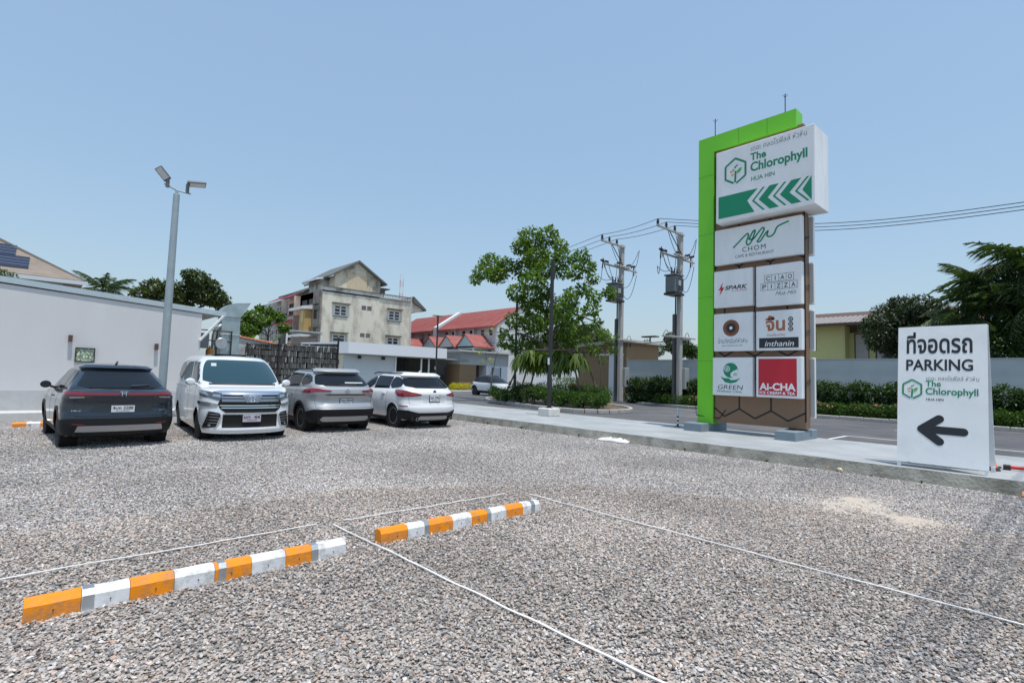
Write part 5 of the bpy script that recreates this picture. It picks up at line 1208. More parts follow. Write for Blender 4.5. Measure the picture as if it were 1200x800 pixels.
# ---------------------------------------------------------------- small white electric car across the road, and a dark red one
def small_car(label, loc, rz, paint, roof, L=4.2, W=1.84, H=1.55, low_roof=False, z0=.10, group=None):
    t = thing('parked_car', label, 'car', (loc[0], loc[1], z0), rz, group)
    r = .35 if not low_roof else .32; ax = (-1.32, 1.33); h = L / 2
    S = Shell([(.2, .83), (.35, .89), (.7, W / 2), (.92, .90), (1.06, .84)], [(.22, -h + .08), (.5, -h), (.9, -h + .03), (1.06, -h + .12)], [(.2, h - .12), (.5, h), (.8, h - .02), (.95, h - .12), (1.06, h - .3)],
              [(-h, 1.06), (-.8, 1.0), (.7, .98), (1.2, .96), (h - .2, .86), (h, .80)], [(-h, .3), (-1.9, .24), (h, .24)], Lr=.4, Lf=.55, n=3, bow=.07, arches=ax, Ra=.40, zc=r)
    if low_roof: gr = [(.9, -1.55), (1.0, -1.5), (1.25, -1.1), (1.40, -.75)]; top = [(-2, 1.34), (-.5, 1.42), (.1, 1.42), (1.2, 1.3)]; gw = [(.9, .82), (1.0, .80), (1.25, .70), (1.36, .62), (1.42, .52)]
    else: gr = [(.9, -h + .12), (1.05, -h + .14), (1.3, -h + .42), (1.5, -h + .72)]; top = [(-2, 1.47), (-1, 1.52), (0, 1.55), (.6, 1.50), (1.4, 1.4)]; gw = [(.9, .84), (1.05, .80), (1.25, .72), (1.42, .64), (1.5, .58), (1.55, .5)]
    Gs = Shell(gw, gr, [(.9, 1.35), (1.0, 1.15), (1.3, .55), (1.5, .1)], top, [(-3, .9), (3, .9)], Lr=.3, Lf=.4, n=3, bow=.05, crown=.03); Gs.gh = True
    car_base(t, S, Gs, paint, W, ax, r, .40, roofmat=roof, clad=M_clad, cladw=.05, dx=.07)
    tz = top[2][1]
    for md in ('s+', 's-'):
        if low_roof: wins = [[(-1.25, 1.03), (-.15, 1.02), (-.15, 1.34), (-.75, 1.31)], [(-.1, 1.02), (.95, 1.0), (.35, 1.30), (-.1, 1.34)]]
        else: wins = [[(-1.58, 1.22), (-1.2, 1.08), (-.2, 1.03), (-.2, 1.44), (-1.25, 1.42)], [(-.16, 1.03), (.95, 1.01), (.7, 1.18), (.35, 1.40), (-.16, 1.44)]]
        for w_ in wins: part('side_window', Gs.patch(md, w_, .004), M_glass, t, smooth=50)
        part('sill', S.patch(md, [(-.88, .24), (.9, .24), (.9, .40), (-.88, .40)], .010, .02), M_clad, t)
        for x in (-.18, .9): part('shut_line', seam(S, md, [(x, .42), (x, .98)]), M_blk, t)
    part('windscreen', Gs.patch('f', [(-.8, 1.03), (.8, 1.03), (.75, tz - .12), (-.75, tz - .12)], .004), M_glass, t, smooth=50)
    part('rear_window', Gs.patch('r', [(-.75, 1.1), (.75, 1.1), (.7, tz - .14), (-.7, tz - .14)], .004), M_glass, t, smooth=50)
    for sg in (1, -1):
        s_ = lambda P: P if sg > 0 else P[::-1]
        part('headlight', S.patch('f', s_([(sg * .70, .68), (sg * 1.0, .68), (sg * 1.12, .80), (sg * .75, .76)]), .008, .012), mat('lamp_smoke', (.09, .10, .11)), t)
        part('tail_lamp', S.patch('r', s_([(sg * .72, .85), (sg * 1.02, .85), (sg * 1.05, 1.0), (sg * .75, 1.0)]), .01, .015), M_lampr, t)
    mirror_pair(t, .78, 1.0, 1.07, M_blk)
    return t
small_car('small white hatchback with a black roof parked beyond the planted island', (25.9, 30.5), R(-97), mat('paint_white_far', (.74, .76, .77), .25, coat=.9), M_blk)
small_car('dark red saloon seen behind the shrubs of the planted island', (37.6, 30.2), R(-60), mat('paint_dark_red', (.16, .012, .02), .2, .3, coat=.9), mat('paint_dark_red', (.16, .012, .02)), low_roof=True, L=4.5, W=1.8)
# ================================================================== BUILDINGS
def fbox(mb, pl, c, u0, u1, z0, z1, d0, d1, mi=0):
    """box on a facade: plane 'y' faces -y at y=c, 'x' faces -x at x=c; d = distance outwards"""
    if pl == 'y': mb.box(u0, u1, c - d1, c - d0, z0, z1, mi)
    else: mb.box(c - d1, c - d0, u0, u1, z0, z1, mi)
    return mb
def wall_holes(pl, c, u0, u1, z0, z1, th, holes, mb=None):
    mb = mb or MB(); us = sorted({u0, u1, *[h[0] for h in holes], *[h[1] for h in holes]}); zs = sorted({z0, z1, *[h[2] for h in holes], *[h[3] for h in holes]})
    us = [u for u in us if u0 <= u <= u1]; zs = [z for z in zs if z0 <= z <= z1]
    for j in range(len(zs) - 1):
        run = None
        for i in range(len(us) - 1):
            cu, cz = (us[i] + us[i + 1]) / 2, (zs[j] + zs[j + 1]) / 2
            solid = not any(h[0] < cu < h[1] and h[2] < cz < h[3] for h in holes)
            if solid and run is None: run = us[i]
            if (not solid) and run is not None: fbox(mb, pl, c, run, us[i], zs[j], zs[j + 1], -th, 0); run = None
        if run is not None: fbox(mb, pl, c, run, us[-1], zs[j], zs[j + 1], -th, 0)
    return mb
def window(par, pl, c, u0, u1, z0, z1, fm, gm, nu=2, nz=2, t=.05, rec=.08, hood=None, sill=True):
    f = MB(); fbox(f, pl, c, u0, u0 + t, z0, z1, -rec, -rec + .06); fbox(f, pl, c, u1 - t, u1, z0, z1, -rec, -rec + .06)
    fbox(f, pl, c, u0 + t, u1 - t, z0, z0 + t, -rec, -rec + .06); fbox(f, pl, c, u0 + t, u1 - t, z1 - t, z1, -rec, -rec + .06)
    for k in range(1, nu): u = u0 + (u1 - u0) * k / nu; fbox(f, pl, c, u - t * .6, u + t * .6, z0 + t, z1 - t, -rec, -rec + .055)
    for k in range(1, nz): z = z0 + (z1 - z0) * k / nz; fbox(f, pl, c, u0 + t, u1 - t, z - t * .35, z + t * .35, -rec, -rec + .04)
    w = part('window', f, fm, par)
    p = MB(); fbox(p, pl, c, u0 + t * .5, u1 - t * .5, z0 + t * .5, z1 - t * .5, -rec - .03, -rec - .004); part('pane', p, gm, w)
    if sill: s = MB(); fbox(s, pl, c, u0 - .08, u1 + .08, z0 - .08, z0 - .004, -.02, .09); part('sill', s, hood or fm, w)
    if hood: s = MB(); fbox(s, pl, c, u0 - .25, u1 + .25, z1 + .12, z1 + .22, -.02, .35); part('hood', s, hood, w)
    return w
M_pane = mat('window_pane', (0.02, 0.025, 0.03), .08, 0, .6)
M_stucco = mat('white_render', (0.63, 0.63, 0.635), .85, var=.035, vscale=.7, bump=.12, bscale=30, dirt=(.56, .55, .53), dscale=.45, damt=.35, stretch=(1, 1, .35))
M_fascia = mat('pale_blue_metal', (0.47, 0.55, 0.58), .45, .2, var=.04)

# ---- low white building on the left
lb = thing('white_building', 'long low white walled building with a pale blue roof edge behind the parked cars', 'building', (0, 21.0, .19))
def L(mb, o=(0, 21.0, .19)): mb.v = [(x - o[0], y - o[1], z - o[2]) for x, y, z in mb.v]; return mb
w = MB(); w.prism([(-16, .19), (4.12, .19), (4.12, 3.40), (-.9, 3.76), (-16, 4.85)], 20.5, 20.75, 'y'); part('wall', L(w), M_stucco, lb)
w = MB(); w.prism([(-16, .19), (4.12, .19), (4.12, .76), (-16, .76)], 20.470, 20.499, 'y'); part('plinth', L(w), mat('grey_plinth', (.47, .475, .48), .85, var=.05, dirt=(.36, .36, .35), dscale=1.2, damt=.4), lb)
w = MB(); w.box(4.12, 4.40, 24, 24.2, .19, 3.2); w.box(4.3, 4.4, 21.2, 24, .19, .9); part('side_wall', L(w), mat('dark_kitchen_wall', (.06, .06, .065), .8), lb)
rf = MB(); rf.prism([(-16.2, 4.90), (4.85, 3.385), (4.85, 3.55), (-16.2, 5.08)], 20.455, 20.499, 'y'); part('fascia', L(rf), M_fascia, lb)
rf = MB(); rf.prism([(-16.2, 4.99), (4.85, 3.47), (4.85, 3.53), (-16.2, 5.05)], 20.5, 30, 'y'); part('roof', L(rf), mat('roof_metal', (.33, .38, .40), .5, .3), lb)
rf = MB(); rf.tube([(4.10, 20.46, 2.50), (4.72, 20.2, 3.38)], .045, 8); part('brace', L(rf), M_wht, lb)
for x, z in ((.70, 2.32), (2.86, 2.20)):
    f = MB(); f.bbox(x - .05, x + .05, 20.36, 20.49, z - .1, z + .1, .008); part('wall_light', L(f), mat('bronze_light', (.10, .06, .05), .5), lb)
pc = thing('framed_picture', 'framed flower picture hung on the white wall above the dark car', 'picture', (1.07, 20.45, 1.84))
f = MB()
for (a, b_, c_, d) in ((-.235, .235, .19, .215), (-.235, .235, -.215, -.19), (-.235, -.21, -.19, .19), (.21, .235, -.19, .19)): f.box(a, b_, -.03, .04, c_, d)
part('frame', f, M_blk, pc)
def pic_mat():
    m = bpy.data.materials.new('flower_print'); m.use_nodes = True; t = m.node_tree; N = t.nodes; Lk = t.links; b = N['Principled BSDF']; b.inputs['Roughness'].default_value = .3
    tc = N.new('ShaderNodeTexCoord'); v = N.new('ShaderNodeTexVoronoi'); v.inputs['Scale'].default_value = 11; n = N.new('ShaderNodeTexNoise'); n.inputs['Scale'].default_value = 9
    Lk.new(tc.outputs['Object'], v.inputs[0]); Lk.new(tc.outputs['Object'], n.inputs[0]); cr = N.new('ShaderNodeValToRGB'); e = cr.color_ramp.elements
    e[0].color = (.75, .74, .60, 1); e[0].position = .2; e[1].color = (.05, .12, .06, 1); e[1].position = .45; x = e.new(.33); x.color = (.45, .52, .25, 1); x = e.new(.8); x.color = (.55, .66, .62, 1)
    Lk.new(v.outputs['Distance'], cr.inputs[0]); Lk.new(cr.outputs[0], b.inputs['Base Color']); return m
part('print', MB().box(-.209, .209, .0, .03, -.189, .189), pic_mat(), pc)

# ---- kitchen yard behind its right end: extract duct, gas bottle, railings
M_duct = mat('duct_steel', (.40, .47, .48), .35, .65, var=.15, vscale=3)
dk = thing('extract_duct', 'large galvanised kitchen duct with a curved hood at the end of the white building', 'duct', (5.48, 22.6, .1))
w = MB(); w.bbox(-.33, .33, -.3, .3, 1.3, 3.45, .01); part('shaft', w, M_duct, dk)
for z in (1.9, 2.75): w = MB(); w.bbox(-.37, .37, -.34, .34, z, z + .04, .005); part('flange', w, M_galv, dk)
w = MB(); arc_o = [(-.40 + 0 * 1, 3.45)] + [(-.40 + .70 * (1 - math.cos(R(a))), 3.45 + .58 * math.sin(R(a))) for a in range(10, 91, 10)] + [(.66, 4.08), (.42, 3.62), (.31, 3.452)]
w.prism(arc_o, -.34, .34, 'y'); part('hood', w, M_duct, dk, smooth=30)
w = MB(); w.box(-.36, .36, -.33, .33, .9, 1.299); w.tube([(-.3, -.3, 0), (-.3, -.3, .9)], .03, 6); w.tube([(.3, -.3, 0), (.3, -.3, .9)], .03, 6); part('fan_box', w, mat('dull_steel', (.22, .24, .25), .5, .5), dk)
vg = thing('vent_pipe', 'bent steel vent pipe beside the extract duct', 'pipe', (4.95, 22.4, .1))
part('pipe', MB().tube([(0, 0, 0), (0, 0, 2.7), (.05, 0, 2.95), (.2, 0, 3.1), (.32, 0, 3.0), (.36, 0, 2.7), (.36, 0, 1.2)], .09, 10), M_galv, vg, smooth=50)
gb = thing('gas_bottle', 'orange gas bottle in the kitchen yard behind the white van', 'gas bottle', (4.74, 22.0, 1.95)); gb.scale = (.72, .72, .8)
part('bottle', MB().lathe([(.001, 0), (.12, .01), (.17, .08), (.18, .3), (.15, .40), (.05, .45), (.04, .50)], n=20), mat('gas_orange', (.50, .20, .03), .5), gb, smooth=50)
part('valve', MB().lathe([(.03, .501), (.04, .53), (.02, .56)], n=10), M_galv, gb)
sh = thing('equipment_rack', 'dark steel rack with pipework in the kitchen yard', 'rack', (4.9, 22.2, .1))
f = MB()
for x in (-.6, .1, .6): f.tube([(x, 0, 0), (x, 0, 2.9)], .025, 6)
for z in (1.0, 1.84, 2.5, 2.88): f.tube([(-.6, 0, z), (.6, 0, z)], .02, 6)
f.box(-.6, .3, -.25, .25, 1.80, 1.83); part('frame', f, M_blk, sh)
part('cabinet', MB().bbox(-.6, -.2, -.2, .2, 2.2, 2.75, .01), mat('dull_steel', (.22, .24, .25)), sh)
part('fan', MB().lathe([(.001, -.02), (.2, -.02), (.22, .0), (.22, .1)], (.25, -.05, 2.4), 20, 'y'), M_galv, sh, smooth=40)
gr = thing('yard_railing', 'thin grey upright bar railing between the white building and the dark screen wall', 'railing', (5.0, 23.6, .1))
for k in range(13): part('bar', MB().box(k * .12, k * .12 + .022, 0, .022, 0, 2.15 + .12 * (k % 5 == 0)), M_galv, gr)
for z in (.3, 1.95): part('rail', MB().box(-.05, 1.5, .023, .05, z, z + .03), M_galv, gr)
cab = MB(); cab.bbox(5.4, 6.9, 24.4, 25.0, .1, 2.05, .02); o = part('storage_cabinet', cab, M_stucco); tag(o, 'white storage cabinet behind the yard railing', 'cabinet')

# ---- wall with a terracotta coping
tw = thing('coped_wall', 'whitewashed wall with a stepping terracotta tile coping behind the kitchen yard', 'wall', (10.5, 36.0, 0))
pts = [(-1.9, 3.78), (-1.3, 3.66), (.0, 3.48), (3.2, 3.05)]
w = MB(); w.prism([(-1.9, 0), (3.2, 0)] + [(x, z - .10) for x, z in reversed(pts)], -.1, .1, 'y'); part('wall', w, mat('whitewash', (.55, .54, .52), .9, var=.1, dirt=(.2, .2, .18), dscale=1.5, damt=.7), tw)
M_terra = mat('terracotta', (.42, .13, .055), .8, var=.2, vscale=4, dirt=(.12, .07, .05), dscale=3, damt=.6)
tile = MB(); tile.prism([(-.2, .0), (0, .1), (.2, 0), (.17, -.02), (0, .07), (-.17, -.02)], -.115, .115, 'x'); tm = tile.mesh('tile'); tm.materials.append(M_terra)
n = 22
for k in range(n):
    x = -1.9 + 5.1 * (k + .5) / n; z = next(pts[i][1] + (pts[i + 1][1] - pts[i][1]) * (x - pts[i][0]) / (pts[i + 1][0] - pts[i][0]) for i in range(3) if x <= pts[i + 1][0] + 1e-6)
    link('coping_tile', tm, None, tw, (x, 0, z - .07))

# ---- screen wall of stacked dark blocks with open slots
M_blkst = mat('dark_block', (0.085, 0.082, 0.078), .9, var=.25, vscale=4, island=.5)
M_slot = mat('pale_block', (0.40, 0.40, 0.38), .9, island=.4)
sc = thing('screen_wall', 'screen wall of stacked dark grey blocks with pale slots and black posts behind the grey car', 'wall', (9.0, 33.0, .1))
bk = MB(); pb = MB()
rr = random.Random(3)
for row in range(9):
    z = .1 + row * .37; x = .06 * (row % 3); top = 2.98 + .05 * (row % 2)
    while x < 5.55:
        wd = rr.choice((.08, .10, .13, .16)); zt = z + rr.choice((.30, .345, .345))
        lim = 2.9 + x * .062
        zt = min(zt, lim)
        if zt > z + .04:
            if rr.random() < .14: pb.box(x, x + .04, rr.uniform(-.04, 0), .1, z, zt + .01)
            else: bk.box(x, x + wd - .02, rr.uniform(-.05, .0), .16, z, zt)
        x += wd
b1 = part('block', bk, M_blkst, sc); b1['kind'] = 'stuff'; b2 = part('slot', pb, M_slot, sc); b2['kind'] = 'stuff'
part('top_rail', MB().prism([(0, 2.905), (5.6, 3.25), (5.6, 3.30), (0, 2.955)], -.06, .18, 'y'), M_blkst, sc)
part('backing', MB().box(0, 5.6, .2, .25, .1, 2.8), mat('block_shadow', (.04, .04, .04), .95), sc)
for x, h in ((.0, 3.0), (1.80, 3.42), (5.50, 3.72)): part('post', MB().box(x - .045, x + .045, -.16, -.06, 0, h), M_blk, sc)

# ---- restaurant with the white fascia
rt = thing('restaurant', 'single storey restaurant with a deep white fascia and dark glass front', 'building', (24, 41, .2))
def T(mb, o): mb.v = [(x - o[0], y - o[1], z - o[2]) for x, y, z in mb.v]; return mb
RO = (24, 41, .2)
M_fw = mat('fascia_white', (.74, .76, .78), .6, var=.02); M_rw = mat('restaurant_wall', (.52, .56, .58), .8, var=.03); M_cream = mat('cream_wall', (.60, .56, .42), .85, var=.05)
w = MB(); w.prism([(18.5, 40.0), (28.15, 40.0), (28.15, 46), (16.9, 46), (18.0, 42.2)], 3.10, 4.03, 'z'); part('fascia', T(w, RO), M_fw, rt)
w = MB(); w.prism([(18.7, 40.3), (28.1, 40.3), (28.1, 46), (17.2, 46), (18.3, 42.4)], 3.02, 3.099, 'z'); part('soffit', T(w, RO), mat('soffit_dark', (.25, .26, .26), .8), rt)
w = MB(); w.box(18.62, 22.9, 41, 41.2, .2, 3.02); w.box(22.9, 23.3, 41, 41.2, .2, 3.02, 0); part('wall', T(w, RO), M_rw, rt)
w = MB(); w.prism([(18.60, 41.0), (18.60, 41.2), (17.35, 45.5), (17.2, 45.5)], .2, 3.02, 'z'); part('side_wall', T(w, RO), M_cream, rt)
w = MB(); w.prism([(18.05, 42.6), (18.2, 42.1), (18.15, 42.1), (18.0, 42.6)], 1.85, 2.65, 'z'); part('side_window', T(w, RO), mat('yellow_glass', (.60, .48, .16), .4), rt)
g_ = MB(); g_.box(23.32, 28.9, 41.05, 41.1, .2, 3.0); part('glass_front', T(g_, RO), mat('dark_glass', (.012, .013, .015), .06), rt)
for x in (23.32, 25.97, 26.78): g_ = MB(); g_.box(x, x + .13, 40.93, 41.04, .2, 3.02); part('mullion', T(g_, RO), M_fw, rt)
for x in (24.4, 27.6): g_ = MB(); g_.box(x, x + .04, 41.0, 41.04, .2, 3.0); part('mullion', T(g_, RO), M_blk, rt)
for x in (19.9, 22.1): g_ = MB(); g_.bbox(x - .12, x + .12, 40.7, 40.94, 2.72, 2.98, .02); part('ceiling_speaker', T(g_, RO), M_blk, rt)
g_ = MB(); g_.box(26.30, 26.62, 40.98, 41.02, 1.25, 1.75); part('menu_board', T(g_, RO), mat('menu_grey', (.35, .36, .36), .5), rt)
# recess and sign
w = MB(); w.prism([(28.15, 40.15), (30.9, 40.15), (30.9, 45), (28.15, 45)], 3.02, 3.14, 'z'); part('canopy', T(w, RO), mat('canopy_grey', (.32, .33, .33), .7), rt)
M_bw = mat('brown_wall', (.27, .185, .105), .85, var=.05)
w = MB(); w.box(28.9, 30.0, 44.0, 44.2, .2, 3.02); part('recess_wall', T(w, RO), M_bw, rt)
sb = MB(); sb.bbox(28.6, 29.75, 43.3, 43.42, 2.52, 2.86, .02); p_ = part('sign_panel', T(sb, RO), mat('sign_cream', (.62, .62, .58), .5), rt)
m_ = text_mb('Coffee', 0, 0, w=.8, h=.2, shear=.3, bold=.01); onto(m_, (28.78, 43.298, 2.58), (1, 0, 0), (0, 0, 1), (0, -1, 0)); part('lettering', T(m_, RO), C_gy, p_)

# ---- brown and white shop block beyond it
sb_ = thing('brown_shop', 'flat roofed brown and white shop block behind the small white car', 'building', (32, 41, .1)); SO = (32, 41, .1)
w = MB(); w.prism([(29.98, 40.38), (36.2, 40.38), (36.2, 46), (29.98, 46)], 2.66, 3.86, 'z'); part('upper_wall', T(w, SO), mat('grey_render', (.44, .46, .47), .8, var=.05), sb_)
w = MB(); w.box(30.0, 32.0, 40.42, 46, .1, 2.655); part('brown_wall', T(w, SO), M_bw, sb_)
w = MB(); w.box(32.0, 33.3, 41.6, 41.8, .1, 2.655); part('recess', T(w, SO), mat('recess_dark', (.10, .085, .07), .8), sb_)
w = MB(); w.box(33.3, 36.15, 40.42, 45, .1, 2.655); part('white_wall', T(w, SO), M_fw, sb_)
w = MB(); w.box(34.1, 35.1, 40.38, 40.417, .15, 2.45); dr = part('door', T(w, SO), mat('door_grey', (.50, .53, .56), .6), sb_)
for a in (34.0, 35.1): w = MB(); w.box(a, a + .1, 40.34, 40.418, .12, 2.5); part('frame', T(w, SO), mat('frame_dark', (.05, .06, .07), .5), dr)
w = MB(); w.prism([(29.4, 39.7), (36.6, 39.7), (36.6, 46.3), (29.4, 46.3)], 3.87, 4.02, 'z'); part('roof_slab', T(w, SO), mat('slab_beige', (.50, .49, .46), .8), sb_)
w = MB(); w.box(29.3, 29.39, 39.7, 46.3, 3.80, 4.05); part('gutter', T(w, SO), M_galv, sb_)

# ---- brown gatehouse at the end of the long wall
gh = thing('brown_gatehouse', 'low brown building with a sloping roof and white door panel beside the utility poles', 'building', (32, 24, .1)); GO = (32, 24, .1)
w = MB(); w.prism([(21.32, .1), (25.6, .1), (25.6, 3.93), (21.32, 4.2)], 30.0, 34.0, 'x'); part('wall', T(w, GO), M_bw, gh)
w = MB(); w.prism([(21.0, 4.22), (25.9, 3.92), (25.9, 4.05), (21.0, 4.38)], 29.4, 34.5, 'x'); part('roof', T(w, GO), mat('slab_beige', (.50, .49, .46)), gh)
w = MB(); w.box(29.95, 29.998, 21.5, 24.0, 3.30, 3.42); part('lintel', T(w, GO), M_fw, gh)
w = MB(); w.box(29.94, 29.997, 21.55, 22.75, .12, 3.28); part('door_panel', T(w, GO), M_fw, gh)

# ---- long pale wall behind the hedge
lw = MB(); lw.box(30.0, 30.2, -30, 21.3, .1, 2.93); o = part('boundary_wall', lw, mat('pale_blue_wall', (.50, .535, .54), .85, var=.03, vscale=.5, dirt=(.36, .40, .40), dscale=.6, damt=.4))
tag(o, 'long plain pale blue grey boundary wall behind the hedge', 'wall')
cp = MB(); cp.box(29.97, 30.23, -30, 21.3, 2.931, 2.98); part('coping', cp, mat('coping_grey', (.40, .43, .44), .85), o)

# ---- weathered apartment block and the row of shophouses behind it
M_stain = mat('stained_render', (.72, .685, .575), .9, var=.07, vscale=.35, bump=.1, dirt=(.33, .31, .26), dscale=.7, damt=.9, stretch=(1, 1, .45))
M_stain2 = mat('stained_gable', (.66, .60, .46), .9, var=.12, vscale=.5, dirt=(.07, .07, .06), dscale=.55, damt=.95, stretch=(1.1, 1, .5))
M_mould = mat('mouldy_concrete', (.14, .14, .125), .95, var=.3, vscale=2)
M_wf = mat('window_frame_white', (.68, .69, .68), .6)
ap = thing('apartment_block', 'weathered cream apartment block with a gabled top floor and white windows', 'building', (28, 58, 0)); AO = (28, 58, 0)
holes = [(23.55, 25.05, 7.70, 8.90), (23.55, 25.05, 5.20, 5.70), (23.5, 25.0, 4.5, 5.68), (30.15, 31.7, 7.80, 8.98), (30.1, 31.65, 4.6, 5.82), (26.75, 28.0, 8.62, 9.14), (26.72, 27.98, 5.54, 6.0)]
holes = [h for h in holes if h != (23.55, 25.05, 5.20, 5.70)]
part('wall', T(wall_holes('y', 55, 22.2, 33.0, 0, 10.35, .25, holes), AO), M_stain, ap)
w = MB(); w.box(22.2, 33.0, 55.26, 63, 0, 10.2); part('core', T(w, AO), mat('interior_dark', (.05, .05, .05), .9), ap)
w = MB(); w.box(22.18, 28.9, 54.88, 55.3, 10.36, 10.72); part('parapet', T(w, AO), mat('parapet_white', (.60, .60, .57), .9, var=.1, dirt=(.12, .12, .11), dscale=1.2, damt=.9), ap)
w = MB(); w.box(22.15, 33.05, 54.80, 55.0, 10.721, 10.80); part('ledge', T(w, AO), M_mould, ap)
w = MB(); w.box(22.2, 33, 55, 63, 10.20, 10.34); part('terrace', T(w, AO), M_mould, ap)
for h in holes[:4] if False else [(23.55, 25.05, 7.70, 8.90), (23.5, 25.0, 4.5, 5.68), (30.15, 31.7, 7.80, 8.98), (30.1, 31.65, 4.6, 5.82)]:
    def add_w(h=h):
        f = window(ap, 'y', 55, *h, M_wf, M_pane, 2, 3, .13, .06, hood=M_mould)
        for ch in [f] + list(f.children):
            me = ch.data
            me.transform(Matrix.Translation((-28, -58, 0)))
    add_w()
for h in ((26.75, 28.0, 8.62, 9.14), (26.72, 27.98, 5.54, 6.0)):
    for k in range(6): z = h[2] + (h[3] - h[2]) * k / 6; w = MB(); w.box(h[0], h[1], 55.03, 55.10, z + .01, z + .045); part('vent_slat', T(w, AO), mat('slat_grey', (.34, .35, .34), .8), ap)
    w = MB(); w.box((h[0] + h[1]) / 2 - .05, (h[0] + h[1]) / 2 + .05, 54.98, 55.12, h[2], h[3]); part('mullion', T(w, AO), M_wf, ap)
# gabled top floor
w = MB(); w.prism([(23.7, 10.34), (29.2, 10.34), (29.2, 12.25), (26.3, 14.0), (23.7, 12.3)], 55.5, 55.8, 'y'); part('gable', T(w, AO), M_stain2, ap)
w = MB(); w.box(23.7, 23.95, 55.8, 62.8, 10.34, 12.2); w.box(28.95, 29.2, 55.8, 62.8, 10.34, 12.2); part('upper_wall', T(w, AO), M_stain, ap)
w = MB(); w.prism([(26.3, 14.02), (29.9, 11.87), (29.9, 12.05), (26.3, 14.26), (23.0, 12.10), (23.0, 11.92)], 55.1, 63.2, 'y'); part('roof', T(w, AO), mat('roof_grey_green', (.13, .14, .135), .85, var=.2), ap)
w = MB()
for a, b_ in (((25.5, 13.0), (26.3, 13.35)), ((26.3, 13.35), (27.1, 13.0)), ((25.5, 12.95), (27.1, 12.95))): w.tube([(a[0], 55.47, a[1]), (b_[0], 55.47, b_[1])], .05, 5)
part('gable_moulding', T(w, AO), M_wf, ap)
w = MB(); w.box(25.1, 27.5, 55.47, 55.498, 10.5, 12.6); part('gable_panel', T(w, AO), mat('gable_cream', (.56, .47, .33), .9, var=.1), ap)
# balcony balustrade
for k in range(19): w = MB(); x = 28.98 + k * .213; w.box(x, x + .09, 54.84, 54.93, 10.36, 10.72); part('baluster', T(w, AO), M_wf, ap)
w = MB(); w.box(28.9, 33.05, 54.86, 55.0, 10.24, 10.355); part('balcony_edge', T(w, AO), mat('mould_mix', (.35, .35, .31), .9, var=.3, vscale=2), ap)
w = MB(); w.box(29.3, 31.2, 58, 58.2, 10.35, 11.9); w.box(29.0, 31.8, 57.8, 60, 11.9, 12.0); part('roof_shed', T(w, AO), M_mould, ap)
# toothed edge at the right corner
for k in range(26): w = MB(); z = 4.9 + k * .23; w.box(33.0, 33.28, 54.95, 55.2, z, z + .13); part('quoin', T(w, AO), M_wf, ap)
w = MB(); w.box(33.001, 33.2, 55.0, 55.3, 0, 10.9); part('corner_pier', T(w, AO), M_stain, ap)
w = MB(); w.prism([(33.3, 10.95), (35.1, 9.55), (35.1, 9.35), (33.35, 10.2), (33.3, 10.25)], 54.6, 58, 'y'); part('side_awning', T(w, AO), mat('awning_dark', (.12, .12, .115), .8), ap)
w = MB(); w.prism([(33.3, 10.68), (34.9, 9.45), (34.2, 9.15), (33.3, 9.1)], 54.95, 57.8, 'y'); part('side_bay', T(w, AO), M_stain, ap)
# left face
w = MB(); w.box(22.0, 22.199, 54.98, 57.0, 0, 10.3); part('side_wall', T(w, AO), mat('pinkish_render', (.30, .25, .23), .9, var=.15, dirt=(.10, .10, .09), dscale=.8, damt=.8), ap)
for z in (7.25, 4.7): w = MB(); w.box(21.95, 21.999, 55.2, 56.5, z, z + 1.5); f = part('window', T(w, AO), M_pane, ap); w = MB(); w.box(21.7, 21.998, 55.0, 56.7, z + 1.52, z + 1.62); part('hood', T(w, AO), M_mould, f)
w = MB(); w.tube([(21.9, 54.9, 0), (21.9, 54.9, 10.3)], .06, 6); part('drain_pipe', T(w, AO), M_mould, ap)
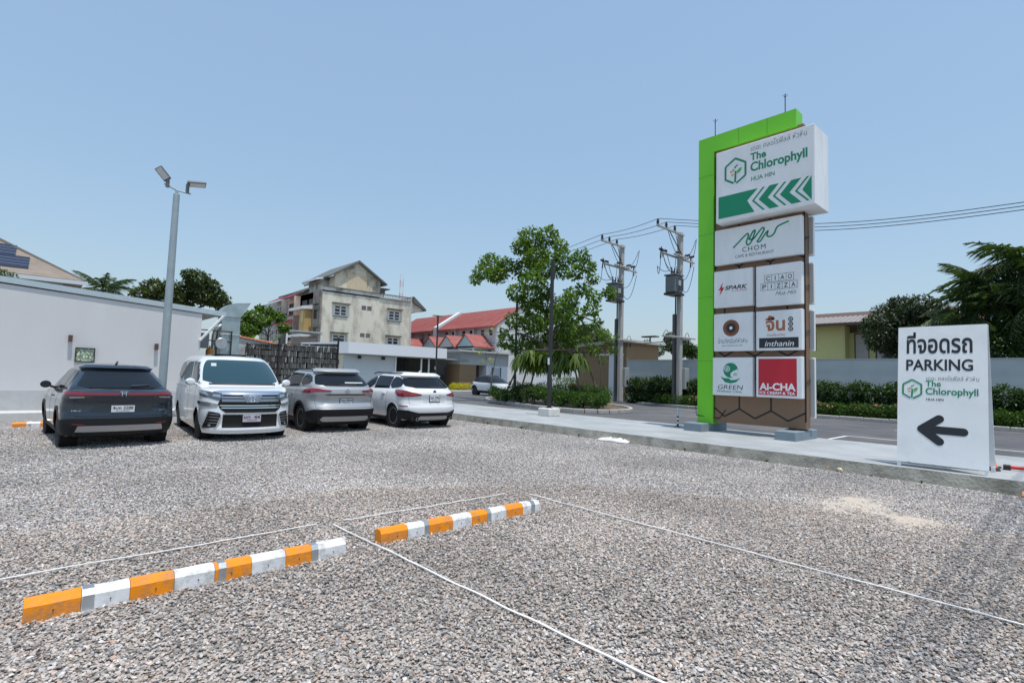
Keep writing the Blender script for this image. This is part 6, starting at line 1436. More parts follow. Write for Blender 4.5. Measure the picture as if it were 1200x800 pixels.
# units of the row, receding
units = [(57.0, 61.2, 'shophouse with an orange bay and a white awning, first behind the cream apartment block', (.62, .62, .60), (.52, .36, .15), 11.9, 'w'),
         (61.2, 65.4, 'pale pink shophouse with dark red awnings, second behind the cream apartment block', (.62, .48, .42), (.33, .33, .34), 11.2, 'r'),
         (65.4, 69.8, 'grey shophouse with dark red awnings, third in the row behind the cream apartment block', (.40, .41, .42), (.30, .32, .33), 11.3, 'r'),
         (69.8, 76, 'white and grey shophouse at the far end of the row behind the trees', (.50, .52, .53), (.35, .36, .36), 10.6, 'w')]
M_redaw = mat('red_awning', (.28, .02, .03), .6)
for k, (y0, y1, lab, c1, c2, hz_, aw) in enumerate(units):
    o_ = (24, (y0 + y1) / 2, 0); t = thing('shophouse', lab, 'building', o_, 0, 'row of shophouses behind the apartment block')
    m1 = mat(f'shophouse_render_{k}', c1, .9, var=.12, vscale=.6, dirt=(.12, .12, .11), dscale=.7, damt=.8, stretch=(1, 1, .4)); m2 = mat(f'shophouse_bay_{k}', c2, .85, var=.08)
    hs = [(y0 + .5, y0 + 1.7, 8.2, 9.6), (y0 + 2.2, y1 - .5, 8.2, 9.6), (y0 + .5, y0 + 1.7, 5.2, 6.8), (y0 + 2.2, y1 - .5, 5.2, 6.8)]
    part('wall', T(wall_holes('x', 22.2, y0 + .02, y1 - .02, 0, 10.3, .25, hs), o_), m1, t)
    for h in hs:
        f = window(t, 'x', 22.2, *h, M_wf if k != 1 else M_mould, M_pane, 2, 2, .08, .08)
        for ch in [f] + list(f.children): ch.data.transform(Matrix.Translation((-o_[0], -o_[1], 0)))
    w = MB(); w.box(22.46, 33, y0 + .02, y1 - .02, 0, 10.3); part('core', T(w, o_), m1, t)
    w = MB(); w.box(23.0, 29.2, y0 + .05, y1 - .05, 10.31, hz_ - .1); part('upper_floor', T(w, o_), m1, t)
    w = MB(); w.prism([(22.5, hz_ - .5), (26.2, hz_ + 1.2), (30, hz_ - .5), (30, hz_ - .3), (26.2, hz_ + 1.42), (22.5, hz_ - .3)], y0 - .2, y1 + .1, 'y'); part('roof', T(w, o_), M_mould if k % 2 else mat('roof_grey_green', (.13, .14, .135)), t)
    if k == 0:
        w = MB(); w.box(21.3, 22.19, y0 + .3, y0 + 1.9, 5.9, 8.3); part('bay', T(w, o_), m2, t)
        w = MB(); w.box(21.25, 21.295, y0 + .6, y0 + 1.3, 6.9, 8.2); part('bay_window', T(w, o_), mat('pale_curtain', (.62, .50, .28), .8), t)
        for z in (8.32, 5.3): w = MB(); w.prism([(20.9, z), (22.19, z + .05), (22.19, z + .55), (20.9, z + .3)], y0 + .05, y1 - .1, 'y'); part('awning', T(w, o_), M_fw, t)
        w = MB(); w.prism([(22.2, 11.9), (23.6, 12.2), (23.6, 12.0), (22.2, 11.7)], y0, y1, 'y'); part('roof_canopy', T(w, o_), M_fw, t)
    elif aw == 'r':
        for z in (10.0, 7.0): w = MB(); w.prism([(21.1, z), (22.19, z + .6), (22.19, z + .66), (21.1, z + .06)], y0 + .5, y1 - .4, 'y'); part('awning', T(w, o_), M_redaw, t)
        w = MB(); w.box(21.5, 22.19, y0 + .1, y0 + .22, 0, 10.2); part('party_wall', T(w, o_), m1, t)
cpy = thing('carport_canopy', 'thin pale flat canopy on white posts in front of the shophouses', 'canopy', (18, 49, .1))
w = MB(); w.box(-1.7, 1.6, -1, 1.5, 5.0, 5.12); part('roof', w, M_galv, cpy)
for x in (-1.6, 1.5):
    w = MB(); w.box(x - .06, x + .06, -.95, -.83, 0, 5.0); part('post', w, M_wf, cpy)
w = MB(); w.box(-.8, 1.4, .2, .4, 0, 4.6); part('rear_panel', w, mat('panel_pinkish', (.38, .32, .28), .85), cpy)

# ---- red roofed terraces
M_red = mat('red_roof', (.31, .075, .065), .7, var=.18, vscale=.8, dirt=(.30, .16, .14), dscale=.7, damt=.7, stretch=(1, 2, 1))
M_tw = mat('terrace_white', (.52, .54, .56), .85, var=.06, dirt=(.3, .31, .32), dscale=.6, damt=.5)
def terrace(label, y0, y1, nu, zoff=0):
    o_ = (43, (y0 + y1) / 2, 0); t = thing('terrace_houses', label, 'houses', o_, 0, None)
    hs = []
    pit = (y1 - y0) / nu
    for k in range(nu):
        a = y0 + k * pit; hs += [(a + .5, a + 1.3, 6.2, 7.1), (a + 2.0, a + 2.8, 6.2, 7.1), (a + .6, a + 1.5, 3.4, 4.9), (a + 2.0, a + 3.2, 3.2, 4.9)]
    part('wall', T(wall_holes('x', 38.5, y0, y1, 0, 7.5 + zoff, .25, hs), o_), M_tw, t)
    w = MB(); w.box(38.76, 47, y0 + .02, y1 - .02, 0, 7.3); part('core', T(w, o_), M_tw, t)
    w = MB(); w.prism([(38.5, 0), (49.5, 0), (49.5, 6.3), (42.0, 9.7 + zoff), (38.5, 7.45)], y0 - .30, y0 - .02, 'y'); part('gable', T(w, o_), mat('gable_white', (.66, .68, .70), .8, var=.03), t)
    # ribbed roof: sheets with standing seams
    w = MB(); w.prism([(37.9, 7.15 + zoff), (42.0, 9.75 + zoff), (49.9, 6.2), (49.9, 6.35), (42.0, 9.92 + zoff), (37.9, 7.33 + zoff)], y0 - .4, y1 + .1, 'y'); rf = part('roof', T(w, o_), M_red, t)
    n = int((y1 - y0) / .55)
    sm = MB(); sm.prism([(37.9, 7.332 + zoff), (42.0, 9.922 + zoff), (42.0, 9.98 + zoff), (37.9, 7.39 + zoff)], -.035, .035, 'y')
    me = T(sm, (43, 0, 0)).mesh('seam'); me.materials.append(M_red)
    for k in range(n): link('roof_seam', me, None, rf, (0, y0 + (k + .5) * (y1 - y0) / n - o_[1], 0))
    for h in hs:
        f = window(t, 'x', 38.5, *h, M_wf, M_pane, 1, 2, .07, .08, sill=False)
        for ch in [f] + list(f.children): ch.data.transform(Matrix.Translation((-o_[0], -o_[1], 0)))
    for k in range(nu):
        a = y0 + k * pit + pit * .5
        pcol = mat('porch_blue', (.36, .48, .52), .8) if k == 0 else M_tw
        w = MB(); w.prism([(a - 1.5, 4.9), (a + 1.5, 4.9), (a, 6.15)], 35.6, 35.8, 'x'); part('porch_gable', T(w, o_), pcol, t)
        w = MB(); w.prism([(a - 1.75, 4.85), (a, 6.3), (a + 1.75, 4.85), (a + 1.75, 4.72), (a, 6.17), (a - 1.75, 4.72)], 35.5, 38.49, 'x'); part('porch_roof', T(w, o_), M_red, t)
        w = MB(); w.box(35.7, 38.49, a - 1.45, a + 1.45, 4.6, 4.72); part('porch_slab', T(w, o_), M_mould if k else pcol, t)
        for dy in (-1.4, 1.3): w = MB(); w.box(35.7, 35.85, a + dy, a + dy + .12, 0, 4.6); part('porch_post', T(w, o_), M_tw, t)
        w = MB(); w.box(38.1, 38.49, a + pit * .5 - .1, a + pit * .5 + .1, 0, 7.4); part('party_wall', T(w, o_), M_tw, t)
    return t
terrace('nearer terrace of white houses under a red roof with gabled porches', 45.3, 56.3, 3)
terrace('farther terrace of white houses under a red roof, left of the pale fire wall', 58.1, 68.0, 2)
fw = MB(); fw.prism([(38.2, 0), (46, 0), (46, 8.2), (42, 10.15), (38.2, 7.75)], 56.75, 57.6, 'y'); o = part('fire_wall', fw, mat('gable_white', (.66, .68, .70))); tag(o, 'white sloping fire wall between the two red roofed terraces', 'wall')
tk = thing('rooftop_balustrade', 'pale roof terrace with a balustrade left of the red roofs', 'building', (36, 66, 0))
w = MB(); w.box(-1.6, .8, 0, 6, 0, 7.6); part('wall', w, M_tw, tk)
for k in range(7): w = MB(); w.box(-1.6 + k * .38, -1.42 + k * .38, 0, .12, 7.601, 8.5); part('baluster', w, M_wf, tk)
w = MB(); w.box(-1.7, .9, -.05, .15, 8.501, 8.65); part('rail', w, M_wf, tk)

# ---- tiled house with solar panels, behind the left building
sh_ = thing('tiled_house', 'house with a hipped tan tiled roof carrying solar panels behind the white building', 'building', (-6, 32, 0)); HO = (-6, 32, 0)
M_tan = mat('tan_roof_tile', (.25, .205, .165), .8, var=.12, vscale=2, island=.12)
w = MB(); w.box(-12, .6, 28.6, 35.4, 0, 4.9); part('wall', T(w, HO), mat('grey_house_wall', (.34, .33, .31), .85, var=.05), sh_)
A_, B_, C_, D_ = (-13, 27.9, 4.95), (1.25, 27.9, 4.95), (1.25, 36.1, 4.95), (-13, 36.1, 4.95); r1, r2 = (-9, 32, 7.05), (-2.0, 32, 7.05)
w = MB(); w.add([A_, B_, C_, D_, r1, r2], [(0, 1, 5, 4), (1, 2, 5), (2, 3, 4, 5), (3, 0, 4), (3, 2, 1, 0)]); part('roof', T(w, HO), M_tan, sh_)
# tile courses on the slope that faces the lot, and on the hip
ncrs = 17; M_tancourse = M_tan
for k in range(ncrs):
    t0 = k / ncrs; z = 4.96 + 2.1 * t0; y = 27.9 + 4.1 * t0; xr_ = 1.25 - 3.25 * t0; xl = -13 + 4 * t0
    w = MB(); w.add([(xl, y - .03, z + .0), (xr_ + .02, y - .03, z + .0), (xr_ - .15, y + .22, z + .14), (xl + .15, y + .22, z + .14), (xl, y - .03, z + .055), (xr_ + .02, y - .03, z + .055), (xr_ - .15, y + .22, z + .17), (xl + .15, y + .22, z + .17)],
                    [(0, 1, 2, 3), (4, 5, 6, 7), (0, 1, 5, 4), (1, 2, 6, 5), (2, 3, 7, 6), (3, 0, 4, 7)]); part('tile_course', T(w, HO), M_tancourse, sh_)
w = MB(); w.tube([B_, (-2.0, 32, 7.1)], .10, 6); part('hip_cap', T(w, HO), mat('hip_dark', (.10, .085, .075), .8), sh_)
w = MB(); w.tube([(-9, 32, 7.1), (-2.0, 32, 7.1)], .10, 6); part('ridge_cap', T(w, HO), mat('hip_dark', (.10, .085, .075)), sh_)
w = MB(); w.box(-13.1, 1.35, 27.78, 27.895, 4.82, 4.97); part('fascia', T(w, HO), mat('fascia_pale', (.55, .57, .58), .6), sh_)
M_pv = mat('solar_cell', (.012, .018, .045), .35, 0, .3)
for (r_, xs) in ((0, [-1.5 - 1.05 * k for k in range(5)]), (1, [-1.95 - 1.05 * k for k in range(5)])):
    for x in xs:
        y0_ = 28.4 + r_ * 1.2
        def sl(y): return 4.96 + (y - 27.9) * 2.1 / 4.1
        f = MB(); f.add([(x, y0_, sl(y0_) + .10), (x + 1.0, y0_, sl(y0_) + .10), (x + 1.0, y0_ + 1.25, sl(y0_ + 1.25) + .10), (x, y0_ + 1.25, sl(y0_ + 1.25) + .10), (x, y0_, sl(y0_) + .06), (x + 1.0, y0_, sl(y0_) + .06), (x + 1.0, y0_ + 1.25, sl(y0_ + 1.25) + .06), (x, y0_ + 1.25, sl(y0_ + 1.25) + .06)],
                        [(0, 1, 2, 3), (7, 6, 5, 4), (0, 4, 5, 1), (1, 5, 6, 2), (2, 6, 7, 3), (3, 7, 4, 0)])
        pv = part('solar_panel', T(f, HO), M_pv, sh_)
        for q_ in range(1, 4):
            g2 = MB(); ya = y0_ + 1.25 * q_ / 4; g2.add([(x, ya, sl(ya) + .103), (x + 1, ya, sl(ya) + .103), (x + 1, ya + .02, sl(ya + .02) + .103), (x, ya + .02, sl(ya + .02) + .103)], [(0, 1, 2, 3)]); part('grid_line', T(g2, HO), mat('pv_line', (.25, .28, .32), .4), pv)
# ---- yellow house behind the long wall
yh = thing('yellow_house', 'pale yellow house with a grey tiled roof behind the boundary wall', 'building', (42, 11, 0)); YO = (42, 11, 0)
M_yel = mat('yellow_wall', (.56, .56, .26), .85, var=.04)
part('wall', T(wall_holes('x', 40, 10.95, 13.6, 0, 5.7, .2, [(12.6, 13.3, 4.0, 5.3)]), YO), M_yel, yh)
part('wall', T(wall_holes('x', 40.9, 6.2, 10.94, 0, 5.7, .2, [(9.7, 10.55, 3.4, 5.2), (8.2, 9.35, 3.1, 4.9)]), YO), M_yel, yh)
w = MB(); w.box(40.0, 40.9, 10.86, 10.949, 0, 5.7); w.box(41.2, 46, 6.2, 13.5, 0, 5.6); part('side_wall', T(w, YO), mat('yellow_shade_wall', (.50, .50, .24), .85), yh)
for (c, h) in ((40.9, (9.7, 10.55, 3.4, 5.2)), (40.9, (8.2, 9.35, 3.1, 4.9)), (40.0, (12.6, 13.3, 4.0, 5.3))):
    f = window(yh, 'x', c, *h, M_blk, mat('pale_shutter', (.50, .51, .53), .7), 1, 1, .05, .05, sill=False)
    for ch in [f] + list(f.children): ch.data.transform(Matrix.Translation((-42, -11, 0)))
w = MB(); w.box(40.85, 40.89, 9.6, 10.8, 5.25, 5.65); part('grille', T(w, YO), mat('grille_dark', (.09, .08, .06), .8), yh)
w = MB(); w.prism([(39.2, 5.72), (43.5, 7.0), (47.5, 5.72)], 5.6, 14.2, 'y'); part('roof_core', T(w, YO), mat('eave_brown', (.10, .06, .045), .8), yh)
w = MB(); w.box(39.05, 39.19, 5.6, 14.2, 5.62, 5.80); part('eave_board', T(w, YO), mat('eave_brown', (.10, .06, .045)), yh)
tl = MB(); tl.add([(0, -.14, 0), (0, .14, 0), (.30, .14, .09), (.30, -.14, .09), (0, -.10, .05), (0, .06, .055), (.30, .06, .145), (.30, -.10, .14)], [(0, 1, 2, 3), (4, 5, 6, 7), (0, 1, 5, 4), (1, 2, 6, 5), (2, 3, 7, 6), (3, 0, 4, 7)])
tme = tl.mesh('roof_tile'); tme.materials.append(mat('grey_roof_tile', (.27, .25, .25), .85, var=.2, vscale=3))
for r_ in range(8):
    for k in range(28): link('roof_tile', tme, None, yh, (39.15 + r_ * .28 - 42, 5.8 + k * .30 - 11, 5.76 + r_ * .084))
w = MB(); w.box(40.3, 40.4, 3.6, 8.0, 0, 5.0); o = part('green_panel', w, mat('teal_panel', (.02, .22, .17), .6)); tag(o, 'teal green panel between the yellow house and the dark tree', 'panel')
# ---- red roofed house glimpsed behind the palms, white house far off
rh = thing('red_roof_house', 'pinkish red tiled roof glimpsed under the palm fronds', 'building', (46, 5.4, -.35))
w = MB(); w.box(-2, 2, -.6, .7, .36, 5.0); part('wall', w, M_tw, rh)
w = MB(); w.prism([(-3, 5.0), (0, 6.9), (3, 5.0)], -.9, 1.0, 'y'); part('roof', w, mat('pink_roof', (.42, .10, .10), .8, var=.2), rh)
wh_ = thing('far_white_house', 'small white house far behind the utility poles', 'building', (62, 33, 0))
w = MB(); w.box(-1, 3, -3, 1.2, 0, 5.4); part('wall', w, M_fw, wh_); w = MB(); w.box(-1.3, 3.3, -3.3, 1.5, 5.401, 5.6); part('roof', w, M_galv, wh_)
w = MB(); w.box(-1.05, -1.003, -1, -.3, 4.3, 5.0); part('window', w, M_pane, wh_)
ms = thing('radio_mast', 'red and white lattice mast rising behind the cream apartment block', 'mast', (46.0, 80, 0))
for k in range(9):
    z = 9 + k * 1.1; c = mat('mast_red', (.5, .12, .10), .6) if k % 2 else M_wf; w = MB()
    for (dx, dy) in ((-.3, -.3), (.3, -.3), (0, .3)): w.tube([(dx, dy, z), (dx, dy, z + 1.09)], .03, 4)
    w.tube([(-.3, -.3, z), (.3, -.3, z + 1.05)], .02, 4); w.tube([(.3, -.3, z), (-.3, -.3, z + 1.05)], .02, 4); w.tube([(-.3, -.3, z), (.3, -.3, z)], .02, 4); part('mast_section', w, c, ms)
w = MB(); w.box(-.5, .5, -.5, .5, 0, 8.99); part('base', w, M_tw, ms)
# ================================================================== TREES AND PLANTS
# clumps of foliage: (x, y, z, radius) in metres
MAIN= [(20.14, 20.97, 9.38, 0.81), (20.48, 19.89, 9.39, 0.7), (20.63, 22.1, 9.22, 0.69), (21.04, 21.21, 8.55, 0.83), (20.47, 18.9, 8.65, 0.5), (20.98, 25.3, 8.66, 0.86), (18.48, 23.18, 7.49, 0.58), (19.7, 23.02, 7.52, 0.64), (21.04, 26.99, 7.88, 0.45), (20.22, 23.03, 8.16, 0.6), (20.92, 22.14, 7.9, 0.84), (18.72, 19.2, 6.52, 0.7), (19.71, 19.21, 7.31, 0.67), (19.09, 20.76, 6.15, 0.64), (19.92, 20.8, 5.83, 0.66), (20.01, 19.71, 6.21, 0.6), (18.44, 15.71, 7.24, 0.47), (19.01, 15.71, 6.85, 0.4), (19.18, 16.65, 6.76, 0.5), (20.97, 19.12, 7.31, 0.46), (20.54, 16.74, 6.64, 0.39), (18.85, 15.86, 5.71, 0.48), (20.63, 18.24, 6.14, 0.4), (18.79, 15.14, 5.35, 0.39), (20.13, 15.34, 5.74, 0.41), (18.75, 17.05, 4.85, 0.66), (18.4, 16.02, 4.46, 0.52), (20.84, 19.69, 4.99, 0.65), (18.99, 20.78, 4.6, 0.6), (19.0, 21.38, 3.5, 0.56), (21.15, 22.86, 3.39, 0.56), (20.84, 21.46, 3.78, 0.68), (19.21, 19.24, 4.39, 0.62), (21.09, 20.09, 3.89, 0.71), (19.91, 15.91, 4.27, 0.37), (20.3, 17.03, 4.06, 0.43), (18.97, 14.71, 3.61, 0.35), (21.03, 18.71, 4.11, 0.6), (20.33, 21.31, 2.72, 0.43), (21.11, 21.52, 5.54, 0.59), (20.9, 23.85, 4.23, 0.41)]
SMALL = [(21.26, 16.93, 4.18, 0.36), (21.33, 17.65, 3.64, 0.36), (21.1, 16.14, 3.57, 0.39), (21.07, 16.92, 3.07, 0.44), (20.98, 15.72, 3.04, 0.3), (21.26, 18.34, 3.2, 0.37), (21.62, 16.9, 2.57, 0.31), (20.9, 15.47, 3.66, 0.21)]
BARE = [(24.18, 28.81, 4.95, 0.18), (23.84, 27.58, 4.98, 0.18), (23.81, 27.15, 4.31, 0.18), (24.32, 29.55, 4.62, 0.19), (23.98, 29.95, 3.29, 0.25), (23.82, 28.46, 2.71, 0.24), (23.98, 27.49, 3.43, 0.18), (24.2, 29.89, 2.61, 0.19)]
SAM = [(43.23, 39.17, 5.23, 2.1), (46.9, 38.55, 6.13, 1.98), (43.09, 32.94, 4.8, 1.24), (46.0, 44.47, 5.01, 1.67), (46.38, 40.05, 6.75, 1.6), (43.07, 33.71, 5.97, 1.07)]
FAR = [(61.73, 42.73, 5.88, 1.1), (59.2, 38.99, 6.0, 1.16), (60.47, 37.87, 5.72, 1.05), (57.05, 33.62, 6.17, 1.41), (57.28, 32.61, 5.64, 1.4), (58.09, 31.72, 5.26, 1.08), (62.73, 37.61, 7.57, 0.84), (58.18, 41.51, 6.34, 0.82)]
MANGO = [(37.01, 8.44, 5.11, 0.87), (37.36, 7.91, 5.78, 1.0), (37.38, 7.16, 6.23, 0.93), (36.19, 6.16, 6.02, 0.96), (36.21, 5.53, 5.7, 0.9), (36.55, 6.94, 5.0, 1.46), (37.05, 6.06, 4.99, 1.47), (35.72, 7.99, 4.33, 0.78), (37.0, 7.45, 4.16, 0.99), (37.09, 5.31, 4.96, 0.98), (37.22, 6.5, 3.8, 0.86), (35.57, 5.29, 3.78, 0.82), (37.39, 7.4, 6.61, 0.5), (35.68, 8.39, 5.39, 0.48), (36.18, 7.3, 3.37, 0.6)]
LTREE = [(4.14, 36.22, 5.63, 0.6), (4.8, 36.84, 6.13, 0.73), (5.39, 35.68, 5.99, 0.77), (5.1, 36.85, 5.46, 0.79), (6.62, 36.09, 6.2, 0.84), (7.21, 35.62, 5.97, 0.89), (7.92, 35.63, 5.8, 0.72), (6.75, 35.35, 6.75, 0.71), (6.26, 35.16, 6.96, 0.47), (7.48, 35.3, 6.49, 0.53), (6.27, 36.38, 5.56, 0.72), (8.58, 36.99, 5.57, 0.56), (5.66, 35.32, 5.49, 0.58)]
LTREE2 = [(9.09, 36.37, 5.19, 0.55), (9.96, 37.68, 4.98, 0.57), (10.42, 37.05, 4.98, 0.63), (10.05, 36.87, 4.21, 0.62), (9.49, 36.63, 3.87, 0.62)]
PLUM = [(11.12, 38.13, 5.71, 0.39), (11.85, 38.46, 5.58, 0.46), (12.27, 37.94, 5.23, 0.52), (11.38, 37.89, 4.9, 0.52), (12.53, 37.38, 4.44, 0.45), (11.06, 38.58, 4.37, 0.52)]
LBUSH = [(-1.06, 25.22, 4.57, 0.25), (-0.85, 25.5, 4.54, 0.25), (-1.3, 25.7, 4.65, 0.29)]
FERN = [(18.53, 19.6, 2.36, 0.31), (19.13, 19.39, 2.29, 0.4), (19.35, 18.68, 2.21, 0.44), (19.03, 17.49, 2.21, 0.42), (19.19, 16.91, 2.34, 0.33), (18.51, 15.85, 2.43, 0.24), (18.83, 18.19, 2.54, 0.43), (18.55, 19.0, 2.62, 0.35), (19.24, 17.53, 2.64, 0.34)]
M_leafA = leaf_mat('leaf_mid', (.045, .10, .014), (.13, .21, .030), (.27, .29, .06))
M_leafB = leaf_mat('leaf_dark', (.022, .052, .013), (.055, .10, .024), (.11, .14, .04), .25)
M_leafC = leaf_mat('leaf_shrub', (.03, .075, .014), (.07, .14, .02), (.10, .17, .03), .3)
M_leafD = leaf_mat('leaf_olive', (.045, .065, .025), (.09, .12, .04), (.13, .14, .06), .3)
M_leafY = leaf_mat('leaf_yellow', (.38, .36, .02), (.60, .52, .03), None, .4)
M_leafP = leaf_mat('palm_leaf', (.028, .055, .018), (.07, .11, .035), (.13, .15, .07), .3)
M_leafF = leaf_mat('fern_leaf', (.06, .10, .015), (.13, .19, .03), None, .4)
M_pink = leaf_mat('flower_pink', (.45, .12, .14), (.70, .32, .34), None, .3)
M_bark = mat('bark', (.11, .085, .065), .9, var=.25, vscale=6, bump=.6, bscale=25)
M_barkg = mat('bark_grey', (.20, .18, .155), .9, var=.2, vscale=4, bump=.4, bscale=20)

def limb(mb, a, b, r0, r1, bend=.12, n=5, seed=0):
    rr = random.Random(seed); a = Vector(a); b = Vector(b); L_ = (b - a).length
    k = Vector((rr.uniform(-1, 1), rr.uniform(-1, 1), rr.uniform(0, .6)))* L_ * bend
    pts = []; rs = []
    for i in range(n + 1):
        t = i / n; pts.append(a.lerp(b, t) + k * math.sin(math.pi * t)); rs.append(r0 + (r1 - r0) * t)
    mb.tube(pts, rs, 7); return mb
def tree(label, cat, base, clumps, n, size, m, forks, r0=.14, bark=M_bark, name='tree', aspect=.55, seed=1, droop=.25, group=None, shell=.45, twig=True, squash=.85):
    """forks: list of (point, parent index or -1) that makes the limbs; twigs then reach every clump"""
    t = thing(name, label, cat, base, 0, group); bx_, by_, bz_ = base
    nodes = [Vector((0, 0, 0))] + [Vector((p[0] - bx_, p[1] - by_, p[2] - bz_)) for p, _ in forks]
    tr = MB(); limb(tr, (0, 0, -.05), nodes[1], r0, r0 * .62, .03, 6, seed); part('trunk', tr, bark, t, smooth=60)
    rad = [r0, r0 * .62]; lm = MB()
    for i, (p, par) in enumerate(forks[1:], 2):
        limb(lm, nodes[par], nodes[i], rad[par] * .78, rad[par] * .45, .10, 5, seed + i); rad.append(rad[par] * .5)
    cs = [Vector((c[0] - bx_, c[1] - by_, c[2] - bz_)) for c in clumps]
    if twig:
        for i, c in enumerate(cs):
            j = min(range(1, len(nodes)), key=lambda k: (nodes[k] - c).length); limb(lm, nodes[j], c, min(.035, rad[j] * .5), .008, .12, 4, seed + 50 + i)
    if lm.v: part('limbs', lm, bark, t, smooth=60)
    lo = part('crown', leaves_mesh([tuple(c) for c in cs], [c[3] for c in clumps], n, size, squash, droop, aspect, seed, shell), m, t)
    return t
tree('tall leafy tree with a loose broad leaved crown on the planted island', 'tree', (20.0, 18.95, .2), [(a, b, c, d * 1.03) for a, b, c, d in MAIN] + [(20.0, 20.3, 8.1, .8), (20.3, 18.6, 7.9, .7), (19.9, 23.8, 7.6, .6), (20.2, 19.6, 5.6, .8), (19.8, 17.6, 5.5, .6), (20.1, 20.6, 4.6, .7), (20.0, 18.4, 4.6, .7), (20.2, 17.9, 3.6, .6), (20.0, 20.3, 3.2, .6), (20.1, 16.4, 5.0, .5)], 14500, .21, M_leafA,
     [((19.95, 19.0, 3.2), -1), ((20.1, 19.6, 5.0), 1), ((20.4, 20.6, 7.0), 2), ((20.2, 18.9, 7.6), 2), ((20.0, 17.6, 4.9), 1), ((19.6, 16.6, 6.0), 5), ((20.3, 21.6, 8.3), 3), ((20.5, 24.5, 7.7), 7), ((19.6, 21.2, 4.0), 1), ((20.2, 16.2, 4.4), 5)], .15, seed=3, aspect=.62)
tree('small thin young tree with a light crown on the right end of the island', 'tree', (21.4, 16.6, .2), SMALL, 900, .15, M_leafA, [((21.35, 16.7, 2.1), -1), ((21.2, 16.9, 3.2), 1), ((21.1, 16.1, 3.2), 1)], .045, M_barkg, seed=8)
tree('nearly bare frangipani tree with a few yellow leaves beside the small white car', 'tree', (24.0, 28.6, .1), BARE, 150, .16, leaf_mat('leaf_pale', (.30, .34, .06), (.50, .48, .12), None, .4),
     [((24.0, 28.5, 1.5), -1), ((24.1, 29.3, 2.8), 1), ((23.9, 28.0, 3.0), 1), ((24.0, 28.9, 4.0), 2), ((24.0, 27.5, 4.3), 3), ((23.9, 29.6, 3.4), 2)], .09, M_barkg, seed=4, aspect=.4)
tree('wide rounded rain tree far behind the brown gatehouse', 'tree', (45, 39, 0), SAM, 15000, .27, M_leafD, [((45, 39, 3.0), -1), ((45, 37, 5), 1), ((45, 41, 5), 1)], .4, seed=9)
FT = [(FAR[:3], 'low bright bush tree far behind the long wall, left of the dark one'), (FAR[3:6] + FAR[6:7], 'dark dense tree far behind the long wall between the utility poles'), (FAR[7:], 'thin tall tree top far behind the wall beside the first utility pole')]
for k, (cl, lab) in enumerate(FT):
    c0 = cl[0]; tree(lab, 'tree', (c0[0], c0[1], 0), cl, (1500, 4500, 700)[k], .30, (M_leafC, M_leafB, M_leafA)[k], [((c0[0], c0[1], 4.0), -1)], .2, seed=20 + k)
tree('dense dark mango tree behind the wall beside the yellow house', 'tree', (36.6, 6.7, 0), MANGO, 17000, .23, leaf_mat('mango_leaf', (.02, .04, .014), (.05, .075, .03), (.17, .19, .10), .12), [((36.6, 6.7, 3.0), -1), ((36.6, 7.8, 4.5), 1), ((36.5, 5.8, 4.5), 1)], .25, seed=30, droop=.5, aspect=.36, shell=.7)
tree('bushy green tree rising behind the roof of the white building', 'tree', (6.3, 36, 0), LTREE, 7000, .24, M_leafD, [((6.3, 36, 4.6), -1), ((4.9, 36.2, 5.4), 1), ((7.4, 35.8, 5.4), 1)], .2, seed=31)
tree('leafy tree with pale flowers behind the kitchen duct', 'tree', (9.8, 37, 0), LTREE2, 2200, .22, M_leafA, [((9.8, 37, 3.6), -1)], .13, seed=32)
tree('plumeria tree with large light leaves left of the shophouses', 'tree', (11.7, 38, 0), PLUM, 1500, .26, M_leafA, [((11.7, 38, 3.8), -1)], .12, seed=33)
tree('small bush top showing over the white roof in front of the solar panels', 'bush', (-1.1, 25.5, 3.4), LBUSH, 420, .10, M_leafD, [((-1.1, 25.5, 4.2), -1)], .04, seed=34, name='bush')

DK = [(33.2, 2.9, 3.6, 1.0), (33.4, 1.8, 3.9, 1.1), (33.3, .8, 3.6, 1.1), (33.5, 2.3, 4.6, .8), (33.4, 1.0, 4.7, .9), (33.3, 3.4, 3.1, .7), (33.3, .1, 4.2, .9)]
tree('dense dark shrubbery tree under the palms, right of the parking board', 'tree', (33.3, 1.8, 0), DK, 7000, .2, M_leafB, [((33.3, 1.8, 2.6), -1)], .15, seed=61, name='tree')
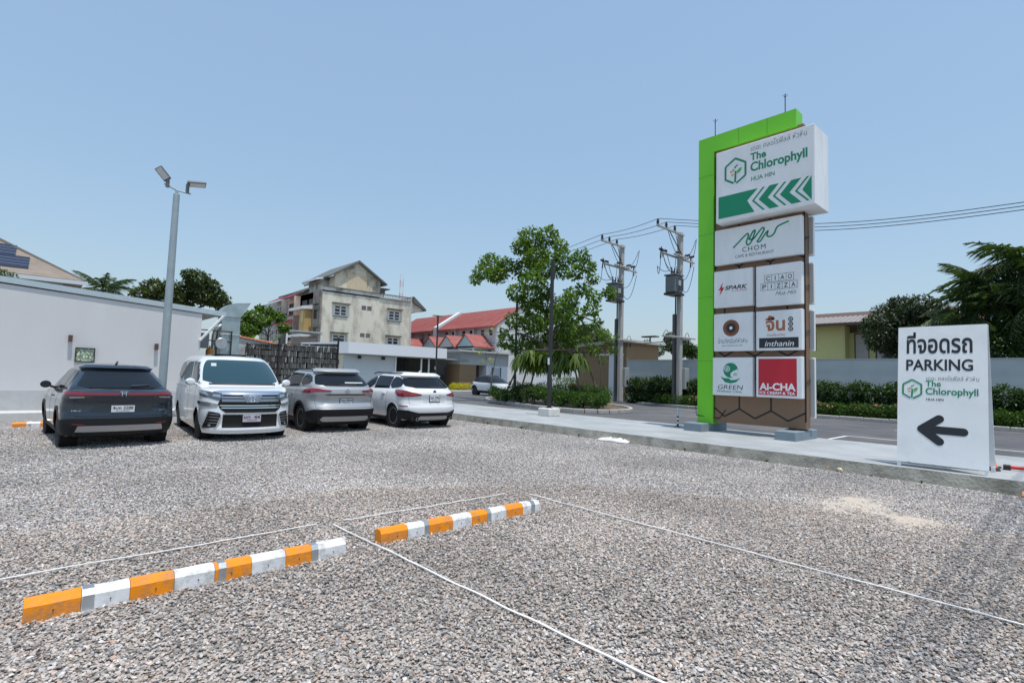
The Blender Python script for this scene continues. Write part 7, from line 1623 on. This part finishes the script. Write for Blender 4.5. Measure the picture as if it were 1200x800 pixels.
# ---- hanging fern rack under the big tree
fr_ = thing('fern_rack', 'dark wooden tripod props and bar holding up long drooping ferns under the big tree', 'plant', (19.4, 18.3, .22))
f = MB(); f.tube([(-.5, -1.9, 2.72), (-.5, 1.75, 2.78)], .045, 7); f.tube([(.5, -1.9, 2.66), (.5, 1.75, 2.72)], .04, 7); f.tube([(-.5, -1.2, 2.74), (.5, -1.2, 2.70)], .035, 6); f.tube([(-.5, 1.2, 2.74), (.5, 1.2, 2.70)], .035, 6)
part('bar', f, M_bark, fr_)
for (x, y, tx, ty) in ((-.8, 2.9, -.45, 1.5), (.9, 2.7, .45, 1.4), (-.7, -2.7, -.45, -1.6), (.9, -2.6, .45, -1.6), (-1.0, 1.5, -.5, .9)):
    part('prop', MB().tube([(x, y, 0), (tx, ty, 2.8)], .045, 7), M_bark, fr_)
def fern(cs, n, seed):
    rng = random.Random(seed); mb = MB()
    for k in range(n):
        c = rng.choice(cs); a = rng.uniform(0, 6.28); r_ = rng.uniform(0, c[3]); x, y, z = c[0] - 19.4 + r_ * math.cos(a), c[1] - 18.3 + r_ * math.sin(a), c[2] - .22 + rng.uniform(0, .35)
        l = rng.uniform(.5, .95); w_ = rng.uniform(.05, .09); dx, dy = math.cos(a), math.sin(a); P_ = []
        for i in range(5):
            t = i / 4; P_.append((x + dx * l * .55 * t, y + dy * l * .55 * t, z + .15 * t - l * .95 * t * t))
        for i in range(5):
            ww = w_ * math.sin(math.pi * (.15 + .8 * i / 4)); px_, py_, pz = P_[i]; mb.v += [(px_ - dy * ww, py_ + dx * ww, pz), (px_ + dy * ww, py_ - dx * ww, pz)]
        b = len(mb.v) - 10
        for i in range(4): mb.f.append((b + 2 * i, b + 2 * i + 1, b + 2 * i + 3, b + 2 * i + 2)); mb.m.append(0)
    return mb.mesh('fern', fix=False)
part('fern_fronds', fern(FERN, 620, 5), M_leafF, fr_)

# ---- shrubs of the island, each with its own place
SH = [(18.75, 21.6, .62, .52, 'round clipped shrub at the left tip of the planted island'), (18.5, 20.7, .5, .42, 'low shrub second from the left tip of the island'),
      (18.6, 19.8, .80, .66, 'tall dark shrub left of the black lamp post on the island'), (18.5, 18.6, .88, .68, 'dense shrub directly behind the black lamp post'),
      (18.3, 17.5, .80, .66, 'broad shrub just right of the black lamp post'), (18.25, 16.55, .66, .56, 'bright round shrub in the middle of the island front'),
      (18.3, 15.55, .64, .58, 'round shrub second from the right end of the island'), (18.6, 14.75, .60, .50, 'round shrub at the right end of the planted island'),
      (19.5, 20.6, .85, .6, 'tall shrub in the second row at the left of the island'), (19.4, 16.5, .9, .62, 'leafy shrub in the second row left of the yellow plants'), (19.6, 15.4, .82, .55, 'leafy shrub in the second row at the right of the island')]
for k, (x, y, h, r_, lab) in enumerate(SH):
    h *= 1.28; r_ *= 1.3; t = thing('shrub', lab, 'shrub', (x, y, .22), 0, 'shrubs on the planted island'); st = MB()
    for j in range(4): a = j * 1.6 + k; limb(st, (0, 0, -.02), (math.cos(a) * r_ * .5, math.sin(a) * r_ * .5, h * .8), .015, .006, .1, 3, j)
    part('stems', st, M_bark, t)
    cs = [(0, 0, h * .55)] + [(math.cos(a + k) * r_ * .45, math.sin(a + k) * r_ * .45, h * (.45 + .25 * ((j * 7 + k) % 3) / 2)) for j, a in enumerate([0, 1.25, 2.5, 3.8, 5.0])]
    part('foliage', leaves_mesh(cs, [r_ * .62] + [r_ * .52] * 5, 3200, .085, h * .78 / r_ * .9, 0, .5, 40 + k, .5), (M_leafC, M_leafB, M_leafB, M_leafB, M_leafC, M_leafC, M_leafC, M_leafC, M_leafB, M_leafC, M_leafC)[k], t)
def hedge(label, cat, path, w, h, n, size, m, z0=.2, seed=1, name='hedge', jit=.12):
    rng = random.Random(seed); cs = []; rs = []
    for (a, b) in zip(path, path[1:]):
        L_ = math.dist(a, b); k = max(2, int(L_ / (w * .42)))
        for i in range(k):
            t = i / k; hh = h * rng.uniform(.9, 1.06)
            for lay in range(max(1, round(h / w * 1.3))):
                cs.append((a[0] + (b[0] - a[0]) * t + rng.uniform(-jit, jit), a[1] + (b[1] - a[1]) * t + rng.uniform(-jit, jit), z0 + w * .32 + (hh - w * .75) * lay / max(1, round(h / w * 1.3) - 1) if h > w * 1.1 else z0 + hh * .5)); rs.append((w * .5, w * .5, min(w * .5, h * .52)))
    o = link(name, leaves_mesh(cs, rs, n, size, .8, 0, .5, seed, .6), [m]); tag(o, label, cat); return o
hedge('long dark green hedge in front of the pale boundary wall', 'hedge', [(28.9, 20.2), (28.9, -8)], 1.05, 1.62, 72000, .15, M_leafB, .2, 51)
ix = hedge('low flowering border of ixora shrubs at the foot of the long hedge', 'border', [(28.0, 17.4), (27.95, 12), (27.95, -7)], .72, .68, 26000, .10, M_leafC, .2, 52, 'flower_border')
rng = random.Random(4); cs = [(27.75 + rng.uniform(-.1, .25), y, .2 + rng.uniform(.42, .72)) for y in [15.3, 14.9, 14.4, 13.9, 9.0, 8.6, 8.2, 10.4, 11.6, 7.2, 6.3, 12.6, 16.2, 5.6, 3, 1.4, 14.2, 14.6, 8.8]]
part('blossom', leaves_mesh(cs, [.17] * len(cs), 420, .06, .6, 0, .8, 53, .5), M_pink, ix)
hedge('yellow leaved border plants behind the island shrubs', 'border', [(22.3, 18.6), (21.9, 16.6)], .5, .75, 1500, .08, M_leafY, .2, 54, 'yellow_border')
hedge('yellow flowering border at the foot of the brown shop wall', 'border', [(28.2, 39.3), (30.6, 39.3)], .7, .75, 1800, .10, M_leafY, .2, 55, 'yellow_border')
kb = MB(); kb.bbox(27.6, 31.0, 38.6, 38.8, .09, .26, .02); kb2 = struct('shop_kerb', kb, M_kerb)
hedge('clipped hedge across the car park behind the small white car', 'hedge', [(34.0, 31.5), (43, 31.6)], 1.2, 1.55, 7000, .15, M_leafC, .1, 56)
gw = MB(); gw.box(33.5, 46, 34.0, 34.2, .1, 2.5); o = part('low_white_wall', gw, M_fw); tag(o, 'white wall behind the clipped hedge and the big tree', 'wall')

# ---- palms
def frond_mesh(L_, droop, seed, m, nl=26, ll=.55):
    rng = random.Random(seed); mb = MB(); pts = []
    for i in range(11):
        t = i / 10; pts.append((L_ * (t - .12 * t * t * droop), 0, L_ * (.42 * t - .62 * droop * t * t)))
    mb.tube(pts, [.035 * (1 - t / 12) for t in range(11)], 5)
    for k in range(nl):
        t = .14 + .86 * k / nl; i = min(9, int(t * 10)); f = t * 10 - i; p = Vector(pts[i]).lerp(Vector(pts[i + 1]), f); l = ll * math.sin(math.pi * (.18 + .78 * t)) * rng.uniform(.85, 1.1)
        for s in (-1, 1):
            e = p + Vector((l * rng.uniform(.3, .55), s * l * rng.uniform(.35, .8), -l * rng.uniform(.25, 1.05))); mid = p.lerp(e, .5) + Vector((0, 0, l * .10)); w_ = .032
            mb.add([p + Vector((-w_, 0, 0)), p + Vector((w_, 0, 0)), mid + Vector((w_, 0, 0)), e, mid + Vector((-w_, 0, 0))], [(0, 1, 2, 4), (4, 2, 3)])
    me = mb.mesh('frond', fix=False); me.materials.append(m); return me
FR = [frond_mesh(2.6, d, s, M_leafP, 32, .78) for d, s in ((1.15, 1), (1.6, 2), (.85, 3), (.15, 4))]
def palm(label, x, y, zc, sc=1.0, nf=15, lean=.0, seed=0, z0=0, spear=False):
    t = thing('palm_tree', label, 'palm', (x, y, z0), 0, 'palms behind the boundary wall' if x > 20 else None); rng = random.Random(seed); h = zc - z0
    part('trunk', MB().tube([(0, 0, 0), (lean * .3, 0, h * .5), (lean, 0, h)], [.16 * sc, .13 * sc, .09 * sc], 9), M_barkg, t, smooth=60)
    part('crownshaft', MB().tube([(lean, 0, h + .002), (lean, 0, h + .5 * sc)], [.10 * sc, .05 * sc], 8), M_leafC, t)
    for k in range(nf):
        fo = link('frond', FR[k % 3] if k < nf - 1 or not spear else FR[3], None, t); fo.location = (lean, 0, h + .35 * sc)
        el = rng.uniform(-.95, .75) if k < nf - 1 or not spear else -1.1
        fo.rotation_euler = (0, el, k * 2.399 + rng.uniform(-.3, .3)); s_ = sc * rng.uniform(.85, 1.1); fo.scale = (s_, s_, s_)
    return t
palm('palm with arching fronds beside the mango tree, leftmost of the palms on the right', 34.3, 3.2, 6.2, .98, 32, 0, 1)
palm('tall palm with an upright new spear leaf at the right edge', 34.6, 1.9, 7.1, 1.1, 32, 0, 2, spear=True)
palm('shorter palm between the mango tree and the taller palms', 33.4, 3.95, 4.8, .8, 26, 0, 3)
palm('dark palm half hidden behind the parking board', 34.0, 2.9, 5.3, 1.0, 30, 0, 4)
palm('shaggy palm at the right edge, lower than the tall one', 33.6, 1.5, 5.2, 1.05, 30, 0, 5)
palm('farthest palm at the right edge of the picture', 35.5, .5, 7.0, 1.1, 30, 0, 6)
palm('palm crown showing over the white building, right of the tiled house', 2.2, 33, 5.0, .62, 18, 0, 7)
bn = thing('banana_clump', 'clump of banana plants with broad upright leaves behind the coped wall', 'plant', (11.2, 39.5, 0))
def banana_leaf(L_, w_):
    mb = MB()
    for i in range(9):
        t = i / 8; ww = w_ * math.sin(math.pi * min(1, .08 + .92 * t)) ** .7; x = L_ * .5 * t * t; z = L_ * t * (1 - .25 * t); mb.v += [(x, -ww, z + ww * .25), (x, 0, z), (x, ww, z + ww * .25)]
    for i in range(8):
        for k in range(2): a = i * 3 + k; mb.f.append((a, a + 1, a + 4, a + 3)); mb.m.append(0)
    return mb.mesh('leaf', 60, fix=False)
bl = banana_leaf(2.0, .26); bl.materials.append(leaf_mat('banana_leaf', (.06, .13, .02), (.10, .20, .03), None, .4))
for k in range(16):
    lf = link('leaf', bl, None, bn); lf.location = (-1.5 + .28 * (k % 11), .3 * (k % 3), 2.3 + .25 * ((k * 5) % 4)); lf.rotation_euler = (0, random.uniform(-.1, .35), random.uniform(0, 6.28))
part('stem', MB().tube([(-1.2, .1, 0), (-1.2, .1, 2.6)], .13, 8), M_leafC, bn); part('stem', MB().tube([(.4, .3, 0), (.4, .3, 2.6)], .13, 8), M_leafC, bn)

# ================================================================== UTILITY POLES AND LINES
M_cpole = mat('pole_concrete', (.40, .39, .37), .85, var=.12, vscale=2, stretch=(3, 3, .5))
M_trafo = mat('transformer_grey', (.17, .185, .19), .55, .3, var=.1); M_ins = mat('insulator_brown', (.05, .03, .025), .25); M_gcab = mat('cabinet_grey', (.40, .43, .43), .5, .3)
def utility(label, x, y, arm, z0=.2):
    t = thing('utility_pole', label, 'utility pole', (x, y, z0), 0, 'concrete utility poles with transformers')
    part('pole', MB().bbox(-.15, .15, -.13, .13, 0, 10.3, .03), M_cpole, t)
    part('stub_pole', MB().bbox(-.13, .13, .20, .42, 0, 5.4, .03), mat('pole_dark', (.13, .125, .12), .8), t)
    part('riser', MB().tube([(-.17, .17, .4), (-.17, .17, 7.0)], .045, 8), M_blk, t)
    part('top_arm', MB().bbox(-arm, .1, -.22, -.13, 10.05, 10.17, .01), M_cpole, t)
    part('brace', MB().tube([(-arm * .55, -.2, 10.04), (-.1, -.17, 8.9)], .03, 6), M_blk, t)
    ins = []
    for k, dx in enumerate((-arm + .08, -arm * .66, -arm * .33)):
        part('insulator', MB().lathe([(.03, 10.171), (.09, 10.22), (.05, 10.27), (.10, 10.32), (.05, 10.37), (.08, 10.42), (.03, 10.47)], (dx, -.175, 0), 12), M_ins, t, smooth=40); ins.append(Vector((x + dx, y - .175, z0 + 10.49)))
    part('cutout_arm', MB().bbox(-1.75, 2.0, .14, .24, 8.75, 8.85, .01), M_cpole, t); part('cutout_arm', MB().bbox(-1.0, .6, -.24, -.14, 8.75, 8.85, .01), M_cpole, t)
    for dx in (-1.65, -1.2, -.55, .5, 1.0):
        part('insulator', MB().lathe([(.03, -.32), (.08, -.26), (.05, -.2), (.08, -.14), (.05, -.08), (.08, -.02), (.03, .04)], (dx, -.05 if dx > -1 else .19, 8.98), 10, 'x' if abs(dx) > 1.1 else 'y'), M_ins, t, smooth=40)
    for dx in (1.75, -1.65): part('fuse_cutout', MB().tube([(dx, .3, 8.5), (dx + .12, .34, 9.15)], .045, 6).tube([(dx + .2, .3, 8.6), (dx + .25, .3, 9.0)], .02, 5), M_ins, t)
    tf = part('transformer', MB().bbox(-1.05, -.22, -.32, .36, 6.55, 7.55, .05), M_trafo, t)
    for k in range(6): part('cooling_fin', MB().box(-1.0 + k * .13, -.97 + k * .13, -.42, -.321, 6.7, 7.4), M_trafo, tf)
    part('lid', MB().bbox(-1.1, -.18, -.37, .41, 7.551, 7.63, .01), M_trafo, tf)
    for k in range(3): part('bushing', MB().lathe([(.05, 7.631), (.07, 7.7), (.04, 7.76), (.07, 7.82), (.04, 7.9), (.02, 8.05)], (-.92 + k * .28, 0, 0), 10), M_ins, tf, smooth=40)
    part('name_plate', MB().box(-.9, -.6, -.425, -.421, 6.95, 7.25), M_gcab, tf)
    part('platform', MB().box(-1.15, -.1, -.35, .38, 6.42, 6.54), M_blk, t)
    for s in (1, -1): part('low_arm', MB().bbox(-1.55, 1.5, .13 if s > 0 else -.23, .23 if s > 0 else -.13, 3.95, 4.03, .01), M_cpole, t)
    for dx in (-1.3, -.9, 1.0, 1.35): part('insulator', MB().lathe([(.03, 3.62), (.07, 3.68), (.05, 3.76), (.07, 3.82), (.03, 3.94)], (dx, .18, 0), 10), M_ins, t)
    part('meter_cabinet', MB().bbox(.18, .62, -.3, .12, .95, 2.2, .02), M_gcab, t)
    part('meter_window', MB().box(.3, .5, -.305, -.301, 1.1, 1.4), M_blk, t)
    def sag(a, b, d, r=.018, n=12): return MB().tube([Vector(a).lerp(Vector(b), i / n) + Vector((0, 0, -d * 4 * (i / n) * (1 - i / n))) for i in range(n + 1)], r, 5)
    lp_ = [((-1.65, .25, 9.2), (-.9, .0, 8.05), .5), ((-arm * .66, -.17, 10.4), (1.75, .3, 9.2), 1.0), ((-arm * .33, -.17, 10.4), (1.0, .1, 9.0), .8), ((1.75, .3, 8.5), (-.36, 0, 8.0), .7), ((-.64, 0, 8.05), (-.55, -.05, 8.9), .3), ((-1.65, .2, 8.9), (-.2, .1, 8.2), .7), ((-1.65, .25, 9.1), (-2.3, .1, 7.9), .9), ((-2.3, .1, 7.9), (-.9, 0, 8.0), .25), ((1.75, .3, 9.15), (2.3, .2, 10.4), .5), ((.5, .1, 8.9), (2.2, .2, 10.3), .4), ((2.0, .2, 8.6), (.1, 0, 7.2), 1.0), ((-1.2, .2, 9.0), (-.1, -.17, 8.0), .8), ((-1.5, .18, 4.0), (-.8, .18, 4.0), -.35), ((-.4, .2, 4.0), (.3, .2, 4.0), -.3), ((-1.9, .1, 3.5), (-.2, .2, 4.0), .5), ((.9, .18, 4.0), (1.5, .18, 4.0), -.35)]
    for a, b, d in lp_: part('jumper_wire', sag(a, b, d), M_blk, t)
    return t, ins
t1, i1 = utility('nearer left utility pole with a transformer, right beside the leafy tree', 28.1, 20.45, 2.4)
t2, i2 = utility('utility pole with a transformer just left of the green sign frame', 28.0, 16.15, 2.8)
names = ('front', 'middle', 'back')
for k in range(3):
    a, b = i1[k], i2[k]
    pts = [a.lerp(b, i / 10) + Vector((0, 0, -.12 * 4 * i / 10 * (1 - i / 10))) for i in range(11)]
    xf_ = 26.5
    far_ = [Vector((xf_, 8.29, 9.13 - k * .16)), Vector((xf_, 1.37, 8.55 - k * .14)), Vector((xf_, -6, 8.7 - k * .14)), Vector((xf_, -16, 10.2 - k * .1))]
    P_ = [b] + far_; sp_ = []
    for i in range(len(P_) - 1):
        p0, p1, p2, p3 = [P_[max(0, min(len(P_) - 1, i + q))] for q in (-1, 0, 1, 2)]
        for j in range(8):
            t = j / 8; sp_.append(.5 * ((2 * p1) + (p2 - p0) * t + (2 * p0 - 5 * p1 + 4 * p2 - p3) * t * t + (3 * p1 - p0 - 3 * p2 + p3) * t ** 3))
    beyond = [Vector((a.x + .4 * i, a.y + 4 * i, a.z - .35 * i * (3 - i) / 2)) for i in range(3, 0, -1)]
    o = part('power_line', MB().tube(beyond + pts + sp_[1:] + [P_[-1]], .016, 5), M_blk, smooth=60)
    tag(o, f'{("outermost high", "middle high", "innermost high")[k]} black power line strung over the tops of the utility poles', 'power line', 'high power lines on the utility poles')
for k in range(2):
    y = (-1.3, 1.0)[k]; o = part('power_line', MB().tube([(28.1 + y, 21 + 12 * 1, 4.3)] + [(28.05 + y, 20.5 - 4.3 * i / 8, 3.9 - .1 * math.sin(math.pi * i / 8)) for i in range(9)], .02, 5), M_blk, smooth=60)
    tag(o, ('low power line on the road side of the utility poles', 'low power line on the wall side of the utility poles')[k], 'power line', 'low power lines on the utility poles')
fl = thing('far_street_lamp', 'thin far street lamp between the two utility poles', 'lamp', (58, 37.6, 0))
part('pole', MB().tube([(0, 0, 0), (0, 0, 7.2)], .10, 6), M_blk, fl); part('head', MB().box(-.5, .5, -1.0, 1.0, 7.2, 7.35), M_blk, fl)
